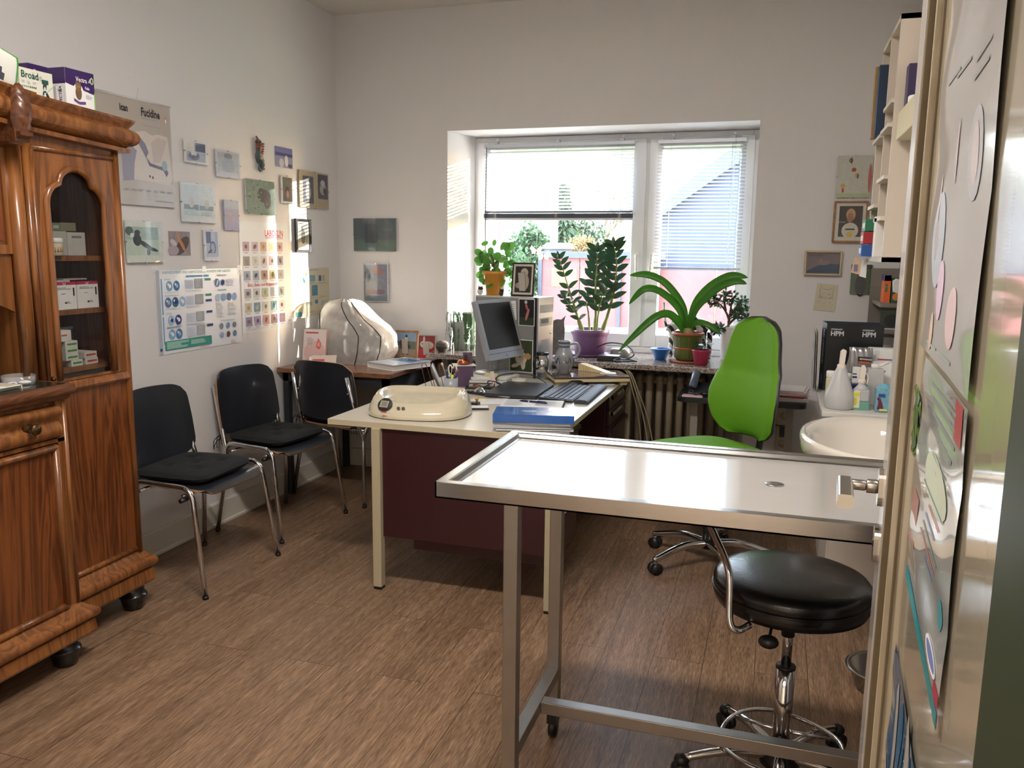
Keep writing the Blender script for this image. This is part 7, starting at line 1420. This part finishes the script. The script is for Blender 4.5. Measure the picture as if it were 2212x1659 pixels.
# cables on the desk and down behind it
def cable(label, pts, r, mm, name='cable'): m = MB(); m.tube(pts, r, mm, seg=6, smooth_path=7); return solo(name, m, label, 'cable')
cable('black cable looping between monitor and board', [(-1.43, 4.10, ZD+.005), (-1.42, 4.20, ZD+.05), (-1.37, 4.27, ZD+.062), (-1.27, 4.32, ZD+.055), (-1.20, 4.31, ZD+.03), (-1.15, 4.285, ZD+.004)], .0028, black_pl)
cable('tangled dark cable behind the toy car', [(-1.45, 4.02, ZD+.006), (-1.42, 4.06, ZD+.03), (-1.40, 4.02, ZD+.02), (-1.43, 4.08, ZD+.045), (-1.37, 4.11, ZD+.03), (-1.39, 4.06, ZD+.012), (-1.41, 4.15, ZD+.045), (-1.42, 4.19, ZD+.02), (-1.40, 4.20, ZD+.01)], .0028, black_pl)
cm_ = mat('cream_cable', '#b8ab8c', .5)
for i, (dx, zb) in enumerate(((0, .05), (.03, .03), (.055, .15))): cable(['left', 'middle', 'right'][i]+' one of the cream cables hanging beside the radiator', [(-.93+dx*.3, 4.74, ZD+.06), (-.82+dx*.4, 4.75, ZD+.045), (-.775+dx*.6, 4.78, .66), (-.745+dx, 4.83, .50), (-.72+dx*1.4, 4.88, .28), (-.66+dx*1.5, 4.93, zb)], .004, cm_)
# ================================================================== plants and things on the sill
ZS = 0.8325
leaf_d = mat('leaf_dark', '#2c4a30', .28, col2='#1c3424', scale=20, trans_w=.18, coat=.2); leaf_g = mat('leaf_green', '#5c9a34', .35, col2='#3f7a28', scale=16, trans_w=.45); leaf_p = mat('leaf_round', '#5a9440', .35, col2='#3c7430', scale=14, trans_w=.42)
leaf_s = mat('leaf_succulent', '#4f6e50', .4, col2='#34523a', scale=30, trans_w=.15); leaf_c = mat('leaf_cactus', '#33503a', .5, col2='#4f6a3c', scale=25, trans_w=.25); stem_m = mat('stem_green', '#8fa05c', .45, col2='#6a7a44', scale=15); bark = mat('bark', '#5a4a3c', .8, var=.3); soil_m = mat('potting_soil', '#4a342a', .95, col2='#8a5a44', scale=90, bump=.8)
def leaf(mb, p, d, up_, L_, w_, m, fold=.25, curl=.15, nseg=5, tip=1.0):
    d = Vector(d).normalized(); up_ = Vector(up_); s = d.cross(up_); s = s.normalized() if s.length > 1e-5 else Vector((1, 0, 0)); n_ = s.cross(d).normalized(); V = []; F = []
    for i in range(nseg+1):
        t = i/nseg; ww = w_*.5*math.sin(PI*min(1, t**.8*.96+.03))**.75; c = Vector(p)+d*(L_*t)-n_*(curl*L_*t*t); V += [c+s*ww+n_*ww*fold, c, c-s*ww+n_*ww*fold]
    for i in range(nseg):
        for j in (0, 1): a = i*3+j; F.append((a, a+1, a+4, a+3))
    mb.add(V, F, m, True)
def pot(t, c, prof, m, soil_z, soil_r, name='pot'):
    q = MB(); q.lathe(prof, m, c=c, seg=40); t.part(name, q); q = MB(); q.lathe([(soil_r, 0), (soil_r*.5, .006), (0, .004)], soil_m, c=(c[0], c[1], c[2]+soil_z)); t.part('soil', q)
# ZZ plant
c0 = (-1.093, 5.02, ZS); t = Thing('potted_plant', 'zamioculcas with dark glossy leaflets in a purple pot on the sill', 'plant', c0)
pot(t, c0, [(.078, 0), (.090, .004), (.108, .120), (.110, .128), (.112, .130), (.120, .148), (.121, .166), (.112, .168), (.106, .145), (.098, .13)], mat('purple_pot', '#6f4f76', .38, var=.05), .140, .104)
m = MB(); m.lathe([(.10, 0), (.118, .010), (.120, .016), (.10, .010), (0, .008)], MATS['purple_pot'], c=(c0[0], c0[1], ZS)); t.part('saucer', m)
random.seed(31)
stems = [([(-1.14, 5.0, .975), (-1.17, 4.99, 1.08), (-1.21, 4.98, 1.20), (-1.255, 4.97, 1.34), (-1.285, 4.97, 1.425)], .012, 8, .058), ([(-1.065, 5.03, .975), (-1.062, 5.03, 1.10), (-1.066, 5.02, 1.26), (-1.058, 5.0, 1.38), (-1.055, 4.99, 1.47)], .013, 8, .070), ([(-1.02, 5.0, .975), (-.985, 5.0, 1.08), (-.945, 5.0, 1.25), (-.935, 4.99, 1.40), (-.950, 4.98, 1.50)], .014, 9, .072), ([(-1.10, 5.04, .975), (-1.115, 5.05, 1.10), (-1.13, 5.05, 1.18), (-1.11, 5.05, 1.30), (-1.09, 5.05, 1.35)], .007, 5, .060), ([(-1.04, 4.96, .975), (-1.03, 4.95, 1.10), (-1.0, 4.94, 1.20), (-.95, 4.93, 1.26)], .007, 4, .065), ([(-1.12, 4.97, .975), (-1.14, 4.95, 1.05), (-1.19, 4.93, 1.13), (-1.235, 4.92, 1.19)], .006, 4, .05), ([(-1.08, 5.06, .975), (-1.05, 5.08, 1.15), (-1.02, 5.09, 1.30), (-1.0, 5.09, 1.42)], .010, 7, .065)]
for pts, r_, nl, ll in stems:
    P = spline([Vector(p) for p in pts], 6); m = MB(); n_ = len(P); m.tube(P, [r_, r_*.75, r_*.5, r_*.3, r_*.2], stem_m, seg=8)
    for i in range(nl):
        f = .34+.66*i/(nl-1) if nl > 5 else .40+.6*i/(nl-1); q = P[min(n_-1, int(f*(n_-1)))]; dn = (P[min(n_-1, int(f*(n_-1))+1)]-P[max(0, int(f*(n_-1))-1)]).normalized()
        for s_ in (-1, 1):
            side = Vector((s_, random.uniform(-.5, .3), 0)); d = (side+dn*(.45+.5*f)).normalized(); leaf(m, q, d, (0, -.75, .6), ll*random.uniform(1.15, 1.5)*(1-.15*f), ll*.62, leaf_d, .2, .12)
    leaf(m, P[-1], dn, (0, -1, .2), ll*.9, ll*.35, leaf_d); t.part('stem', m)
# clivia
c1 = (-.490, 4.955, ZS); t = Thing('potted_plant', 'clivia with long arching strap leaves in a green and terracotta checked pot', 'plant', c1)
pg = mat('olive_pot', '#5f7430', .45, col2='#3c4a20', scale=9); pr_ = mat('terracotta', '#a0583c', .6, var=.15)
q = MB(); q.lathe([(.10, .002), (.098, .012), (.07, .010), (0, .008)], pr_, c=c1, seg=36); t.part('saucer', q)
pot(t, c1, [(.058, .012), (.066, .016), (.070, .030), (.071, .075), (.074, .085), (.087, .158), (.088, .160)], pg, .150, .080); m = MB(); m.lathe([(.088, .158), (.094, .162), (.096, .170), (.093, .176), (.084, .176), (.082, .160)], pr_, c=c1, seg=36); m.lathe([(.0735, .078), (.0745, .080), (.0755, .085), (.0745, .088)], mat('orange_line', '#b5502c', .5), c=c1, seg=36)
for a in (3.3, 4.2, 4.9, 5.7): m.tube([(c1[0]+r_*math.cos(a), c1[1]+r_*math.sin(a), ZS+z) for r_, z in ((.0715, .03), (.0725, .078), (.082, .125), (.088, .150))], .0025, pr_, seg=5)
t.part('rim', m)
m = MB(); m.tube([(c1[0], c1[1], ZS+.14), (c1[0], c1[1]+.0, ZS+.20)], [.034, .026], mat('leaf_sheath', '#a8a070', .6, col2='#8a6a4a', scale=40), seg=14); t.part('stem', m)
def strap(pts, w_, name='leaf'):
    P = spline([Vector(p) for p in pts], 8); n_ = len(P); m = MB(); V = []; F = []
    for i, p in enumerate(P):
        tt = i/(n_-1); tg = (P[min(i+1, n_-1)]-P[max(i-1, 0)]).normalized(); s_ = tg.cross(Vector((0, -.55, .85))); s_ = Vector((tg.z, 0, -tg.x)) if s_.length < .1 else s_.normalized(); s_ = (s_*.55+Vector((0, 1, 0)).cross(tg).normalized()*.75).normalized(); nn_ = s_.cross(tg).normalized(); ww = w_*.5*min(1, .55+tt*1.5)*(1-max(0, (tt-.72)/.28)**2.2)+.0008; V += [p-s_*ww+nn_*ww*.25, p, p+s_*ww+nn_*ww*.25]
    for i in range(n_-1):
        for j in (0, 1): a = i*3+j; F.append((a, a+1, a+4, a+3))
    m.add(V, F, leaf_g, True); t.part(name, m, solid=.0012)
yb = 4.955
strap([(-.500, yb, 1.00), (-.525, yb-.005, 1.15), (-.625, yb-.01, 1.285), (-.735, yb-.015, 1.338), (-.845, yb-.02, 1.335)], .042)
strap([(-.505, yb, 1.00), (-.545, yb-.015, 1.14), (-.655, yb-.03, 1.240), (-.750, yb-.045, 1.255), (-.838, yb-.055, 1.165)], .042)
strap([(-.510, yb, 1.00), (-.540, yb-.03, 1.06), (-.607, yb-.05, 1.115), (-.700, yb-.08, 1.075), (-.880, yb-.13, .888)], .046)
strap([(-.490, yb, 1.00), (-.460, yb+.005, 1.16), (-.385, yb+.01, 1.270), (-.270, yb+.0, 1.340), (-.168, yb-.01, 1.335)], .046)
strap([(-.485, yb, 1.00), (-.448, yb-.01, 1.145), (-.335, yb-.02, 1.262), (-.235, yb-.03, 1.310), (-.172, yb-.035, 1.300)], .038)
strap([(-.485, yb, 1.00), (-.45, yb-.03, 1.065), (-.378, yb-.05, 1.062), (-.295, yb-.06, 1.010)], .034)
# red pot succulent
c2 = (-.400, 4.845, ZS); t = Thing('potted_plant', 'small succulent in a crimson pot in front of the checked pot', 'plant', c2); pot(t, c2, [(.034, 0), (.038, .003), (.053, .082), (.054, .090), (.050, .090), (.048, .075)], mat('crimson_pot', '#9c2746', .35, var=.05), .078, .048); m = MB(); random.seed(9)
for i in range(46): a = random.random()*6.28; r_ = random.random()*.045; z = ZS+.085+random.random()*.045; leaf(m, (c2[0]+r_*math.cos(a), c2[1]+r_*math.sin(a), z), (math.cos(a), math.sin(a), random.uniform(-.1, .8)), (0, 0, 1), random.uniform(.022, .034), .017, leaf_d if i % 3 else leaf_s, .15, .2, 4)
t.part('foliage', m)
# crassula tree
c3 = (-.250, 5.14, ZS); t = Thing('potted_plant', 'jade plant tree in a white pot behind the green chair', 'plant', c3); pot(t, c3, [(.045, 0), (.060, .004), (.072, .200), (.074, .205), (.069, .205), (.066, .19)], white_pl, .192, .066); rd = random.Random(12); m = MB(); tips = []
trunks = [[(-.275, 5.10, 1.02), (-.270, 5.10, 1.08), (-.305, 5.09, 1.15), (-.365, 5.08, 1.20)], [(-.270, 5.10, 1.06), (-.262, 5.10, 1.14), (-.258, 5.10, 1.21)], [(-.270, 5.10, 1.05), (-.225, 5.09, 1.10), (-.185, 5.09, 1.13)], [(-.262, 5.1, 1.10), (-.225, 5.1, 1.16), (-.195, 5.1, 1.19)], [(-.29, 5.1, 1.13), (-.30, 5.1, 1.18), (-.295, 5.1, 1.225)], [(-.34, 5.09, 1.18), (-.385, 5.09, 1.17), (-.395, 5.09, 1.21)], [(-.275, 5.10, 1.0), (-.30, 5.06, 1.03), (-.33, 5.05, 1.02)], [(-.225, 5.09, 1.10), (-.19, 5.08, 1.09), (-.168, 5.08, 1.07)], [(-.258, 5.1, 1.14), (-.24, 5.08, 1.12), (-.215, 5.07, 1.12)]]
for tr in trunks: m.tube(tr, [.009, .004], bark, seg=7, smooth_path=4); tips += [Vector(tr[-1]), Vector(tr[-2])*.4+Vector(tr[-1])*.6]
t.part('trunk', m); m = MB()
for tp in tips:
    for i in range(26): d = Vector((rd.gauss(0, 1), rd.gauss(0, 1), rd.gauss(.2, 1))).normalized(); p = tp+d*rd.uniform(.004, .030); leaf(m, p, d, (rd.random(), rd.random(), 1), rd.uniform(.020, .032), .017, leaf_s, .1, .1, 3)
for v in m.v: v.x = min(v.x, -.153)
t.part('foliage', m)
# pilea in yellow pot on the tower
pc = onT(-.340, .095); c4 = tuple(pc); t = Thing('potted_plant', 'pilea with round leaves in a yellow pot on top of the computer tower', 'plant', c4); pot(t, c4, [(.050, 0), (.053, .003), (.068, .118), (.075, .122), (.076, .142), (.071, .142), (.067, .12)], mat('yellow_pot', '#c98a26', .3, var=.06, coat=.3), .125, .066); m = MB(); rd = random.Random(5); m.tube([(c4[0], c4[1], c4[2]+.12), (c4[0]-.01, c4[1], c4[2]+.20), (c4[0]-.03, c4[1], c4[2]+.25)], .006, bark); m.tube([(c4[0]-.005, c4[1], c4[2]+.17), (c4[0]+.03, c4[1]+.01, c4[2]+.23)], .004, bark); t.part('stem', m)
for k_ in range(60):
    a = rd.uniform(0, 6.28); r_ = rd.uniform(.04, .125); zz = c4[2]+rd.uniform(.08, .31)-.5*max(0, r_-.07); p = Vector((c4[0]-.012+r_*math.cos(a)*1.05, c4[1]+r_*math.sin(a)*.55, zz)); m = MB(); o_ = Vector((c4[0]-.01, c4[1], c4[2]+.17)); m.tube([o_, o_*.5+p*.5+Vector((0, 0, .02)), p], .0012, stem_m, seg=5, smooth_path=3); rr_ = rd.uniform(.016, .028); n_ = Vector((rd.gauss(0, .5), -.8, rd.gauss(.4, .4))).normalized(); b1_ = n_.orthogonal().normalized(); b2_ = n_.cross(b1_); m.add([p]+[p+(b1_*math.cos(q*.5236)+b2_*math.sin(q*.5236))*rr_-n_*.004 for q in range(12)], [(0, 1+q, 1+(q+1) % 12) for q in range(12)], leaf_p, True); t.part('leaf', m)
# figurines beside it
for nm, x, y, s_, cb, ct_ in (('small white owl figurine with a dark head left of the yellow pot', -.385, .05, 1.0, '#d6d0c8', '#3a3430'), ('tiny dark hedgehog figurine right of the yellow pot', -.225, .03, .8, '#3a3432', '#2a2422')):
    p = onT(x-.03, y); t = Thing('figurine', nm, 'figurine', tuple(p)); m = MB(); m.ell((p.x, p.y, p.z+.020*s_), (.018*s_, .014, .020*s_), C(cb)); t.part('body', m); m = MB(); m.ell((p.x+.004, p.y-.002, p.z+.038*s_), (.016*s_, .013, .012*s_), C(ct_)); m.prism([(p.x-.008, p.z+.042*s_), (p.x-.002, p.z+.048*s_), (p.x-.011, p.z+.055*s_)], p.y-.004, p.y+.002, C(ct_), ax='y'); m.prism([(p.x+.008, p.z+.046*s_), (p.x+.014, p.z+.044*s_), (p.x+.016, p.z+.055*s_)], p.y-.004, p.y+.002, C(ct_), ax='y'); t.part('head', m)
# hanging cactus left of the tower
c5 = (-1.935, 5.0, ZS); t = Thing('potted_plant', 'trailing leaf cactus in a grey pot at the left end of the sill', 'plant', c5); pot(t, c5, [(.045, 0), (.050, .004), (.062, .14), (.068, .145), (.068, .185), (.062, .185), (.058, .15)], mat('zinc_pot', '#8f9490', .45, var=.1), .172, .058); rd = random.Random(3)
for k_ in range(19):
    a = rd.uniform(2.4, 6.8); ca, sa = math.cos(a), math.sin(a)*.6; L_ = rd.uniform(.10, .30); P = [Vector((c5[0]+ca*(.03+.075*min(1, q/3)), c5[1]+sa*(.03+.075*min(1, q/3)), c5[2]+.185+.06*math.sin(q*.7)*(q < 4)-max(0, q-3)*L_/6)) for q in range(10)]; m = MB()
    for i in range(9):
        w_ = .0085+.003*(i % 2); p, q = P[i]+Vector((.004*math.sin(k_+i), 0, 0)), P[i+1]+Vector((.004*math.sin(k_+i+1), 0, .004)); s_ = Vector((math.cos(a+1.3), math.sin(a+1.3), .15)); mid = (p+q)/2; m.add([p, p+s_*w_*.6, mid+s_*w_, q+s_*w_*.5, q, q-s_*w_*.5, mid-s_*w_, p-s_*w_*.6], [(0, 1, 2, 3, 4, 5, 6, 7)], leaf_c, True)
    t.part('leaf', m)
m = MB(); m.lathe([(.025, 0), (.042, .03), (.045, .05), (0, .05)], C('#3a3632'), c=(-2.0, 4.83, ZS)); m.ell((-2.0, 4.83, ZS+.055), (.040, .035, .018), mat('pumice', '#6f6862', .95, var=.4, scale=90, bump=.8)); solo('stone_bowl', m, 'dark little bowl of grey pebbles at the left sill corner', 'bowl')
# zebra cat figure
zb = bpy.data.materials.new('zebra_stripes'); zb.use_nodes = True; n = zb.node_tree.nodes; L = zb.node_tree.links; wv = n.new('ShaderNodeTexWave'); wv.inputs['Scale'].default_value = 9.5; wv.inputs['Distortion'].default_value = .6; wv.bands_direction = 'DIAGONAL'; tc = n.new('ShaderNodeTexCoord'); L.new(tc.outputs['Object'], wv.inputs[0]); cr = n.new('ShaderNodeValToRGB'); cr.color_ramp.interpolation = 'CONSTANT'; cr.color_ramp.elements[0].color = (.02, .02, .02, 1); cr.color_ramp.elements[1].color = (.75, .73, .68, 1); cr.color_ramp.elements[1].position = .45; L.new(wv.outputs[0], cr.inputs[0]); L.new(cr.outputs[0], n['Principled BSDF'].inputs[0])
t = Thing('cat_ornament', 'black and white striped wooden cat ornament behind the checked pot', 'ornament', (-.512, 5.10, ZS)); m = MB(); m.tube([(-.622, 5.10, 1.00), (-.572, 5.10, 1.045), (-.502, 5.10, 1.055), (-.422, 5.10, 1.035), (-.384, 5.10, 1.02)], [.030, .050, .052, .040, .030], zb, seg=16, smooth_path=5); m.ell((-.352, 5.09, 1.03), (.032, .024, .028), C('#23232a')); m.prism([(-.345, 1.045), (-.33, 1.05), (-.345, 1.075)], 5.085, 5.095, C('#23232a'), ax='y'); m.prism([(-.325, 1.05), (-.31, 1.045), (-.312, 1.07)], 5.085, 5.095, C('#23232a'), ax='y')
for x in (-.605, -.57, -.41, -.375): m.tube([(x, 5.10, ZS+.004), (x, 5.10, 1.0)], [.011, .017], zb, seg=10)
t.part('body', m); m = MB(); tp_ = [(-.626, 5.10, 1.00), (-.644, 5.10, 1.06), (-.650, 5.10, 1.12), (-.658, 5.10, 1.17)]; m.tube(tp_, [.011, .006], zb, seg=8, smooth_path=4); t.part('tail', m)
m = MB(); m.lathe([(.030, 0), (.034, .003), (.062, .062), (.066, .064), (.066, .068), (.060, .068), (.032, .007), (0, .006)], mat('blue_plastic', '#1c68b4', .3, var=.04, coat=.3), c=(-.652, 5.0, ZS), seg=40); solo('bowl', m, 'bright blue plastic bowl on the sill left of the checked pot', 'bowl')
t = Thing('power_adapter', 'black power adapter with a coiled cable at the sill edge', 'adapter', (-.93, 4.85, ZS)); m = MB(); m.box((-1.0, 4.80, ZS), (-.87, 4.88, ZS+.032), black_pl); t.part('body', m, bevel=.004); m = MB(); m.tube([(-.87, 4.83, ZS+.016), (-.82, 4.78, ZS+.02), (-.78, 4.80, ZS+.05), (-.84, 4.88, ZS+.09), (-.95, 4.93, ZS+.095), (-1.02, 4.88, ZS+.07)], .004, black_pl, seg=8, smooth_path=6); m.tube([(-.87, 4.84, ZS+.014), (-.80, 4.84, ZS+.010), (-.76, 4.79, ZS+.010), (-.81, 4.755, ZS+.012), (-.89, 4.76, ZS+.010), (-.87, 4.80, ZS+.02)], .004, black_pl, seg=8, smooth_path=6); t.part('cable', m)
m = MB(); m.lathe([(.055, 0), (.062, .004), (.062, .040), (.058, .044), (.056, .052), (.0, .053)], mat('grey_tin', '#8f8c88', .35, .3), c=(-.90, 5.02, ZS), seg=32); solo('tin', m, 'flat round grey tin with a translucent lid behind the power adapter', 'tin')
# tabby cat postcard standing right of the tower
m = MB(); pts = [(-1.300, .84), (-1.235, .84), (-1.228, .95), (-1.226, 1.0), (-1.232, 1.045), (-1.222, 1.085), (-1.248, 1.060), (-1.275, 1.062), (-1.30, 1.05)]; m.prism(pts, 4.905, 4.909, PM('#6a6058|#2c2824'), ax='y'); m.box((-1.29, 4.909, ZS), (-1.25, 4.94, ZS+.004), paper); solo('cat_cutout', m, 'cut-out tabby cat picture standing right of the computer tower', 'picture')
# paper butterflies on the glass
t = Thing('butterfly_decoration', 'pale yellow paper butterflies hanging before the left window pane', 'decoration', (-1.47, 5.22, 1.44)); yl = mat('butterfly_paper', '#e8dca0', .6, trans_w=.6, col2='#d0b060', scale=40)
for k_, (x, z, s_) in enumerate(((-1.505, 1.475, 1.0), (-1.455, 1.440, 1.1))):
    m = MB()
    for d in (-1, 1): m.add([(x, 5.22, z), (x+d*.030*s_, 5.215, z+.030*s_), (x+d*.042*s_, 5.21, z+.012*s_), (x+d*.03*s_, 5.215, z-.004), (x+d*.028*s_, 5.215, z-.024*s_), (x+d*.008, 5.22, z-.018*s_)], [(0, 1, 2, 3, 4, 5)], yl)
    m.tube([(x, 5.222, z-.018), (x, 5.222, z+.018)], .002, ink, seg=5); t.part('butterfly', m)
m = MB(); m.tube([(-1.505, 5.222, 1.49), (-1.50, 5.222, 1.62)], .0005, cord_m, seg=4); t.part('thread', m)

# ================================================================== outside
def ground(u, v): x = -22+44*u; y = 5.5+34*v; return (x, y, -.15+.5*min(1, max(0, (y-9)/3.5)))
m = MB(); m.grid(ground, 8, 40, mat('grass', '#7f8f5a', .95, col2='#a89f78', scale=3)); struct('ground', m)
rust = mat('rusty_steel', '#9a5a58', .7, col2='#7f4444', scale=2.5); bandm = mat('slate_edge', '#454a58', .6); rand_ = random.Random(2)
t = Thing('steel_fence', 'rust-red steel panel fence with a dark capping beyond the left pane', 'fence', (-2.7, 12.5, .35))
for i, x in enumerate((-3.52, -2.9, -2.29)):
    m = MB(); m.box((x, 12.5, .30), (x+.60, 12.54, 1.36), rust); p_ = t.part('panel', m)
m = MB(); m.box((-3.54, 12.44, 1.36), (-1.6, 12.60, 1.46), bandm); t.part('capping', m); m = MB(); m.box((-2.31, 12.46, .3), (-2.26, 12.5, 1.46), bandm); t.part('post', m); m = MB(); m.box((-3.56, 12.46, .3), (-3.50, 12.56, 1.46), bandm); t.part('post', m)
m = MB(); m.box((-3.35, 12.49, .92), (-2.95, 12.498, 1.20), C('#c87a4a')); t.part('patch', m)
t = Thing('garden_box', 'blue-grey garden box with a pale lid behind the steel fence', 'garden box', (-3.2, 14.5, .3)); m = MB(); m.box((-3.95, 14.2, .35), (-3.60, 14.8, 1.50), bandm); t.part('body', m); m = MB(); m.prism([(-4.0, 1.50), (-3.55, 1.50), (-3.62, 1.60), (-3.90, 1.60)], 14.15, 14.85, C('#b9c2cc'), ax='y'); t.part('lid', m)
slate = mat('slate_cladding', '#454e66', .7, col2='#3a4258', scale=4)
t = Thing('slate_house', 'dark slate gable house with a rust-red lower wall beyond the right pane', 'house', (2.5, 12.7, 0)); m = MB(); m.prism([(-1.72, 1.2), (9.6, 1.2), (9.6, 5.5), (6.4, 7.8), (-1.05, 2.55), (-1.72, 2.05)], 12.7, 20.0, slate, ax='y'); t.part('gable', m); m = MB(); m.prism([(-1.9, 1.98), (-1.85, 1.88), (-1.05, 2.45), (6.4, 7.7), (9.8, 5.3), (9.8, 5.5), (6.4, 7.95), (-1.1, 2.68)], 12.5, 20.1, bandm, ax='y'); t.part('roof', m)
for x in (-1.72, -.87, -.02, .83, 1.68, 2.53): m = MB(); m.box((x, 12.62, .2), (x+.83, 12.7, 1.2), rust); t.part('panel', m)
t = Thing('car', 'bright blue parked car beyond the right pane', 'car', (.9, 9.2, -.12)); cb_ = mat('car_blue', '#1f86c9', .2, var=.03, coat=.8); m = MB()
prf = [(-1.1, .14), (-1.15, .45), (-1.05, .58), (-.35, .70), (.15, 1.05), (.6, 1.16), (1.9, 1.15), (2.5, .85), (2.7, .78), (2.75, .3), (2.7, .14)]; m.prism([(a, b_-.12) for a, b_ in prf], 8.5, 10.1, cb_, ax='y'); t.part('body', m, bevel=.08, bseg=3, ang=20); m = MB(); m.prism([(-.22, .60), (.18, .90), (.6, 1.0), (1.8, .99), (2.3, .74), (2.2, .60)], 8.48, 8.52, C('#20262e', .1), ax='y'); t.part('side_window', m); m = MB(); m.prism([(-.40, .60), (-.36, .60), (.13, .93), (.10, .95)], 8.62, 9.98, C('#8fa6b8', .1), ax='y'); t.part('windscreen', m)
for x in (-.5, 2.0):
    m = MB(); m.cyl((x, 8.46, .18), (x, 8.62, .18), .30, black_pl, seg=28); t.part('wheel', m)
t = Thing('sun_blocker', 'unseen house-shaped block added to the right, shading most of the window', 'house', (17, 8, -.15)); m = MB(); m.box((13.47, 3, -.2), (22, 12.52, 7.5), mat('grey_render', '#b9b4aa', .85)); t.part('wall', m); m = MB(); m.prism([(3, 7.5), (12.52, 7.5), (7.8, 10.2)], 13.47, 22, C('#7a4a3c'), ax='x'); t.part('roof', m)  # added out of view to cut the sun to narrow strips on the left wall
t = Thing('white_house', 'white rendered house with a red roof at the far left of the view', 'house', (-7, 16, 0)); wr_ = mat('white_render', '#e9e7e2', .8); m = MB(); m.box((-12, 15.9, 0), (-4.78, 18.3, 5.0), wr_); t.part('wall', m); m = MB(); m.prism([(15.7, 5.0), (18.5, 5.0), (17.1, 6.4)], -12.2, -4.6, C('#8a4a40'), ax='x'); t.part('roof', m); m = MB(); m.box((-5.75, 15.85, 1.65), (-5.35, 15.9, 2.25), C('#8a5a66')); t.part('window', m)
def foliage(mb, c, r, n_, m, sz, rd, cone=False):
    for i in range(n_):
        if cone: h_ = rd.random()**1.4; a = rd.random()*6.28; q = (1-h_)*(.35+.65*rd.random()); p = Vector((c[0]+r[0]*q*math.cos(a), c[1]+r[1]*q*math.sin(a), c[2]+r[2]*h_-.25*q)); d = Vector((math.cos(a), math.sin(a), -.5))
        else: d = Vector((rd.gauss(0, 1), rd.gauss(0, 1), rd.gauss(0, 1))).normalized(); q = rd.uniform(.55, 1.05); p = Vector((c[0]+r[0]*d.x*q, c[1]+r[1]*d.y*q, c[2]+r[2]*d.z*q)); d = Vector((rd.gauss(0, 1), rd.gauss(0, 1), rd.gauss(0, 1)))
        leaf(mb, p, d, (rd.random()-.5, rd.random()-.5, 1), sz*rd.uniform(.6, 1.4), sz*.5, m, .1, .1, 2)
ev = mat('evergreen', '#3f5a44', .8, col2='#2c4034', scale=2, trans_w=.2); ev2 = mat('bush_green', '#54704c', .8, col2='#3a5238', scale=2, trans_w=.3); brn_ = mat('dry_bush', '#a59066', .9, col2='#7a6a4c', scale=2, trans_w=.3); twig = mat('twig', '#6f665c', .9)
rd = random.Random(77)
for nm, lb_, c, r, n_, mm_, sz, cone in (('conifer', 'tall dark conifer beyond the garden box', (-4.95, 19.5, .3), (.75, .75, 2.75), 3600, ev, .15, True), ('bush', 'round evergreen bush left of the conifer', (-4.50, 15.2, 1.25), (.42, .4, .72), 2600, ev2, .11, False), ('bush', 'bushy evergreen right of the tall conifer', (-5.15, 22, 1.5), (.80, .7, .85), 2600, ev, .14, False), ('bush', 'straw-brown bush behind the steel fence', (-3.95, 17.2, 1.30), (.42, .4, .48), 2400, brn_, .08, False), ('bush', 'narrow green bush left of the steel fence', (-3.78, 12.3, .75), (.20, .2, .70), 1200, ev2, .08, False)):
    t = Thing(nm, lb_, 'tree' if nm == 'conifer' else 'bush', (c[0], c[1], .3)); m = MB(); foliage(m, c, r, n_, mm_, sz, rd, cone); t.part('foliage', m, kind='stuff'); m = MB(); m.tube([(c[0], c[1], .2), (c[0], c[1], c[2]+r[2]*.8)], [.09, .03], bark); t.part('trunk', m)
for k_, (x, y, lb_) in enumerate(((-5.1, 25, 'bare branching tree behind the straw-brown bush'), (-4.0, 21.5, 'bare twiggy tree at the right of the left pane'))):
    t = Thing('bare_tree', lb_, 'tree', (x, y, .3)); m = MB()
    def grow(p, d, L_, r_, dep):
        q = p+d*L_; m.tube([p, q], [r_, r_*.65], twig, seg=4)
        if dep:
            for _ in range(3 if dep > 1 else 4): grow(p+d*L_*rd.uniform(.55, 1), (d+Vector((rd.gauss(0, .5), rd.gauss(0, .5), rd.gauss(.1, .35)))).normalized(), L_*rd.uniform(.55, .75), r_*.5, dep-1)
    grow(Vector((x, y, .3)), Vector((0, 0, 1)), 1.9, .09, 4); t.part('branches', m)
